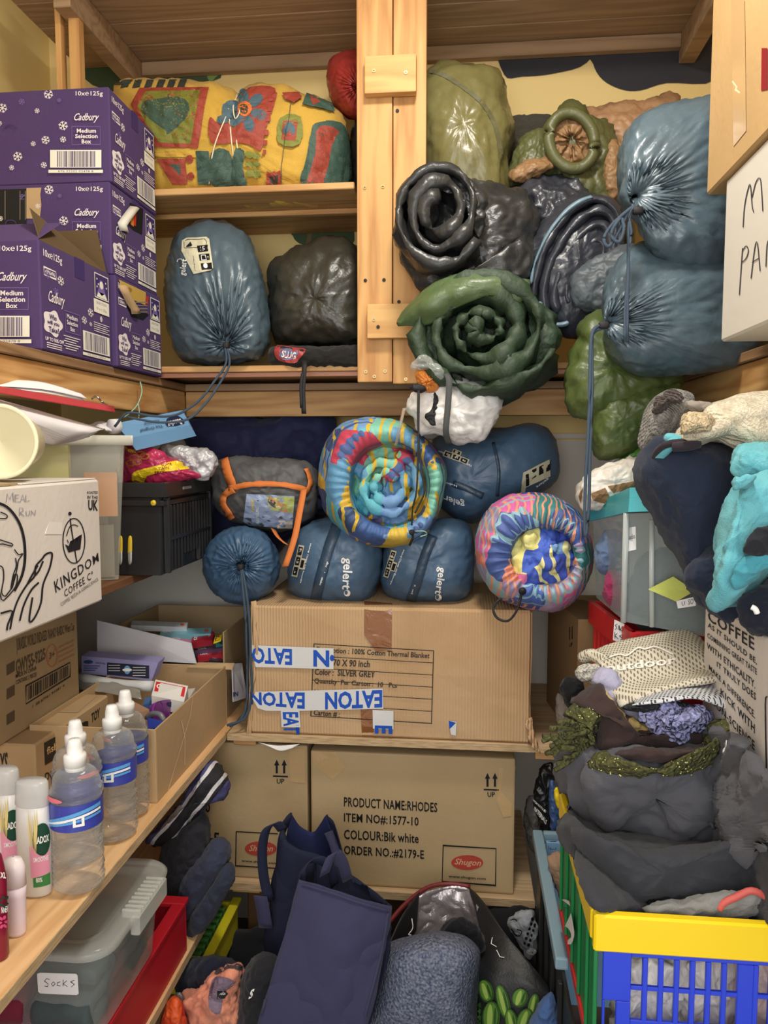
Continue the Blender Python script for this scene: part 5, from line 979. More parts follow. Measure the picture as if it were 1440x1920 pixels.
pf('folded_fleece', 'black folded fleece directly under the striped jersey', 'clothing', fab('black_fleece', (40, 40, 46)), [(300, 1600), (330, 1560), (370, 1530), (385, 1528), (394, 1548), (392, 1590), (380, 1640), (340, 1700), (300, 1690)], 1.72, .06, .08, p=3, ws=[(.006, 12, 'n')])
pf('folded_fleece', 'navy folded fleece, the middle one of the pile by the tan cartons', 'clothing', nvf, [(330, 1680), (350, 1630), (385, 1590), (405, 1570), (428, 1580), (433, 1610), (415, 1640), (380, 1690), (350, 1730), (330, 1720)], 1.70, .07, .06, p=3, ws=[(.006, 12, 'n')])
pf('folded_fleece', 'navy folded fleece at the bottom of the pile, resting on the lower shelf', 'clothing', fab('navy_fleece_b', (48, 54, 70)), [(346, 1740), (370, 1690), (405, 1640), (425, 1618), (436, 1622), (440, 1650), (425, 1680), (395, 1730), (360, 1770), (348, 1770)], 1.68, .06, .06, p=3, ws=[(.005, 12, 'n')])
# ================================================================== centre back
def donut(outer, inner, Y, front, back, deep=.06, n=26, amp=.006, na=150, ws=(), rimY=.8):
    O = resample(cr(outer, 5, True), na, True); I = resample(cr(inner, 5, True), na, True)
    c = I.mean(0); an = lambda P: np.arctan2(P[:, 1]-c[1], P[:, 0]-c[0]); th = np.linspace(-math.pi, math.pi, na, endpoint=False)
    def byang(P):
        a = an(P); o = np.argsort(a); a, P = a[o], P[o]; a = np.r_[a-2*math.pi, a, a+2*math.pi]; return np.stack([np.interp(th, a, np.tile(P[:, k], 3)) for k in (0, 1)], 1)
    O, I = byang(O), byang(I); wob = np.array([noise.noise(Vector((math.cos(a)*2.3, math.sin(a)*2.3, n*.7))) for a in th]); pl = np.cos(n*th+5*wob); V, Fc = [], []
    for (q, dy) in ((.80, deep), (.90, deep*.5), (.97, .012)): V.append(at(*(c+(I-c)*q).T, Y-front*rimY+dy))
    m = 12
    for i in range(m+1):
        t = i/m; P = I+(O-I)*(1-(1-t)**1.5); h = rimY*(1-t)+(1-rimY)*0 + math.sin(math.pi*min(1, t*1.02))*.45*(1-t*.4); h = h if t < 1 else 0
        V.append(at(*P.T, Y-front*min(1, h)+amp*pl*(1-t)**.8))
    oc = O.mean(0)
    for i in range(1, 9):
        a = i/8*math.pi/2; V.append(at(*(oc+(O-oc)*(math.cos(a)**.45 if i < 8 else .02)).T, Y+back*math.sin(a)))
    k = len(V); V = np.concatenate(V)
    for i in range(k-1):
        for j in range(na): l = (j+1) % na; Fc.append((i*na+j, i*na+l, (i+1)*na+l, (i+1)*na+j))
    if ws: V = crinkle(V, Fc, ws)
    return V, Fc
pf('navy_quilt', 'big dark navy quilted sleeping bag stuffed against the back wall', 'sleeping bag', fab('midnight_nylon', (34, 38, 72), rough=.6), [(340, 810), (370, 782), (440, 770), (500, 782), (560, 770), (620, 778), (645, 830), (640, 940), (560, 1000), (480, 1080), (400, 1100), (376, 1000), (380, 900)], 2.29, .10, .07, c=(480, 880), p=3, ws=[(.014, 7, 'v'), (.005, 22, 'r')])
ocm = mat('orange_webbing', (214, 120, 56), .7, (500, .3, 'wz'))
gs = pf('strapped_sleeping_bag', 'charcoal sleeping bag bound with orange webbing straps', 'sleeping bag', nyl('charcoal_nylon', (78, 78, 78), rough=.6, st=.4), [(398, 905), (404, 876), (428, 858), (470, 856), (530, 860), (575, 868), (594, 892), (596, 940), (586, 975), (540, 992), (480, 990), (436, 978), (412, 965), (400, 935)], 2.06, .12, .10, c=(500, 925), p=2.8, ws=[(.008, 10, 'v', (1, 0, .2), 2), (.003, 26, 'r')])
def wrap(tgt, pts, w, m, name='orange_strap', off=.004, th=.002, k=8, lab=None):
    """strap lying on a surface, traced at pixels, width in pixels"""
    M_ = on_px(tgt); P = cr(pts, k); rows = []
    for i in range(len(P)):
        t = P[min(i+1, len(P)-1)]-P[max(i-1, 0)]; nn = np.array([-t[1], t[0]])/max(np.linalg.norm(t), 1e-9)*w/2
        rows.append([(P[i][0]+nn[0]*s, P[i][1]+nn[1]*s, off) for s in (-1, 0, 1)])
    G = hitgrid(M_, rows)
    return obj(name, *sheet(G, th, 1), m, tgt, label=lab) if len(G) > 2 else None
wrap(gs, [(421, 862), (430, 890), (440, 918)], 16, ocm); wrap(gs, [(440, 918), (424, 928), (420, 945), (430, 962), (436, 972)], 12, ocm); wrap(gs, [(430, 916), (470, 909), (520, 909), (560, 915), (576, 922)], 10, ocm); wrap(gs, [(574, 880), (580, 905), (572, 925)], 8, ocm)
obj('orange_strap', *strap([at(570, 918, 1.94), at(562, 960, 1.91), at(552, 1010, 1.88), at(535, 1062, 1.86)], .016, (1, 0, .1)), ocm, gs); obj('orange_strap', *strap([at(512, 992, 1.95), at(522, 1008, 1.90), at(536, 1020, 1.885)], .014, (1, 0, -.5)), ocm, gs)
P = Print(on_px(gs), .0012, sub=10); P.poly([(463, 926), (552, 930), (548, 990), (455, 984)], mat('card_blue', (150, 166, 196), .35)); P.poly([(500, 930), (552, 932), (550, 962), (505, 955)], mat('card_lime', (186, 196, 110), .4)); P.poly([(503, 934), (512, 933), (540, 950), (541, 958), (534, 960), (505, 942)], mat('card_orange', (206, 150, 110), .5), 3); P.ell(512, 944, 12, 5, ink('card_grey', (90, 90, 96)), rot=.7); P.rect(520, 975, 548, 990, ink('card_white', (214, 206, 200))); P.textq('Ajungilak', (470, 960), (470, 935), (478, 960), ink('card_yel', (210, 190, 90)), .02); P.textq('SLEEPING BAG', (480, 980), (480, 950), (486, 980), wht); P.build('printed_card', gs)
s1 = pf('sleeping_bag', 'small blue sleeping bag with gathered end facing out, left of the two labelled ones', 'sleeping bag', nyl('blue_nylon2', (64, 92, 120), st=.35), [(452+70*math.cos(t)*(1.05), 1060+74*math.sin(t)) for t in np.linspace(0, 2*math.pi, 15)[:-1]], 2.00, .10, .10, c=(452, 1062), p=2.8, na=170, nr=24, pleat=(34, .006, .9), dent=.02, ws=[(.004, 9, 'n')])
cord(s1, [(452, 1066, 1.90), (456, 1110, 1.86), (460, 1150, 1.85), (462, 1200, 1.86), (464, 1260, 1.87), (462, 1320, 1.87), (450, 1350, 1.86), (430, 1362, 1.85)], .0035); cord(s1, [(454, 1066, 1.90), (462, 1110, 1.86), (468, 1170, 1.85), (470, 1240, 1.855), (472, 1300, 1.86), (460, 1345, 1.855), (426, 1360, 1.85)], .0035)
p = at(452, 1063, 1.905); obj('toggle', *rbox(p[0]-.008, p[0]+.008, p[1]-.012, p[1]+.01, p[2]-.008, p[2]+.008, bev=.003), cordb, s1)
gband = nyl('gelert_band', (50, 70, 90), st=.6)
def gelert(label, outline, c, band, bw, marks, Y=2.02, fr=.14, bk=.14):
    o = pf('sleeping_bag', label, 'sleeping bag', gel, outline, Y, fr, bk, c=c, p=3.2, na=140, nr=22, ws=[(.007, 7, 'n'), (.003, 20, 'v')], fine=(.0015, 38, 'r'))
    wrap(o, band, bw, gband, 'handle_band', .002); P = Print(on_px(o), .0022, sub=16); marks(P); P.build('printed_marks', o); return o
def gl(P, A, B, C, lab):   # label block: px corners
    P.textq('gelert', *A, wht, .02, br=None); P.textq('Hebog Classic', *B, wht, .02); P.textq('Hebog Classic 200 Envelope', *C, wht, .02)
def ledge_lab(P, x, y, ux, uy, L, w):
    u = np.array([ux, uy]); v = np.array([-uy, ux]); o = np.array([x, y]); f = lambda a, b: tuple(o+u*a*L+v*b*w)
    P.poly([f(0, 0), f(1, 0), f(1, 1), f(0, 1)], mat('cream_label', (206, 200, 170), .6)); P.poly([f(.38, -.75), f(.72, -.75), f(.72, 0), f(.38, 0)], MATS['cream_label'])
    for a in (.05, .37, .69): P.poly([f(a, .15), f(a+.26, .15), f(a+.26, .85), f(a, .85)], blk); P.textq('15', f(a+.06, .35), f(a+.2, .35), f(a+.06, .65), wht, .02)
    P.poly([f(.43, -.6), f(.68, -.6), f(.68, -.1), f(.43, -.1)], blk)
gelert('blue labelled sleeping bag on the taped carton, left of the pair', [(540, 1050), (548, 1005), (575, 980), (620, 968), (670, 972), (705, 1000), (716, 1050), (706, 1100), (680, 1130), (620, 1136), (570, 1130), (545, 1100)], (628, 1052), [(632, 985), (616, 1030), (602, 1080), (590, 1132)], 20,
    lambda P: (gl(P, [(662, 1047), (658, 1105), (640, 1045)], [(620, 1045), (603, 1097), (615, 1044)], [(585, 1020), (566, 1093), (582, 1019)], 1), ledge_lab(P, 572, 1024, -.22, .97, 60, 11), P.ell(651, 1110, 6, 6, wht), P.ell(649, 1109, 3, 4, gel)))
gelert('blue labelled sleeping bag on the taped carton, right of the pair', [(713, 1060), (722, 1010), (750, 985), (800, 975), (850, 970), (884, 985), (892, 1040), (885, 1100), (860, 1128), (800, 1132), (745, 1126), (718, 1100)], (800, 1052), [(812, 1005), (796, 1045), (784, 1085), (770, 1126)], 18,
    lambda P: (gl(P, [(837, 1065), (829, 1114), (819, 1062)], [(793, 1065), (775, 1113), (788, 1064)], [(760, 1032), (735, 1096), (757, 1030)], 1), ledge_lab(P, 745, 1034, -.3, .95, 52, 10), P.ell(822, 1118, 6, 6, wht), P.ell(820, 1117, 3, 4, gel)))
def m3(P):
    P.textq('gelert', (873, 954), (826, 936), (871, 936), wht, .02, br=(829, 922)); P.textq('Hebog Classic 200 Envelope', (884, 876), (822, 848), (885, 871), wht, .02, br=(824, 843)); P.textq('Hebog', (857, 913), (832, 906), (858, 908), wht, .02)
    ledge_lab(P, 880, 862, -.93, -.36, 48, -11)
    P.poly([(980, 886), (1028, 861), (1030, 892), (985, 912), (983, 925), (974, 928)], mat('cream_label', (206, 200, 170), .6)); 
    for i in range(3): P.poly([(996+i*13, 881-i*6), (1004+i*13, 877-i*6), (1004+i*13, 893-i*6), (996+i*13, 897-i*6)], blk)
    P.poly([(984, 890), (990, 887), (991, 908), (985, 910)], blk); P.textq('gelert', (1028, 898), (1005, 914), (1025, 893), wht, .02)
g3 = gelert('blue labelled sleeping bag wedged on its side under the rack, upside down lettering', [(806, 860), (815, 822), (860, 805), (940, 800), (1000, 790), (1036, 812), (1050, 850), (1046, 895), (1000, 930), (940, 960), (885, 980), (840, 962), (810, 920)], (880, 900), [(850, 906), (880, 918), (905, 930)], 12, m3, Y=2.16, fr=.15, bk=.14)
wrap(g3, [(925, 830), (935, 880), (932, 930)], 6, gband, 'gathered_seam', .001)
# --- multicoloured rolls
pal1 = [(96, 150, 186), (200, 76, 92), (54, 74, 112), (120, 186, 166), (200, 164, 54), (110, 150, 196), (62, 78, 110), (188, 66, 86), (90, 170, 186), (108, 108, 150), (206, 176, 70), (64, 96, 150)]
kids = patchy('kids_print', pal1, 13, .6, .05, [((206, 170, 50), 11, .16), ((70, 90, 140), 9, .14)])
kr = thing('printed_sleeping_bag', 'large multicoloured child print sleeping bag rolled in an elastic sack', 'sleeping bag', at(716, 1022, 1.9))
obj('sack', *donut([(597, 890), (606, 840), (640, 795), (700, 780), (760, 792), (810, 830), (836, 880), (832, 930), (812, 985), (775, 1022), (715, 1028), (655, 1008), (612, 965), (598, 925)], [(652, 905), (660, 860), (690, 832), (738, 828), (785, 850), (808, 890), (804, 945), (782, 980), (735, 992), (688, 980), (660, 950)], 1.93, .12, .20, .10, 44, .004, ws=[(.006, 9, 'n'), (.0025, 26, 'r')]), kids, kr)
pf('rolled_quilt', None, None, kids, [(655, 905), (662, 862), (690, 832), (735, 826), (780, 845), (806, 890), (804, 940), (780, 980), (735, 994), (690, 982), (660, 950)], 1.93, .045, .05, kr, c=(728, 905), p=2.4, ws=[(.022, 11, 'v'), (.008, 26, 'v')], na=140, nr=24)
obj('rolled_edge', *spiral(at(728, 908, 1.885), (0, -1, 0), .07, .078, 2.1, .024, r0=.02, ph=.6, sq=(1, 1.05), ws=[(.010, 16, 'v')], quilt=8), kids, kr)
obj('toggle', *lathe([(-.008, .001), (-.008, .006), (.008, .007), (.008, .001)], at(772, 998, 1.80), (.1, -1, .1), 12), cordb, kr); cord(kr, [(772, 998, 1.81), (774, 1008, 1.80), (768, 1022, 1.81)], .003, cordb); cord(kr, [(778, 996, 1.81), (795, 996, 1.81), (800, 1002, 1.82), (788, 1006, 1.82)], .0015, mat('mint_string', (150, 186, 160), .7))
obj('clear_tag', *strap([at(758, 765, 1.80), at(750, 800, 1.80), at(742, 835, 1.82)], .008, (1, 0, .2), .001), clear('film_tag', (190, 170, 150), .4), kr)
pal2 = [(70, 92, 150), (72, 98, 168), (150, 136, 168), (62, 128, 128), (214, 132, 110), (206, 100, 160), (110, 140, 190), (80, 100, 160), (140, 180, 190), (66, 86, 150), (170, 150, 180), (76, 104, 176)]
pas = patchy('pastel_print', pal2, 15, .65, .06, [((220, 150, 120), 20, .22), ((140, 180, 190), 13, .12)])
pas2 = patchy('pastel_inner', [(60, 84, 176), (64, 92, 190), (222, 214, 130), (56, 78, 168), (70, 100, 196), (210, 110, 160), (60, 84, 176), (120, 160, 200)], 14, .65, .12, [((226, 220, 150), 9, .25)])
er = thing('printed_sleeping_bag', 'blue and pastel printed sleeping bag rolled in a drawstring sack beside the teal lidded tub', 'sleeping bag', at(1000, 1145, 1.85))
obj('sack', *donut([(890, 1025), (900, 975), (940, 935), (990, 922), (1040, 928), (1085, 960), (1110, 1010), (1112, 1065), (1085, 1120), (1040, 1148), (985, 1142), (930, 1115), (896, 1070)], [(957, 1040), (965, 1008), (990, 990), (1030, 988), (1068, 1005), (1078, 1045), (1068, 1080), (1035, 1095), (990, 1092), (962, 1070)], 1.87, .11, .17, .09, 30, .007, ws=[(.006, 9, 'n'), (.0025, 26, 'r')]), pas, er)
pf('rolled_quilt', None, None, pas2, [(956, 1040), (964, 1006), (990, 986), (1030, 985), (1070, 1003), (1082, 1045), (1072, 1084), (1035, 1098), (988, 1096), (960, 1072)], 1.86, .085, .05, er, c=(1018, 1040), p=2.6, ws=[(.018, 14, 'v'), (.006, 28, 'v')])
obj('toggle', *lathe([(-.008, .001), (-.008, .007), (.006, .009), (.009, .001)], at(979, 1108, 1.75), (.05, -1, .1), 14), cordb, er)
cord(er, [(978, 1112, 1.752), (974, 1130, 1.75), (966, 1150, 1.75), (952, 1164, 1.755), (934, 1160, 1.76), (925, 1145, 1.765), (930, 1130, 1.77), (940, 1122, 1.775)], .003, cordb)
# --- taped carton
corr = mat('corrugated_card', (194, 162, 124), .8, [(42, .35, 'wx'), (8, .25, 'n')], spec=.25, c2=(184, 150, 110), cs=4)
EB = thing('taped_carton', 'wide battered blanket carton with blue and white tape on the back shelf', 'box', (-.18, 2.05, .829))
V, Fc = rbox(-.540, .166, 1.868, 2.27, .8290, 1.160, .006, 1, 5); V = crinkle(V, Fc, [(.006, 5, 'n'), (.0015, 22, 'r')]); V[:, 2] = np.maximum(V[:, 2], .8288); eb = obj('carton_body', V, Fc, corr, EB, False)
obj('torn_edge', *patch([[(470, 1128, 1.87), (476, 1200, 1.866), (468, 1290, 1.866), (462, 1385, 1.866)], [(480, 1126, 1.875), (484, 1210, 1.864), (476, 1290, 1.864), (470, 1388, 1.866)]], 5, .003, [(.006, 30, 'r')]), corr, EB)
obj('torn_edge', *patch([[(985, 1350, 1.86), (990, 1380, 1.85), (1000, 1405, 1.85)], [(996, 1345, 1.87), (1004, 1385, 1.86), (1012, 1412, 1.86)]], 6, .003, [(.006, 40, 'r')]), corr, EB)
ebl = ink('tape_blue', (24, 78, 176), .35); etw = mat('tape_white', (206, 206, 204), .3); brt = mat('brown_tape', (136, 88, 50), .15, (30, .4, 'n'))
P = Print(on_px(eb), .0014, sub=0)
P.sub = 20; P.poly([(683, 1128), (735, 1132), (734, 1218), (706, 1222), (683, 1190)], brt); P.poly([(676, 1326), (702, 1328), (700, 1398), (680, 1397)], brt); P.sub = 12
L_ = 1.5
fr_ = [(589, 1207), (813, 1220), (809, 1356), (583, 1342)]; P.stroke(fr_, L_, blk, True)
for k in range(1, 6): t = k/6*1.0; a = np.array(fr_[0])*(1-t)+np.array(fr_[3])*t; b = np.array(fr_[1])*(1-t)+np.array(fr_[2])*t; P.stroke([a, b], 1.2, blk)
pk = ink('stamp_dark', (52, 44, 38))
for s, x0, y0, x1, y1, h in (('Description : 100% Cotton Thermal Blanket', 594, 1212, 806, 1224, 13), ('Size : 70 X 90 inch', 594, 1234, 694, 1238, 13), ('Color :  SILVER GREY', 591, 1253, 704, 1258, 12), ('Quantity  Per Carton :  10   Pcs', 590, 1271, 745, 1280, 12), ('Net weight :', 590, 1292, 650, 1296, 11), ('Carton # :', 589, 1330, 638, 1334, 11)): P.textq(s, (x0, y0), (x1, y1), (x0-1, y0+h), pk, .02)
P.sub = 24
def etape(q, words, vert=False):
    P.poly(q, etw)
    for (w0, w1) in words: P.textq('EATON', w0[0], w0[1], w0[2], ebl, .035)
P.poly([(470, 1209), (626, 1215), (626, 1254), (480, 1250)], etw)
P.textq('EATO', (548, 1247), (474, 1243), (548, 1216), ebl, .035, br=(472, 1212)); P.textq('N', (618, 1250), (588, 1249), (618, 1219), ebl, .035); P.ell(623, 1233, 4, 6, ebl)
P.poly([(467, 1294), (480, 1296), (540, 1295), (718, 1290), (719, 1328), (560, 1332), (500, 1332), (468, 1322)], etw)
P.textq('EATON', (572, 1329), (470, 1320), (572, 1297), ebl, .035, br=(469, 1297)); P.textq('EATON', (717, 1326), (610, 1330), (717, 1292), ebl, .035, br=(610, 1297))
P.poly([(527, 1331), (562, 1332), (567, 1393), (530, 1393)], etw); P.textq('EATO', (560, 1334), (564, 1392), (530, 1334), ebl, .035)
P.poly([(699, 1330), (738, 1332), (738, 1400), (700, 1400)], etw); P.textq('EA', (736, 1360), (736, 1399), (703, 1359), ebl, .035)
P.poly([(840, 1350), (856, 1352), (853, 1404), (836, 1402), (846, 1376)], etw); P.poly([(841, 1350), (855, 1354), (843, 1366)], ebl)
P.build('tape_and_print', EB)
# --- tan cartons on the lower shelf
tanc = card('shugon_card', (184, 160, 122), (176, 152, 114)); sred = ink('logo_red', (176, 66, 56)); stan = ink('logo_tan', (206, 170, 130)); gl_t = mat('glossy_tape', (190, 160, 116), .12, (20, .3, 'n'))
def up(P, x, y, s=1):
    for d in (0, 14): P.stroke([(x+d*s, y+26*s), (x+d*s, y+8*s)], 4*s, blk); P.poly([(x+d*s-5*s, y+11*s), (x+d*s, y), (x+d*s+5*s, y+11*s)], blk)
    P.stroke([(x-7*s, y+31*s), (x+21*s, y+32*s)], 3*s, blk); P.text('UP', x, y+36*s, 14*s, 9*s, blk, .02)
SB = thing('tan_carton', 'tan carton printed with product details on the lower back shelf', 'box', (-.12, 2.1, .419)); sb1 = boxo('carton_body', (-.391, .133, 1.90, 2.30, .4185, .776), tanc, SB, .006, seg=2)
P = Print(on_px(sb1), .0008)
for s, x0, y0, x1, y1, h in (('PRODUCT NAME:RHODES', 645, 1494, 820, 1505, 18), ('ITEM NO#:1577-10', 645, 1524, 785, 1532, 18), ('COLOUR:Bik white', 645, 1555, 785, 1563, 18), ('ORDER NO.:#2179-E', 645, 1585, 795, 1594, 18)): P.textq(s, (x0, y0), (x1, y1), (x0, y0+h), blk, .018, sp=1.05)
up(P, 914, 1449)
P.stroke([(831, 1585), (930, 1591), (929, 1660), (829, 1652)], 2, blk, True); P.ell(876, 1617, 30, 14, sred); P.textq('Shugon', (852, 1609), (902, 1612), (852, 1624), stan, .01, .35); P.textq('www.shugon.com', (841, 1640), (911, 1645), (841, 1646), blk, .02)
P.poly([(586, 1408), (628, 1410), (648, 1438), (624, 1462), (588, 1432)], gl_t); P.poly([(936, 1440), (966, 1436), (958, 1530), (944, 1532), (930, 1500)], gl_t); P.build('printed_front', SB)
SL = thing('tan_carton', 'matching tan carton to the left, partly hidden by the navy tote bags', 'box', (-.5, 2.1, .419)); sb2 = boxo('carton_body', (-.70, -.40, 1.905, 2.30, .4185, .786), tanc, SL, .006, seg=2)
P = Print(on_px(sb2), .0008); up(P, 519, 1424); P.stroke([(443, 1559), (520, 1563), (590, 1566)], 2, blk); P.stroke([(443, 1559), (442, 1623), (520, 1628), (590, 1630)], 2, blk); P.ell(489, 1591, 30, 14, sred); P.textq('Shugon', (467, 1584), (512, 1585), (467, 1599), stan, .01, .35); P.textq('www.shugon.com', (453, 1611), (520, 1616), (453, 1617), blk, .02)
P.textq('10', (380, 1505), (394, 1505), (380, 1523), blk, .02); P.textq('2-E', (385, 1559), (411, 1561), (385, 1578), blk, .018); P.poly([(542, 1402), (572, 1404), (572, 1468), (545, 1466)], gl_t); P.build('printed_front', SL)
o = obj('plastic_sheet', *patch([[(484, 1392, 1.857), (520, 1398, 1.855), (562, 1395, 1.857)], [(500, 1397, 1.853), (525, 1408, 1.85), (548, 1403, 1.853)]], 5, .0015), mat('white_sheet', (220, 218, 214), .4)); tag(o, 'sliver of white plastic poking out under the taped carton', 'sheet')
RC = thing('side_carton', 'plain brown carton standing between the taped carton and the red crate', 'box', (.4, 2.0, .829)); rcb = obj('carton_body', *hexa([(.278, 1.885, .829), (.240, 2.2, .829), (.52, 2.22, .829), (.55, 1.9, .829)], (0, 0, .31)), card('brown_card', (150, 120, 84)), RC, False)
P = Print(on_px(rcb), .0008); P.textq('11', (1068, 1176), (1074, 1174), (1068, 1200), blk, .02); P.textq('UP', (1068, 1206), (1074, 1204), (1068, 1214), blk); P.build('printed_marks', RC)
# ================================================================== right side
sh = shelf('plywood shelf on the right, buried under crates', (.62, XR, .5, 1.86, .65, .668), ply_y)
sh2 = shelf('plywood shelf on the right beneath the red crate', (.30, XR, 1.50, 1.859, .812, .83), ply_y)
# white lettered carton and the cardboard box on the upper ledge
MT = thing('white_carton', 'white carton hand lettered in pen on the upper right ledge', 'box', (.63, 1.26, 1.743)); wm = obj('carton_body', *rbox(.452, .85, 1.0, 1.445, 1.7425, 2.022, .004), mat('white_board', (214, 208, 196), .6, (6, .2, 'n')), MT, False)
P = Print(on_px(wm), .0008); pn = ink('marker', (60, 54, 60))
for s in ([(1394, 426), (1397, 385), (1404, 352), (1408, 348), (1411, 385), (1414, 398)], [(1411, 370), (1418, 342), (1426, 334), (1429, 360), (1431, 396)], [(1387, 553), (1390, 510), (1393, 465)], [(1393, 470), (1400, 461), (1404, 470), (1400, 484), (1392, 492)], [(1409, 522), (1416, 465), (1421, 456), (1426, 508)], [(1411, 492), (1424, 484)], [(1437, 500), (1439, 460), (1444, 446)]): P.stroke(s, 1.8, pn, smooth=3)
P.rect(1413, 480, 1440, 640, ink('clear_tape2', (222, 218, 206), .15)); P.build('handwriting', MT)
TT = thing('cardboard_box', 'light brown cardboard box stacked on the white lettered carton', 'box', (.63, 1.26, 2.06)); tm = obj('carton_body', *rbox(.444, .86, 1.0, 1.53, 2.0235, 2.40, .004), card('warm_card', (202, 166, 116)), TT, False)
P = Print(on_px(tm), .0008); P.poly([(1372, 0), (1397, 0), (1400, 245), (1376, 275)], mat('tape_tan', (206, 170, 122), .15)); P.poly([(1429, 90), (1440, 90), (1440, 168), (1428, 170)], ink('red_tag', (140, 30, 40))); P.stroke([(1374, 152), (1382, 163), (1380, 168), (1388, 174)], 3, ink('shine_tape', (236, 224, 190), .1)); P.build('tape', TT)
# red crate
rp2 = plas('red_crate_plastic', (196, 40, 44), .35)
RT = thing('red_basket', 'tall red plastic crate with a handwritten socks tag holding the teal lidded tub', 'crate', (.45, 1.65, .831)); ra, rb = V3((.345, 1.54)), V3((.315, 1.85)); rdx = V3((.36, .03))
def wallpan(T, a, b, z0, z1, m, name, t=.006):
    d = (b-a)/np.linalg.norm(b-a); nn = V3((-d[1], d[0]))*t; return obj(name, *hexa([(a[0], a[1], z0), (b[0], b[1], z0), (b[0], b[1], z1), (a[0], a[1], z1)], (nn[0], nn[1], 0)), m, T, False)
for a, b in ((ra, rb), (ra, ra+rdx), (rb, rb+rdx), (ra+rdx, rb+rdx)):
    wallpan(RT, a, b, .8305, 1.145, rp2, 'side_panel'); wallpan(RT, a-(b-a)*.02+V3((-.006, -.004)), b+(b-a)*.02+V3((-.006, -.004)), 1.14, 1.192, rp2, 'rim', .012)
for i in range(9):
    p = ra+(rb-ra)*(i+.5)/9; obj('rib', *rbox(p[0]-.010, p[0]-.002, p[1]-.006, p[1]+.006, .85, 1.14, .001), rp2, RT, False)
tagp = obj('paper_tag', *hexa([at(1152, 1162, 1.60), at(1170, 1170, 1.585), at(1169, 1207, 1.585), at(1149, 1200, 1.60)], (.001, .001, 0)), mat('label_paper', (226, 226, 226), .6), RT, False); P = Print(on_px(tagp), .0008)
for s in ([(1158, 1170), (1154, 1172), (1157, 1177), (1153, 1181)], [(1161, 1172), (1159, 1180), (1163, 1182), (1161, 1172)], [(1167, 1175), (1164, 1180), (1167, 1185)], [(1153, 1185), (1153, 1197)], [(1158, 1187), (1153, 1192), (1160, 1198)], [(1167, 1190), (1162, 1192), (1167, 1197), (1163, 1200)]): P.stroke(s, 1, pen)
P.build('handwriting', RT)
# teal lidded tub
TL = thing('teal_lidded_tub', 'clear tub with teal lid and socks label sitting in the red crate', 'storage box', at(1230, 1180, 1.6)); tcl = clear('tub_clear', (170, 184, 186), .33, .1); teal = plas('teal_lid', (44, 168, 178), .3)
tf = [at(1112, 976, 1.80), at(1178, 962, 1.52), at(1340, 962, 1.47), at(1330, 980, 1.80)]; tbm = [at(1118, 1120, 1.80), at(1172, 1166, 1.54), at(1330, 1195, 1.50), at(1320, 1120, 1.80)]
V = np.array([V3(p) for p in tbm+tf]); tb2 = obj('tub_body', V, [(0, 1, 2, 3), (0, 1, 5, 4), (1, 2, 6, 5), (2, 3, 7, 6), (3, 0, 4, 7)], tcl, TL, False)
for (p, q) in ((tbm[1], tf[1]),): obj('corner_rib', *tube([V3(p)+V3((-.004, -.003, 0)), V3(q)+V3((-.004, -.003, 0))], .006, 8, 0), clear('rib_clear', (200, 208, 206), .6, .1), TL)
obj('corner_rib', *tube([at(1222, 975, 1.505), at(1222, 1175, 1.52)], .005, 8, 0), MATS['rib_clear'], TL)
obj('lid', *hexa([at(1102, 968, 1.83), at(1180, 936, 1.50), at(1345, 930, 1.45), at(1330, 955, 1.83)], (0, 0, .022)), teal, TL, False); obj('lid_rim', *hexa([at(1102, 978, 1.83), at(1178, 960, 1.495), at(1180, 934, 1.495), at(1102, 962, 1.83)], (.008, .004, 0)), teal, TL, False); obj('lid_rim', *hexa([at(1178, 960, 1.495), at(1345, 955, 1.445), at(1345, 928, 1.445), at(1180, 934, 1.495)], (0, .008, 0)), teal, TL, False)
P = Print(on_px(tb2), .0015); P.poly([(1176, 990), (1192, 987), (1193, 1030), (1176, 1034)], mat('label_paper', (226, 226, 226), .6)); P.textq('Socks', (1177, 1003), (1190, 1000), (1178, 1012), pen); P.build('paper_label', TL)
for l_, O_, c_, Yc in (('dark grey folded clothing inside the teal lidded tub', [(1190, 1175), (1190, 1060), (1230, 1030), (1310, 1030), (1325, 1180)], (66, 70, 74), 1.66), ('maroon and pink socks low inside the teal lidded tub', [(1130, 1120), (1140, 1075), (1170, 1080), (1178, 1140), (1160, 1150)], (150, 50, 90), 1.68), ('blue patterned socks inside the teal lidded tub', [(1120, 1070), (1130, 1000), (1165, 1000), (1172, 1070)], (96, 116, 150), 1.72)):
    pf('folded_socks', l_, 'socks', fab('tubsock_%d' % c_[0], c_), O_, Yc, .04, .04, ws=[(.006, 18, 'v')])
lime = thing('lime_card', 'lime paper card with a white printed strip against the tub', 'card', at(1260, 1130, 1.49)); obj('card', *hexa([at(1215, 1105, 1.50), at(1262, 1081, 1.49), at(1303, 1108, 1.475), at(1268, 1128, 1.475)], (.002, .003, 0)), mat('lime_paper', (178, 186, 90), .7), lime, False); cs_ = obj('strip', *hexa([at(1268, 1127, 1.474), at(1306, 1118, 1.47), at(1304, 1136, 1.47), at(1271, 1141, 1.474)], (.002, .002, 0)), pap, lime, False); P = Print(on_px(cs_), .0006); P.textq('U', (1278, 1128), (1284, 1127), (1278, 1136), blk); P.textq('SO', (1290, 1124), (1300, 1122), (1290, 1134), blk); P.build('print', lime)
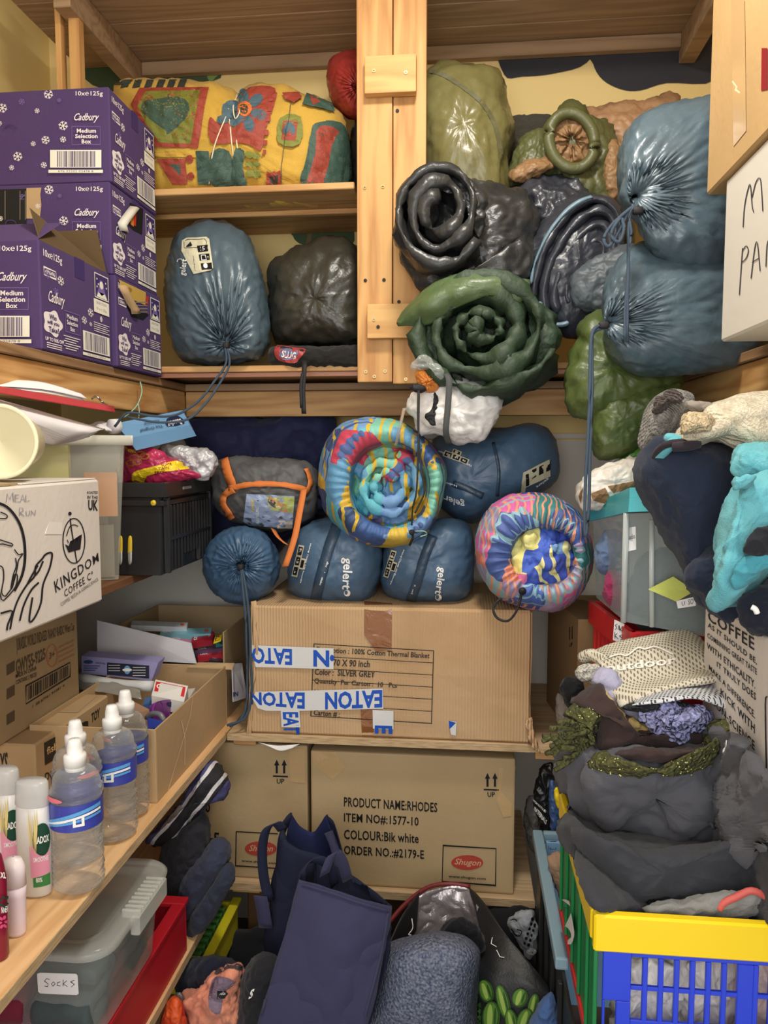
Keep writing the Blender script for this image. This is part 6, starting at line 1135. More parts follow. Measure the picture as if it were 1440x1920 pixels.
# packet on the lid, small green bag
wk = pf('white_packet', 'torn white paper packet showing brown card on the teal lid', 'packet', mat('packet_white', (226, 220, 210), .4, (20, .5, 'n')), [(1084, 925), (1090, 905), (1110, 888), (1150, 870), (1190, 860), (1215, 868), (1215, 925), (1190, 935), (1150, 945), (1105, 955), (1090, 948)], 1.72, .06, .08, c=(1150, 905), p=3, ws=[(.016, 13, 'c'), (.004, 30, 'r')])
P = Print(on_px(wk), .0015, sub=8); bb_ = mat('inner_brown', (130, 100, 66), .7); P.poly([(1108, 925), (1135, 915), (1145, 935), (1140, 945), (1112, 938)], bb_); P.poly([(1140, 912), (1190, 902), (1195, 915), (1150, 924)], bb_); P.poly([(1086, 930), (1094, 912), (1090, 945)], bb_); P.build('torn_patch', wk)
pf('green_bag', 'green and clear plastic bag bunched behind the white packet', 'bag', nyl('bright_green', (96, 160, 60), rough=.3), [(1150, 880), (1160, 850), (1190, 835), (1215, 840), (1218, 870), (1180, 880)], 1.80, .03, .04, ws=[(.008, 20, 'v')])
pf('clear_bag', 'scrap of clear film left of the green bag', 'bag', clear('film2', (210, 214, 210), .4, .15), [(1140, 878), (1148, 855), (1168, 842), (1166, 875)], 1.78, .015, .02, ws=[(.008, 30, 'v')])
# knits and fleeces
def knit(name, c, c2=None, s=110, st=1.0): return mat(name, c, .95, [(s*2.6, st*.5, 'v'), (70, st*.5, 'wd')], sheen=.2, c2=c2, cs=60, spec=.1)
pf('knit_hat', 'grey cable knit hat with darker brim hanging at the top of the right pile', 'hat', knit('grey_knit', (150, 146, 140), (110, 106, 102)), [(1203, 845), (1205, 810), (1212, 775), (1228, 745), (1262, 733), (1300, 745), (1298, 790), (1270, 820), (1240, 840), (1222, 855)], 1.45, .06, .06, c=(1240, 790), ws=[(.010, 14, 'v', (.5, 0, 1), 3)], fine=(.002, 24, 'n'))
pf('dark_knit', 'dark brown knitted trim above the grey hat', 'hat', knit('brown_knit', (70, 60, 56)), [(1222, 770), (1228, 748), (1255, 733), (1280, 738), (1288, 750), (1260, 755), (1236, 772)], 1.39, .02, .03, ws=[(.006, 30, 'v')])
crk = knit('cream_knit', (214, 204, 180), (188, 176, 152), 110, .7)
ck = pf('cream_sweater', 'speckled cream wool sweater folded at the top of the right pile', 'clothing', crk, [(1310, 790), (1325, 760), (1370, 745), (1420, 738), (1480, 740), (1480, 840), (1440, 842), (1390, 835), (1340, 832), (1290, 828), (1280, 815)], 1.32, .09, .10, c=(1390, 790), p=3, ws=[(.012, 9, 'v')], fine=(.002, 24, 'n'))
pf('beige_mitten', 'beige mitten with pale inner edge lying on the cream sweater', 'glove', knit('beige_knit', (206, 184, 146)), [(1276, 800), (1280, 782), (1300, 772), (1330, 775), (1342, 798), (1330, 810), (1290, 812), (1276, 816)], 1.24, .03, .04, ws=[(.005, 24, 'n')])
pf('beige_cuff', 'grey curled cuff behind the beige mitten', 'clothing', fab('grey_cuff', (140, 132, 124)), [(1286, 762), (1290, 752), (1330, 756), (1345, 770), (1330, 776), (1300, 770)], 1.30, .02, .02)
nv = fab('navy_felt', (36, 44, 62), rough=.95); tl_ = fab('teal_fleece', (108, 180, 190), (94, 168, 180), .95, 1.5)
nf = thing('navy_jacket', 'navy fleece jacket with teal lining draped down the right pile', 'clothing', at(1300, 1150, 1.35))
pf('body', None, None, nv, [(1197, 880), (1215, 840), (1250, 822), (1310, 826), (1370, 836), (1410, 880), (1420, 960), (1400, 1060), (1360, 1130), (1330, 1150), (1300, 1120), (1270, 1050), (1240, 985), (1212, 930)], 1.38, .10, .10, nf, c=(1300, 950), p=3, ws=[(.014, 6, 'v', (.5, 0, -1), 2), (.004, 18, 'n')])
obj('lining', *tube([at(1232, 880, 1.33), at(1236, 858, 1.31), at(1250, 840, 1.29), at(1268, 828, 1.28), (at(1290, 822, 1.28))], .010, 8, 4), tl_, nf, label='teal lining edge')
obj('collar', *tube([at(1224, 885, 1.34), at(1228, 855, 1.31), at(1246, 835, 1.28), at(1280, 829, 1.27), at(1310, 828, 1.27)], .006, 8, 4), fab('dark_collar', (46, 40, 46)), nf); obj('collar', *tube([at(1262, 838, 1.27), at(1290, 836, 1.26), at(1310, 832, 1.265)], .008, 8, 4), MATS['dark_collar'], nf)
obj('lining', *puff([(1244, 822), (1252, 812), (1280, 815), (1300, 822), (1280, 830), (1252, 830)], 1.30, .02, .03), tl_, nf, label='teal lining edge')
pf('lower_fold', None, None, nv, [(1280, 1080), (1300, 1040), (1360, 1000), (1440, 980), (1480, 1040), (1470, 1150), (1440, 1190), (1400, 1200), (1330, 1150), (1290, 1110)], 1.30, .07, .10, nf, c=(1380, 1090), p=3, ws=[(.014, 8, 'v', (.8, 0, .5), 2)])
tf_ = thing('teal_fleece', 'bright teal fleece with black stitched cuff hanging at the right edge', 'clothing', at(1380, 1140, 1.15))
pf('upper_fold', None, None, tl_, [(1368, 870), (1375, 845), (1400, 834), (1440, 830), (1480, 840), (1480, 900), (1440, 905), (1400, 895), (1376, 890)], 1.20, .05, .08, tf_, ws=[(.008, 12, 'v')])
pf('sleeve', None, None, tl_, [(1330, 1130), (1336, 1085), (1344, 1020), (1360, 960), (1378, 915), (1410, 885), (1480, 880), (1480, 1010), (1440, 1070), (1415, 1110), (1385, 1140), (1350, 1146)], 1.17, .07, .08, tf_, c=(1390, 1000), p=2.6, ws=[(.016, 7, 'v', (.4, 0, 1), 2.5), (.003, 30, 'n')])
pf('hood_fold', None, None, tl_, [(1374, 916), (1376, 900), (1400, 888), (1420, 892), (1410, 908), (1385, 920)], 1.10, .02, .04, tf_, ws=[(.005, 20, 'v')])
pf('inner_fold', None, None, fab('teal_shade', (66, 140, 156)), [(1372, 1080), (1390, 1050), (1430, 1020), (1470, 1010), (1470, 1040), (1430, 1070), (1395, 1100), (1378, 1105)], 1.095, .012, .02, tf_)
pf('black_cuff', None, None, fab('black_cuff', (34, 36, 42)), [(1394, 1032), (1396, 1010), (1415, 995), (1445, 980), (1470, 985), (1470, 1030), (1430, 1042), (1404, 1040)], 1.085, .012, .03, tf_, lab='black stitched cuff')
cf = tf_.children[-1]; P = Print(on_px(cf), .001, sub=8); P.stroke([(1398, 1014), (1420, 1016), (1440, 1013)], .8, wht); P.stroke([(1398, 1018), (1420, 1020), (1440, 1017)], .8, wht); P.build('stitching', tf_)
pf('navy_garment', 'dark navy garment with white toggles at the right edge under the teal fleece', 'clothing', fab('ink_navy', (26, 30, 44)), [(1395, 1150), (1405, 1120), (1450, 1080), (1490, 1090), (1490, 1210), (1440, 1205), (1410, 1190)], 1.14, .05, .06, ws=[(.010, 14, 'v')])
o = obj('white_toggle', *tube([at(1409, 1138, 1.085), at(1416, 1142, 1.083), at(1420, 1150, 1.083)], .004, 8, 3), capm); tag(o, 'small white toggle on the navy garment at the right edge', 'toggle')
# coffee carton
CF = thing('coffee_carton', 'white coffee carton covered in printed sentences behind the grey sweatshirts', 'box', (.6, 1.15, .93)); cb = obj('carton_body', *rbox(.424, .80, .78, 1.39, .925, 1.290, .004), wcard, CF, False)
P = Print(on_px(cb), .0008)
for s, tl, tr, h, hr in (('COFFEE', (1328, 1143), (1415, 1196), 20, 24), ('AS IT SHOULD BE,', (1328, 1166), (1420, 1235), 11, 13), ('COMBINING GREAT TASTE', (1327, 1186), (1420, 1254), 9, 12), ('WITH ETHICALITY.', (1326, 1204), (1417, 1277), 11, 15), ('IT TRULY DOES', (1345, 1240), (1418, 1300), 10, 14), ('MAKE A DIFFERENCE.', (1330, 1246), (1416, 1334), 9, 14), ('KICK WITH', (1352, 1290), (1416, 1358), 12, 18), ('CON-SCIENCE', (1335, 1306), (1416, 1390), 12, 18)): P.textq(s, tl, tr, (tl[0], tl[1]+h), bk, .015, sp=1.1, br=(tr[0], tr[1]+hr))
P.textq('OR', (1311, 1128), (1323, 1138), (1311, 1140), bk, .02); P.stroke([(1440, 1306), (1436, 1320), (1438, 1440)], 2.5, bk, smooth=3); P.build('printed_side', CF)
# ---- top clutter of the grey pile
def dots(name, c, d, s, thr=.30):
    m = mat(name, c, .8, (200, .2, 'n')); nt = m.node_tree; N = nt.nodes; Lk = nt.links; tc = N.new('ShaderNodeTexCoord'); mp = N.new('ShaderNodeMapping'); mp.inputs['Rotation'].default_value = (.9, 0, .6); v = N.new('ShaderNodeTexVoronoi'); v.voronoi_dimensions = '2D'; v.inputs['Scale'].default_value = s; v.inputs['Randomness'].default_value = 0
    lt = N.new('ShaderNodeMath'); lt.operation = 'LESS_THAN'; lt.inputs[1].default_value = thr; mx = N.new('ShaderNodeMixRGB'); mx.inputs[1].default_value = lin(c); mx.inputs[2].default_value = lin(d)
    Lk.new(tc.outputs['Object'], mp.inputs[0]); Lk.new(mp.outputs[0], v.inputs[0]); Lk.new(v.outputs['Distance'], lt.inputs[0]); Lk.new(lt.outputs[0], mx.inputs[0]); Lk.new(mx.outputs[0], N['Principled BSDF'].inputs['Base Color']); return m
mesh1 = dots('mesh_cream', (206, 198, 178), (120, 112, 98), 190); mesh2 = dots('mesh_white', (200, 202, 206), (60, 60, 66), 170)
OB = thing('mesh_bag', 'folded cream mesh bag lettered outdoor on top of the clothes pile', 'bag', at(1240, 1345, 1.3))
mt = obj('upper_layer', *patch([[(1090, 1232, 1.48), (1150, 1205, 1.50), (1270, 1183, 1.52), (1310, 1196, 1.50)], [(1120, 1240, 1.42), (1190, 1226, 1.43), (1290, 1215, 1.43), (1340, 1228, 1.42)], [(1140, 1280, 1.36), (1210, 1275, 1.36), (1300, 1262, 1.36), (1362, 1258, 1.37)], [(1162, 1326, 1.30), (1240, 1296, 1.30), (1320, 1278, 1.31), (1368, 1270, 1.34)]], 8, .005, [(.005, 10, 'n')]), mesh1, OB)
P = Print(on_px(mt), .0015, sub=9); wo = ink('outdoor_white', (236, 232, 222)); P.textq('outdoor', (1133, 1247), (1266, 1230), (1135, 1262), wo, .02, br=(1268, 1246)); P.stroke([(1130, 1238), (1160, 1228), (1176, 1230), (1196, 1216), (1210, 1218), (1230, 1214), (1262, 1228)], 3, wo, smooth=4); P.build('lettering', OB)
obj('lower_layer', *patch([[(1180, 1312, 1.32), (1240, 1292, 1.34), (1320, 1282, 1.35), (1384, 1296, 1.36)], [(1190, 1318, 1.28), (1240, 1308, 1.27), (1300, 1302, 1.27), (1388, 1312, 1.30)], [(1185, 1322, 1.26), (1250, 1316, 1.25), (1310, 1310, 1.25), (1386, 1342, 1.28)]], 8, .005, [(.004, 14, 'n')]), mesh2, OB)
obj('edge_roll', *tube([at(1092, 1234, 1.47), at(1110, 1228, 1.45), at(1135, 1240, 1.42)], .012, 10, 4), mesh1, OB); obj('dark_inside', *puff([(1168, 1325), (1200, 1314), (1280, 1315), (1300, 1328), (1280, 1340), (1220, 1338), (1175, 1332)], 1.30, .03, .04), mat('black_net', (40, 42, 42), .8, (150, 1, 'v')), OB, label='black netting inside')
pf('white_sock', 'fluffy white sock rolled open at the left of the mesh bag', 'socks', knit('fluffy_white', (196, 192, 180)), [(1082, 1262), (1090, 1250), (1120, 1246), (1140, 1262), (1140, 1280), (1115, 1284), (1090, 1276)], 1.42, .03, .04, c=(1094, 1263), dent=.02, ws=[(.005, 24, 'n')])
pf('lilac_cloth', 'pale lilac towel folded under the mesh bag', 'clothing', fab('lilac_cloth', (168, 166, 190)), [(1115, 1290), (1125, 1262), (1150, 1262), (1190, 1310), (1215, 1335), (1216, 1370), (1190, 1375), (1150, 1330)], 1.38, .05, .06, ws=[(.008, 16, 'v')])
lp_m = mat('lilac_net', (150, 152, 196), .6, [(120, 1, 'v'), (24, .8, 'n')]); pf('bath_puff', 'lilac net bath puff poking out beneath the mesh bag', 'sponge', lp_m, [(1212, 1345), (1240, 1325), (1290, 1318), (1322, 1332), (1325, 1355), (1290, 1372), (1284, 1392), (1255, 1390), (1230, 1370)], 1.30, .05, .05, c=(1265, 1352), pleat=(14, .008, .95), ws=[(.012, 20, 'v'), (.006, 44, 'r')])
pf('leopard_cloth', 'yellow spotted cloth tucked beside the lilac towel', 'clothing', patchy('leopard', [(206, 176, 110), (206, 176, 110), (90, 70, 50), (214, 184, 118), (206, 176, 110)], 60, .8, .05), [(1126, 1300), (1135, 1292), (1160, 1330), (1200, 1355), (1230, 1372), (1235, 1388), (1190, 1384), (1155, 1368), (1140, 1340)], 1.345, .03, .04, ws=[(.005, 18, 'n')])
brc = fab('brown_cloth', (60, 46, 44))
bt = thing('brown_garment', 'dark brown folded garment in the middle of the clothes pile', 'clothing', at(1230, 1430, 1.38))
pf('upper_fold', None, None, brc, [(1075, 1315), (1100, 1290), (1130, 1286), (1145, 1330), (1200, 1375), (1280, 1385), (1340, 1370), (1350, 1395), (1300, 1412), (1200, 1402), (1115, 1412), (1112, 1380), (1122, 1330)], 1.34, .07, .09, bt, c=(1200, 1380), p=3, ws=[(.008, 12, 'v')]); pf('lower_fold', None, None, brc, [(1150, 1412), (1180, 1400), (1260, 1405), (1330, 1400), (1348, 1408), (1330, 1426), (1270, 1434), (1200, 1430), (1160, 1424)], 1.27, .07, .08, bt, p=3, ws=[(.006, 14, 'n')])
scm = mat('olive_knit', (88, 88, 46), .9, [(140, .8, 'v')], c2=(70, 72, 38), cs=50)
sc_ = thing('glitter_scarf', 'olive glitter scarf with fringe looping around the brown garment', 'scarf', at(1230, 1465, 1.36))
pf('end_loop', None, None, scm, [(1058, 1340), (1075, 1318), (1105, 1305), (1126, 1318), (1124, 1360), (1112, 1400), (1130, 1440), (1115, 1448), (1098, 1420), (1092, 1380), (1104, 1335), (1080, 1345)], 1.33, .05, .06, sc_, c=(1110, 1370), ws=[(.006, 18, 'v')]); pf('band', None, None, scm, [(1100, 1430), (1130, 1410), (1200, 1430), (1290, 1432), (1340, 1410), (1365, 1370), (1384, 1376), (1378, 1400), (1340, 1440), (1280, 1466), (1200, 1468), (1130, 1458), (1104, 1445)], 1.28, .10, .08, sc_, c=(1230, 1446), p=3, ws=[(.010, 12, 'v', (1, 0, .1), 3), (.003, 40, 'n')])
pf('right_loop', None, None, scm, [(1320, 1370), (1350, 1345), (1380, 1350), (1386, 1372), (1350, 1410), (1325, 1420)], 1.29, .05, .06, sc_, ws=[(.006, 18, 'v')])
rnd = random.Random(11); fr = []
for i in range(18):
    x, y = 1105+rnd.uniform(-12, 6), 1358+i*3.4; L1 = rnd.uniform(45, 82); a = rnd.uniform(-.5, .45); pts = [at(x, y, 1.29)]
    for k in (1, 2, 3): pts.append(at(x-L1*k/3*math.cos(a)+rnd.uniform(-4, 4), y+L1*k/3*math.sin(a)+k*k*1.8+rnd.uniform(-7, 7), 1.28-.01*k+rnd.uniform(-.008, .008)))
    obj('fringe', *tube(pts, .0042, 6, 3), scm, sc_)
glm = mat('glitter', (226, 226, 130), .2, metal=.6); M_ = on_px(*[o for o in sc_.children if not o.name.startswith('fringe')]); gv, gf = [], []
for i in range(420):
    x, y = rnd.uniform(1060, 1385), rnd.uniform(1305, 1468); p = M_(x, y, .0012)
    if p is None: continue
    s = rnd.uniform(.0006, .0014); k = len(gv); gv += [p+V3((s, 0, 0)), p+V3((0, 0, s)), p-V3((s, 0, 0)), p-V3((0, 0, s))]; gf.append((k, k+1, k+2, k+3))
obj('glitter', gv, gf, glm, sc_, False, kind='stuff')
pf('white_tassel', 'tiny white tassel at the right end of the glitter scarf', 'tassel', capm, [(1356, 1408), (1362, 1385), (1366, 1400), (1362, 1412)], 1.18, .004, .006, na=24, nr=5)
pf('black_sock', 'black sock hanging beside the red crate', 'socks', fab('black_sock', (24, 24, 26)), [(1050, 1285), (1060, 1270), (1090, 1272), (1096, 1310), (1090, 1350), (1066, 1330), (1055, 1305)], 1.50, .03, .04); pf('grey_sole', 'pale grey rolled cloth under the black sock', 'clothing', fab('pale_grey', (140, 132, 124)), [(1042, 1320), (1046, 1300), (1062, 1312), (1068, 1345), (1068, 1398), (1048, 1398), (1044, 1350)], 1.93, .02, .03)
# ---- sweatshirts
def drape(px, py):
    r = np.clip(1047+(py-1480)*.286, 1040, 1125); return np.minimum(.170*1440/(np.maximum(np.minimum(px, r), 1025)-871)+np.maximum(0, px-r)*.001, np.where(px > 1280, .415*1440/np.maximum(px-871, 300), 9))
gy = fab('charcoal_jersey', (84, 84, 90), rough=.95); dgy = fab('black_jersey', (56, 57, 62), rough=.95)
pf('sweatshirt', 'charcoal sweatshirt at the top of the pile on the yellow rimmed crate', 'clothing', gy, [(1040, 1440), (1040, 1395), (1060, 1375), (1120, 1380), (1250, 1390), (1370, 1370), (1420, 1440), (1500, 1500), (1500, 1560), (1420, 1585), (1440, 1590), (1300, 1615), (1278, 1590), (1150, 1592), (1098, 1605), (1080, 1560), (1060, 1500)], 1.42, .20, .06, c=(1230, 1500), p=3.4, na=170, nr=34, clip=lambda px, py: drape(px, py)-.035*(px > 1150), ws=[(.020, 6, 'v'), (.008, 12, 'v')])
pf('sweatshirt', 'black sweatshirt under the charcoal one, hanging over the green crate side', 'clothing', dgy, [(1044, 1560), (1044, 1535), (1062, 1520), (1090, 1560), (1200, 1570), (1350, 1570), (1500, 1540), (1500, 1725), (1400, 1722), (1300, 1708), (1160, 1706), (1118, 1690), (1082, 1620), (1060, 1590)], 1.30, .19, .06, c=(1250, 1640), p=3.6, na=170, nr=30, clip=drape, ws=[(.010, 6, 'v'), (.004, 16, 'n')])
gtop = pf('trailing_jersey', 'grey jersey with red piping trailing over the crate rim', 'clothing', fab('mid_grey', (128, 128, 126)), [(1210, 1706), (1290, 1690), (1340, 1672), (1420, 1662), (1490, 1650), (1490, 1690), (1440, 1700), (1380, 1724), (1330, 1712), (1272, 1732), (1250, 1715)], 1.085, .02, .03, c=(1350, 1696), ws=[(.008, 14, 'v', (1, 0, .2), 3)])
obj('piping', *tube([at(1348, 1704, 1.063), at(1358, 1692, 1.062), at(1380, 1682, 1.062), at(1410, 1670, 1.06), at(1440, 1684, 1.06)], .005, 8, 4), mat('red_pipe', (190, 84, 76), .6), gtop)
# ---- coloured folding crate
XC = thing('folding_crate', 'folding crate with yellow rim, blue slotted front and green side', 'crate', (.4, 1.25, .672)); yel2 = plas('yellow_plastic', (240, 206, 26), .35); blu2 = plas('royal_blue_plastic', (44, 68, 206), .3); gre2 = plas('green_plastic', (30, 120, 66), .35)
x0, x1, y0, y1 = .188, .61, 1.05, 1.43
boxo('rim', (x0-.004, x1, y0-.008, y0+.008, .853, .907), yel2, XC, .003); boxo('rim', (x0-.006, x0+.008, y0+.0085, y1, .86, .905), yel2, XC, .003); boxo('rim', (x0, x1, y1, y1+.012, .853, .905), yel2, XC, .003)
boxo('side_panel', (x0, x0+.006, y0+.012, y1-.003, .69, .858), gre2, XC, .001); boxo('side_foot', (x0-.003, x0+.004, y0+.01, y1, .672, .689), rp2, XC, .001, lab='red bottom edge')
boxo('back_panel', (x0+.008, x1, y1-.008, y1-.002, .69, .852), blu2, XC, .001)
fx = lambda px: at(px, 1850, y0)[0]; fz = lambda py: at(1200, py, y0)[2]
z_a, z_b, z_c, z_d, z_e = fz(1786), fz(1796), fz(1850), fz(1858), fz(1914)
boxo('front_panel', (fx(1130), fx(1183), y0, y0+.006, fz(1880), z_a), blu2, XC, .001); boxo('front_panel', (fx(1156), fx(1183), y0, y0+.006, .69, fz(1881)), blu2, XC, .001); boxo('front_panel', (fx(1130), fx(1135), y0, y0+.006, .69, fz(1881)), blu2, XC, .001)
boxo('crossbar', (fx(1183), x1, y0, y0+.006, z_b, z_a), blu2, XC, .001); boxo('crossbar', (fx(1183), x1, y0, y0+.006, z_d, z_c), blu2, XC, .001); boxo('crossbar', (fx(1183), x1, y0, y0+.006, .69, z_e), blu2, XC, .001)
for i in range(16):
    px = 1204+29.7*i
    if px > 1560: break
    w = 10 if i != 6 else 30
    boxo('upright', (fx(px), fx(px+w), y0-.001, y0+.006, z_e+.0, z_b), blu2, XC, .001)
for i in range(5): boxo('side_rib', (x0-.005, x0-.0002, y0+.05+i*.075, y0+.056+i*.075, .692, .856), gre2, XC, .001)
sp_ = [o for o in XC.children if o.name.startswith('side_panel')][0]; P = Print(on_px(sp_), .0062); lb2 = mat('label_paper', (226, 226, 226), .6)
P.poly([(1048, 1690), (1060, 1687), (1074, 1690), (1078, 1712), (1083, 1740), (1084, 1755), (1078, 1771), (1066, 1768), (1078, 1758), (1075, 1745), (1066, 1737), (1054, 1735)], lb2, 2); P.stroke([(1054, 1707), (1062, 1702), (1072, 1703)], 1, pen); P.stroke([(1064, 1703), (1064, 1712)], 1, pen); P.build('paper_label', XC)
wpm = mat('white_bagging', (222, 218, 214), .4, (24, .6, 'n'))
for i, (xa, xb, l_, c_) in enumerate(((1150, 1290, 'crumpled white bag inside the crate, behind the left slots', (224, 220, 216)), (1275, 1380, 'crumpled white bag inside the crate, behind the middle slots', (214, 208, 204)), (1370, 1500, 'clear and red packet inside the crate, behind the right slots', (200, 176, 172)))):
    pf('plastic_bag', l_, 'bag', mat('bagging_%d' % i, c_, .35, (24, .6, 'n')), [(xa, 1800), (xa+20, 1785), (xb-20, 1785), (xb, 1800), (xb, 1925), (xb-20, 1955), (xa+20, 1955), (xa, 1925)], 1.15, .06, .08, p=4, ws=[(.012, 18, 'c'), (.004, 40, 'r')])
# ---- pale blue rimmed black crate below
BC = thing('blue_rimmed_crate', 'black crate with pale blue rim standing below the folding crate', 'crate', (.33, 1.6, .2)); pbl = plas('pale_blue_plastic', (130, 158, 172), .4); bpl = plas('black_crate_plastic', (34, 34, 34), .4)
boxo('side_panel', (.184, .190, 1.0, 1.83, .20, .600), bpl, BC, .001); boxo('rim', (.172, .196, 1.36, 1.84, .601, .625), pbl, BC, .004, seg=2); boxo('rim', (.197, .5, 1.825, 1.84, .601, .625), pbl, BC, .004, seg=2); boxo('back_panel', (.191, .5, 1.81, 1.822, .20, .600), plas('sky_plastic', (120, 160, 196), .4), BC, .001)
for i in range(6): boxo('side_rib', (.176, .1835, 1.12+i*.11, 1.132+i*.11, .21, .59), bpl, BC, .001)
bk_ = [o for o in BC.children if o.name.startswith('rim')][1]
boxo('inner_panel', (.20, .40, 1.79, 1.80, .45, .62), MATS['sky_plastic'], BC, .001); ip = BC.children[-1]; ip = [o for o in BC.children if o.name.startswith('inner_panel')][0]; P = Print(on_px(ip), .0008)
for x in (1019, 1032): P.frame(x, 1578, x+10, 1592, 1, ink('mark_navy', (50, 70, 110)))
P.build('marks', BC)
pf('tan_cloth', 'tan cloth inside the blue rimmed crate', 'clothing', fab('tan_cloth', (150, 122, 98)), [(1028, 1620), (1032, 1602), (1056, 1602), (1072, 1680), (1066, 1700), (1048, 1680)], 1.66, .03, .06)
# small bags by the right end of the lower shelf
pf('grey_plastic_bag', 'grey plastic wrapped bundle right of the tan carton', 'bag', mat('grey_film', (96, 92, 90), .25, (22, .6, 'n')), [(984, 1530), (990, 1500), (1002, 1488), (1018, 1500), (1020, 1560), (1012, 1600), (1000, 1600), (988, 1570)], 2.0, .05, .06, ws=[(.010, 16, 'c')])
mb = pf('black_printed_bag', 'black plastic bag with white capital lettering above the grey bundle', 'bag', nyl('black_poly', (26, 26, 28), rough=.3), [(1000, 1500), (1010, 1450), (1020, 1432), (1038, 1436), (1040, 1500), (1036, 1570), (1016, 1570), (1006, 1530)], 1.93, .02, .04, ws=[(.006, 16, 'c')]); P = Print(on_px(mb), .0012, sub=6); P.textq('FROM RECYCLED', (1001, 1498), (1024, 1520), (1000, 1502), wht, .02); P.textq('MATERIALS', (1003, 1510), (1026, 1538), (1001, 1518), wht, .03); P.build('lettering', mb)
pf('blue_yellow_packet', 'blue packet with yellow corner behind the black printed bag', 'packet', plas('packet_blue', (60, 84, 130), .3), [(1030, 1470), (1046, 1476), (1052, 1530), (1048, 1570), (1034, 1570)], 1.88, .015, .02); pf('yellow_packet', 'yellow packet corner above the black sweatshirt sleeve', 'packet', yel2, [(1040, 1482), (1046, 1478), (1052, 1510), (1048, 1516), (1042, 1505)], 1.85, .006, .01, na=30, nr=6)
# ================================================================== bottom centre
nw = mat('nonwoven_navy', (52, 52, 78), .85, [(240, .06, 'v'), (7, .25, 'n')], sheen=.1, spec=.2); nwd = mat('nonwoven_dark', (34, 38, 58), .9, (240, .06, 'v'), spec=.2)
T1 = thing('navy_tote_bag', 'navy non woven tote bag in front, flat face to the camera', 'bag', at(610, 1925, 1.40))
obj('front_panel', *patch([[(560, 1648, 1.40), (618, 1664, 1.385), (675, 1684, 1.38), (734, 1700, 1.40)], [(540, 1730, 1.37), (605, 1745, 1.345), (660, 1760, 1.345), (722, 1780, 1.37)], [(512, 1820, 1.34), (590, 1832, 1.32), (645, 1845, 1.32), (702, 1860, 1.34)], [(484, 1930, 1.31), (560, 1945, 1.30), (620, 1955, 1.30), (680, 1960, 1.31)]], 9, .003, [(.008, 7, 'v'), (.0012, 40, 'n')], 1), nw, T1)
fp = T1.children[0]; wrap_ = lambda pts, w, m, nm: None
def seam(tgt, par, pts, w, m, name='hem', off=.002):
    M_ = on_px(tgt); P = cr(pts, 6); G = []
    rows = []
    for i in range(len(P)):
        t = P[min(i+1, len(P)-1)]-P[max(i-1, 0)]; nn = np.array([-t[1], t[0]])/max(np.linalg.norm(t), 1e-9)*w/2; rows.append([(P[i][0]+nn[0]*s, P[i][1]+nn[1]*s, off) for s in (-1, 0, 1)])
    G = hitgrid(M_, rows)
    if len(G) > 2: obj(name, *sheet(G, .0015, 1), m, par)
seam(fp, T1, [(558, 1662), (540, 1730), (512, 1820), (492, 1900)], 4, nw); seam(fp, T1, [(566, 1658), (620, 1674), (675, 1693), (728, 1708)], 5, nw); seam(fp, T1, [(727, 1712), (716, 1780), (696, 1860), (684, 1905)], 4, nw)
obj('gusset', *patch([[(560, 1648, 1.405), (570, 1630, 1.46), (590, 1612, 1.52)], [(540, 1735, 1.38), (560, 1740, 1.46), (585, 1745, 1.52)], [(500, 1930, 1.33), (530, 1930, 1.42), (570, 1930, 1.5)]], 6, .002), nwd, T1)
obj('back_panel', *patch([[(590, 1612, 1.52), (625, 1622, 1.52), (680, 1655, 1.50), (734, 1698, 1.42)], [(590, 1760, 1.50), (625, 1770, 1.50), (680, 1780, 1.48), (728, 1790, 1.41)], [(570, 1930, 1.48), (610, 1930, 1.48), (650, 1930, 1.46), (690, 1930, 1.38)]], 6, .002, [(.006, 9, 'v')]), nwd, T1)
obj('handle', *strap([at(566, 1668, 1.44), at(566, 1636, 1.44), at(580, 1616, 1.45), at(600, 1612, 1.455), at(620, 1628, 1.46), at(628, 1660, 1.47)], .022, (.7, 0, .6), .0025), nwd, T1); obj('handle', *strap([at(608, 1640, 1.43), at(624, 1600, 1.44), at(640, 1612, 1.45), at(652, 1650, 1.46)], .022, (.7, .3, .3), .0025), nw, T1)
T2 = thing('navy_tote_bag', 'navy tote bag standing open behind the front one', 'bag', at(560, 1900, 1.65))
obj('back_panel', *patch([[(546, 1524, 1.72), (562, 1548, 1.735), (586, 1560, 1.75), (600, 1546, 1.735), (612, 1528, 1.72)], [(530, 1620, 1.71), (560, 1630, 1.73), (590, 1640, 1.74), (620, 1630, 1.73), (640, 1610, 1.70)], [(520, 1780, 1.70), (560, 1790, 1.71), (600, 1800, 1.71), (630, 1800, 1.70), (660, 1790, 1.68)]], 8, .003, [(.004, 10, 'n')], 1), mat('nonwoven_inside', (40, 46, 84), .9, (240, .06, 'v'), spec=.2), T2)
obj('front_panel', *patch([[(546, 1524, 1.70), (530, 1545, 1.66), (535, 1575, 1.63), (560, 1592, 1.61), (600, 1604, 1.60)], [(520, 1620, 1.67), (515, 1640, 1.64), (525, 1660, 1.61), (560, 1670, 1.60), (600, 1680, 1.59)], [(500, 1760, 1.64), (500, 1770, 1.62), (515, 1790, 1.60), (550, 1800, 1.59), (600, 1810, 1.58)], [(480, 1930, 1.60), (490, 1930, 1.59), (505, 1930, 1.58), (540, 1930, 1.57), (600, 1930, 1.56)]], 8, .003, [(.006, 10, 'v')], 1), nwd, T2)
obj('side_panel', *patch([[(612, 1528, 1.715), (625, 1540, 1.69), (632, 1560, 1.66)], [(630, 1590, 1.70), (644, 1610, 1.68), (650, 1640, 1.65)], [(640, 1700, 1.69), (655, 1700, 1.67), (665, 1720, 1.64)]], 6, .003), nwd, T2)
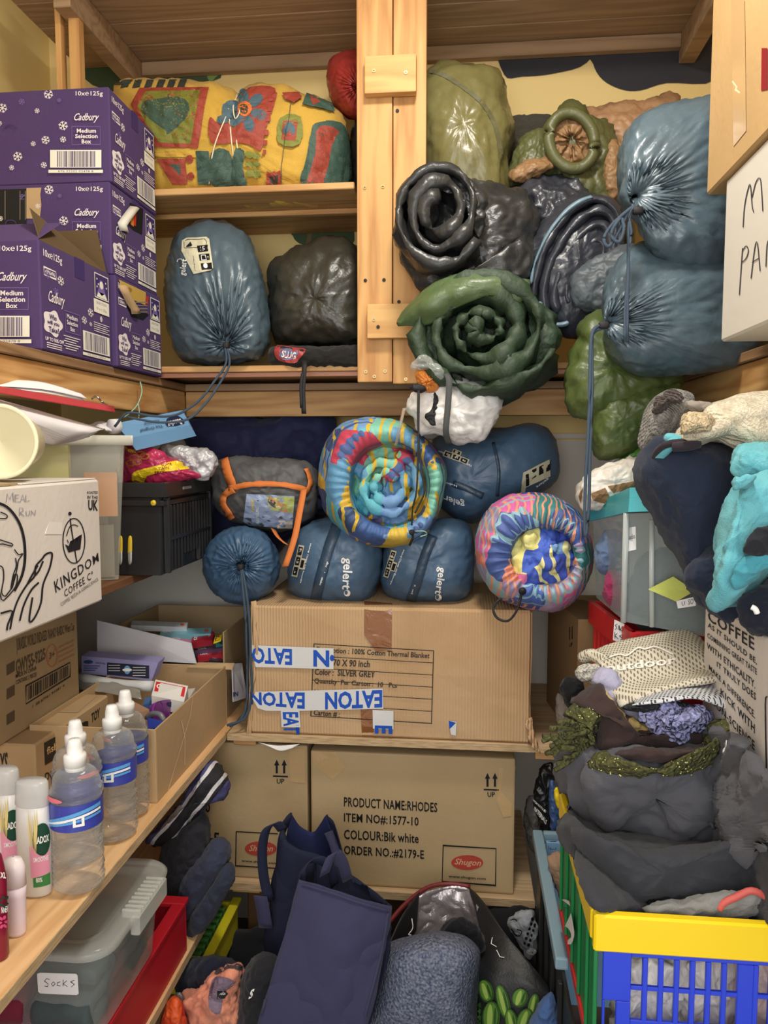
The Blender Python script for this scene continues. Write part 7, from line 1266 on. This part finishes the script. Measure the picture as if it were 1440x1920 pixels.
obj('handle', *strap([at(505, 1690, 1.60), at(494, 1640, 1.60), at(492, 1590, 1.60), at(500, 1555, 1.60), at(518, 1544, 1.61), at(530, 1556, 1.62)], .022, (.8, .4, .2), .0025), nwd, T2); obj('handle', *strap([at(488, 1680, 1.59), at(492, 1700, 1.585), at(498, 1740, 1.58)], .03, (1, 0, 0), .0025), nw, T2); obj('handle', *strap([at(640, 1650, 1.62), at(628, 1590, 1.66), at(616, 1560, 1.69)], .02, (.8, .4, .2), .0025), nw, T2)
# black shopping bag with silver lining
B1 = thing('insulated_shopping_bag', 'black shopping bag printed with cucumbers, silver lined and standing open', 'bag', at(880, 1925, 1.5)); blkp = mat('black_woven', (26, 26, 28), .5, (220, .06, 'v')); sil = mat('silver_lining', (176, 168, 170), .28, (24, .9, 'n'), metal=.5)
obj('lining', *patch([[(745, 1750, 1.66), (775, 1685, 1.72), (830, 1662, 1.76), (875, 1664, 1.76), (900, 1700, 1.70)], [(745, 1800, 1.66), (790, 1730, 1.72), (835, 1715, 1.75), (875, 1715, 1.75), (905, 1760, 1.70)], [(745, 1850, 1.66), (790, 1800, 1.70), (835, 1790, 1.72), (875, 1790, 1.72), (905, 1840, 1.68)]], 8, .003, [(.012, 14, 'v', (1, 0, .2), 3), (.004, 34, 'r')], 1), sil, B1)
obj('rim_tape', *tube([at(725, 1735, 1.64), at(760, 1695, 1.70), at(800, 1665, 1.75), at(840, 1657, 1.77), at(882, 1662, 1.765)], .005, 8, 5), mat('dark_red_trim', (110, 30, 34), .5), B1)
obj('left_panel', *patch([[(720, 1790, 1.58), (752, 1720, 1.64), (786, 1672, 1.71)], [(715, 1830, 1.56), (750, 1790, 1.62), (780, 1745, 1.67)]], 8, .004), blkp, B1)
fpan = obj('front_panel', *patch([[(880, 1664, 1.76), (905, 1690, 1.70), (940, 1740, 1.62), (990, 1800, 1.56), (1030, 1850, 1.54)], [(900, 1740, 1.66), (925, 1770, 1.60), (960, 1800, 1.56), (1000, 1840, 1.53), (1034, 1870, 1.52)], [(896, 1830, 1.56), (925, 1840, 1.54), (960, 1850, 1.53), (1000, 1865, 1.52), (1036, 1900, 1.51)], [(892, 1940, 1.54), (925, 1940, 1.53), (960, 1945, 1.52), (1000, 1945, 1.51), (1036, 1945, 1.50)]], 8, .004, [(.005, 10, 'n')], 1), blkp, B1)
P = Print(on_px(fpan), .0015, sub=14)
for k, (cx, cy, rx, ry, r) in enumerate(((912, 1858, 14, 22, -.3), (944, 1878, 12, 34, -.25), (975, 1870, 15, 18, .3), (1000, 1885, 10, 24, .2), (922, 1905, 17, 30, .05), (960, 1915, 12, 26, -.2), (985, 1912, 16, 24, .3), (897, 1900, 7, 40, 0))):
    P.ell(cx, cy, rx, ry, ink('cucumber_dark', (44, 78, 30)), rot=r); P.ell(cx-1, cy-1, rx*.78, ry*.88, ink('cucumber', (84, 124, 44)), rot=r); P.ell(cx-rx*.15, cy, rx*.3, ry*.8, ink('cucumber_pale', (150, 176, 84)), rot=r); P.ell(cx+rx*.42, cy, rx*.14, ry*.6, ink('cucumber_dark', (44, 78, 30)), rot=r)
P.build('cucumber_print', B1); P = Print(on_px(fpan), .002, sub=8); P.stroke([(924, 1758), (922, 1770), (932, 1776)], 1.2, wht); P.stroke([(932, 1782), (938, 1795), (946, 1796)], 1.2, wht); P.build('white_thread', B1)
obj('white_thread', *tube([at(772, 1722, 1.64), at(774, 1740, 1.63), at(766, 1752, 1.62), at(771, 1753, 1.62)], .0012, 5, 3), pap, B1)
# knit, cloths, floor clothes
pf('knit_sweater', 'blue grey marled knit sweater rolled upright in the shopping bag', 'clothing', mat('marl_knit', (64, 72, 96), .95, [(170, .35, 'v'), (12, .3, 'n')], c2=(122, 126, 140), cs=200, spec=.1), [(690, 1960), (694, 1870), (705, 1800), (735, 1765), (790, 1748), (850, 1748), (895, 1770), (905, 1800), (895, 1880), (875, 1970)], 1.52, .13, .12, c=(800, 1860), p=3, ws=[(.010, 6, 'n')], fine=(.002, 22, 'n'))
pf('black_cloth', 'black cloth tucked behind the knit sweater', 'clothing', fab('jet_cloth', (24, 25, 30)), [(820, 1760), (830, 1735), (858, 1718), (880, 1724), (906, 1750), (908, 1790), (860, 1800), (830, 1790)], 1.60, .04, .04, ws=[(.006, 14, 'v')])
pg = pf('printed_scarf', 'pale grey paisley printed cloth right of the black bag', 'clothing', fab('grey_print', (150, 154, 160)), [(954, 1735), (960, 1715), (985, 1705), (1004, 1715), (1006, 1780), (990, 1795), (970, 1770)], 1.78, .03, .05, ws=[(.008, 14, 'v')]); P = Print(on_px(pg), .0015, sub=5)
for i in range(6):
    for j in range(2): P.ell(984+i*2.6+j*7, 1768-i*9+j*3, 2.3, 3.2, blk)
P.stroke([(960, 1740), (968, 1752), (976, 1752), (978, 1744), (970, 1742)], 2, blk, smooth=3); P.stroke([(958, 1726), (966, 1722), (972, 1728)], 1.5, blk, smooth=3); P.ell(996, 1782, 8, 7, wht); P.stroke([(990, 1776), (1002, 1788)], 1, blk); P.build('paisley_print', pg)
pf('blue_cloth', 'plain blue cloth at the bottom edge right of the cucumber bag', 'clothing', fab('denim_blue', (64, 92, 140)), [(985, 1960), (1000, 1895), (1020, 1865), (1036, 1858), (1050, 1900), (1060, 1960)], 1.42, .05, .05, ws=[(.006, 10, 'n')])
pf('black_clothing', 'heap of black clothing on the floor under the lower shelf', 'clothing', fab('soot_cloth', (28, 28, 32)), [(420, 1760), (470, 1735), (600, 1740), (760, 1745), (900, 1700), (1000, 1700), (1040, 1760), (1060, 2000), (800, 2060), (420, 2060), (380, 1900)], 1.92, .10, .12, c=(740, 1900), p=4, na=140, ws=[(.020, 6, 'v'), (.006, 16, 'v')])
pf('navy_clothing', 'navy clothing spilling out under the yellow tray', 'clothing', fab('deep_navy', (30, 34, 50)), [(330, 1860), (345, 1810), (375, 1790), (420, 1795), (470, 1820), (480, 1870), (440, 1910), (350, 1930)], 1.62, .08, .1, ws=[(.012, 9, 'v')])
sp2 = pf('peach_shorts', 'peach shorts with grey waistband crumpled on the floor pile', 'clothing', fab('peach_cloth', (226, 150, 120), (214, 136, 110)), [(336, 1890), (345, 1868), (380, 1850), (395, 1822), (430, 1808), (452, 1815), (450, 1860), (448, 1960), (380, 1960), (345, 1910)], 1.50, .05, .08, c=(410, 1880), ws=[(.012, 12, 'v'), (.005, 26, 'v')])
P = Print(on_px(sp2), .0015, sub=7); P.poly([(398, 1838), (420, 1832), (440, 1842), (420, 1862), (412, 1900), (392, 1888)], ink('mauve_band', (120, 104, 120)), 3); P.poly([(404, 1822), (430, 1806), (454, 1812), (450, 1820), (430, 1816), (408, 1828)], ink('grey_band', (80, 74, 80)), 3); P.poly([(407, 1857), (423, 1856), (427, 1863), (420, 1872), (407, 1872)], blk); P.textq('BROOK', (410, 1861), (423, 1861), (410, 1865), wht, .02); P.build('waistband', sp2)
bs = pf('black_cap_garment', 'black garment with a small white emblem beside the peach shorts', 'clothing', fab('coal_cloth', (36, 36, 40)), [(448, 1960), (450, 1880), (456, 1830), (475, 1795), (505, 1785), (530, 1810), (520, 1880), (500, 1960)], 1.47, .06, .08, c=(485, 1870), p=3, ws=[(.006, 9, 'n')]); P = Print(on_px(bs), .0015, sub=6); P.textq('S', (468, 1858), (478, 1852), (466, 1874), wht, .05, .3); P.build('emblem', bs)
pf('orange_garment', 'orange and red garment corner at the bottom left of the floor pile', 'clothing', patchy('orange_print', [(206, 80, 30), (170, 30, 30), (220, 110, 40), (190, 60, 30)], 20, .5), [(296, 1960), (310, 1890), (330, 1870), (345, 1900), (352, 1960)], 1.46, .03, .05, ws=[(.006, 14, 'v')]); pf('grey_film_bag', 'scrap of grey plastic beside the orange garment', 'bag', mat('grey_film', (96, 92, 90), .25, (22, .6, 'n')), [(322, 1885), (330, 1862), (345, 1868), (345, 1900), (335, 1905)], 1.50, .015, .03)
# yellow tray and the carton under the lower shelf
YC = thing('yellow_tray', 'yellow tray holding a green item under the lower left shelf', 'tray', (-.65, 1.85, .25)); yt = plas('tray_yellow', (206, 196, 40), .35)
open_box(YC, -.82, -.600, 1.68, 1.93, .25, .336, yt, .008, 'side_panel'); boxo('rim', (-.615, -.590, 1.665, 1.935, .336, .346), yt, YC, .003); boxo('rim', (-.82, -.616, 1.665, 1.69, .336, .346), yt, YC, .003)
GN = thing('green_holder', 'green ribbed plastic holder lying in the yellow tray', 'holder', (-.66, 1.86, .31)); 
for i in range(8): boxo('rib', (-.73, -.622, 1.70+i*.026, 1.716+i*.026, .27, .343), plas('leaf_plastic', (60, 110, 50), .4), GN, .004)
boxo('base', (-.73, -.622, 1.695, 1.91, .259, .269), MATS['leaf_plastic'], GN)
KB = thing('low_carton', 'brown taped carton on the floor beneath the lower back shelf', 'box', (-.3, 2.15, 0)); kbb = boxo('carton_body', (-.60, -.02, 2.02, 2.36, .001, .36), card('dim_card', (120, 88, 58)), KB, .004); P = Print(on_px(kbb), .001); P.poly([(440, 1705), (560, 1712), (560, 1722), (440, 1716)], brt); P.build('tape', KB)
SP = thing('support_box', 'brown box under the yellow tray', 'box', (-.7, 1.85, 0)); boxo('carton_body', (-.85, -.61, 1.68, 1.92, .001, .249), card('dim_card', (120, 88, 58)), SP, .004)
# ================================================================== repeats share a group
for stem, g in (('chocolate_box', 'purple chocolate cartons on the left ledge'), ('toothbrush_pack', 'toothbrush packs in the open carton'), ('folded_fleece', 'folded fleeces on the lower left shelf'), ('drawstring_sack', 'blue drawstring sacks on the right ledge'),
                ('tan_carton', 'tan cartons on the lower back shelf'), ('navy_tote_bag', 'navy tote bags on the floor'), ('plastic_bag', 'white bags inside the slotted crate'), ('toy_carton', 'toy cartons on the left shelf'), ('rolled_sleeping_bag', 'rolled sleeping bags in the right bay'),
                ('printed_sleeping_bag', 'child print sleeping bags under the rack'), ('sweatshirt', 'sweatshirts on the folding crate'), ('open_carton', 'open cartons of toiletries'), ('plywood_shelf', 'plywood shelves'), ('timber_ledge', 'upper timber ledges'), ('sleeping_bag', 'blue sleeping bags in stuff sacks'), ('folded_socks', 'folded socks inside the clear tubs')):
    for o in SC.objects:
        if o.parent is None and o.name.split('.')[0] == stem: o['group'] = g
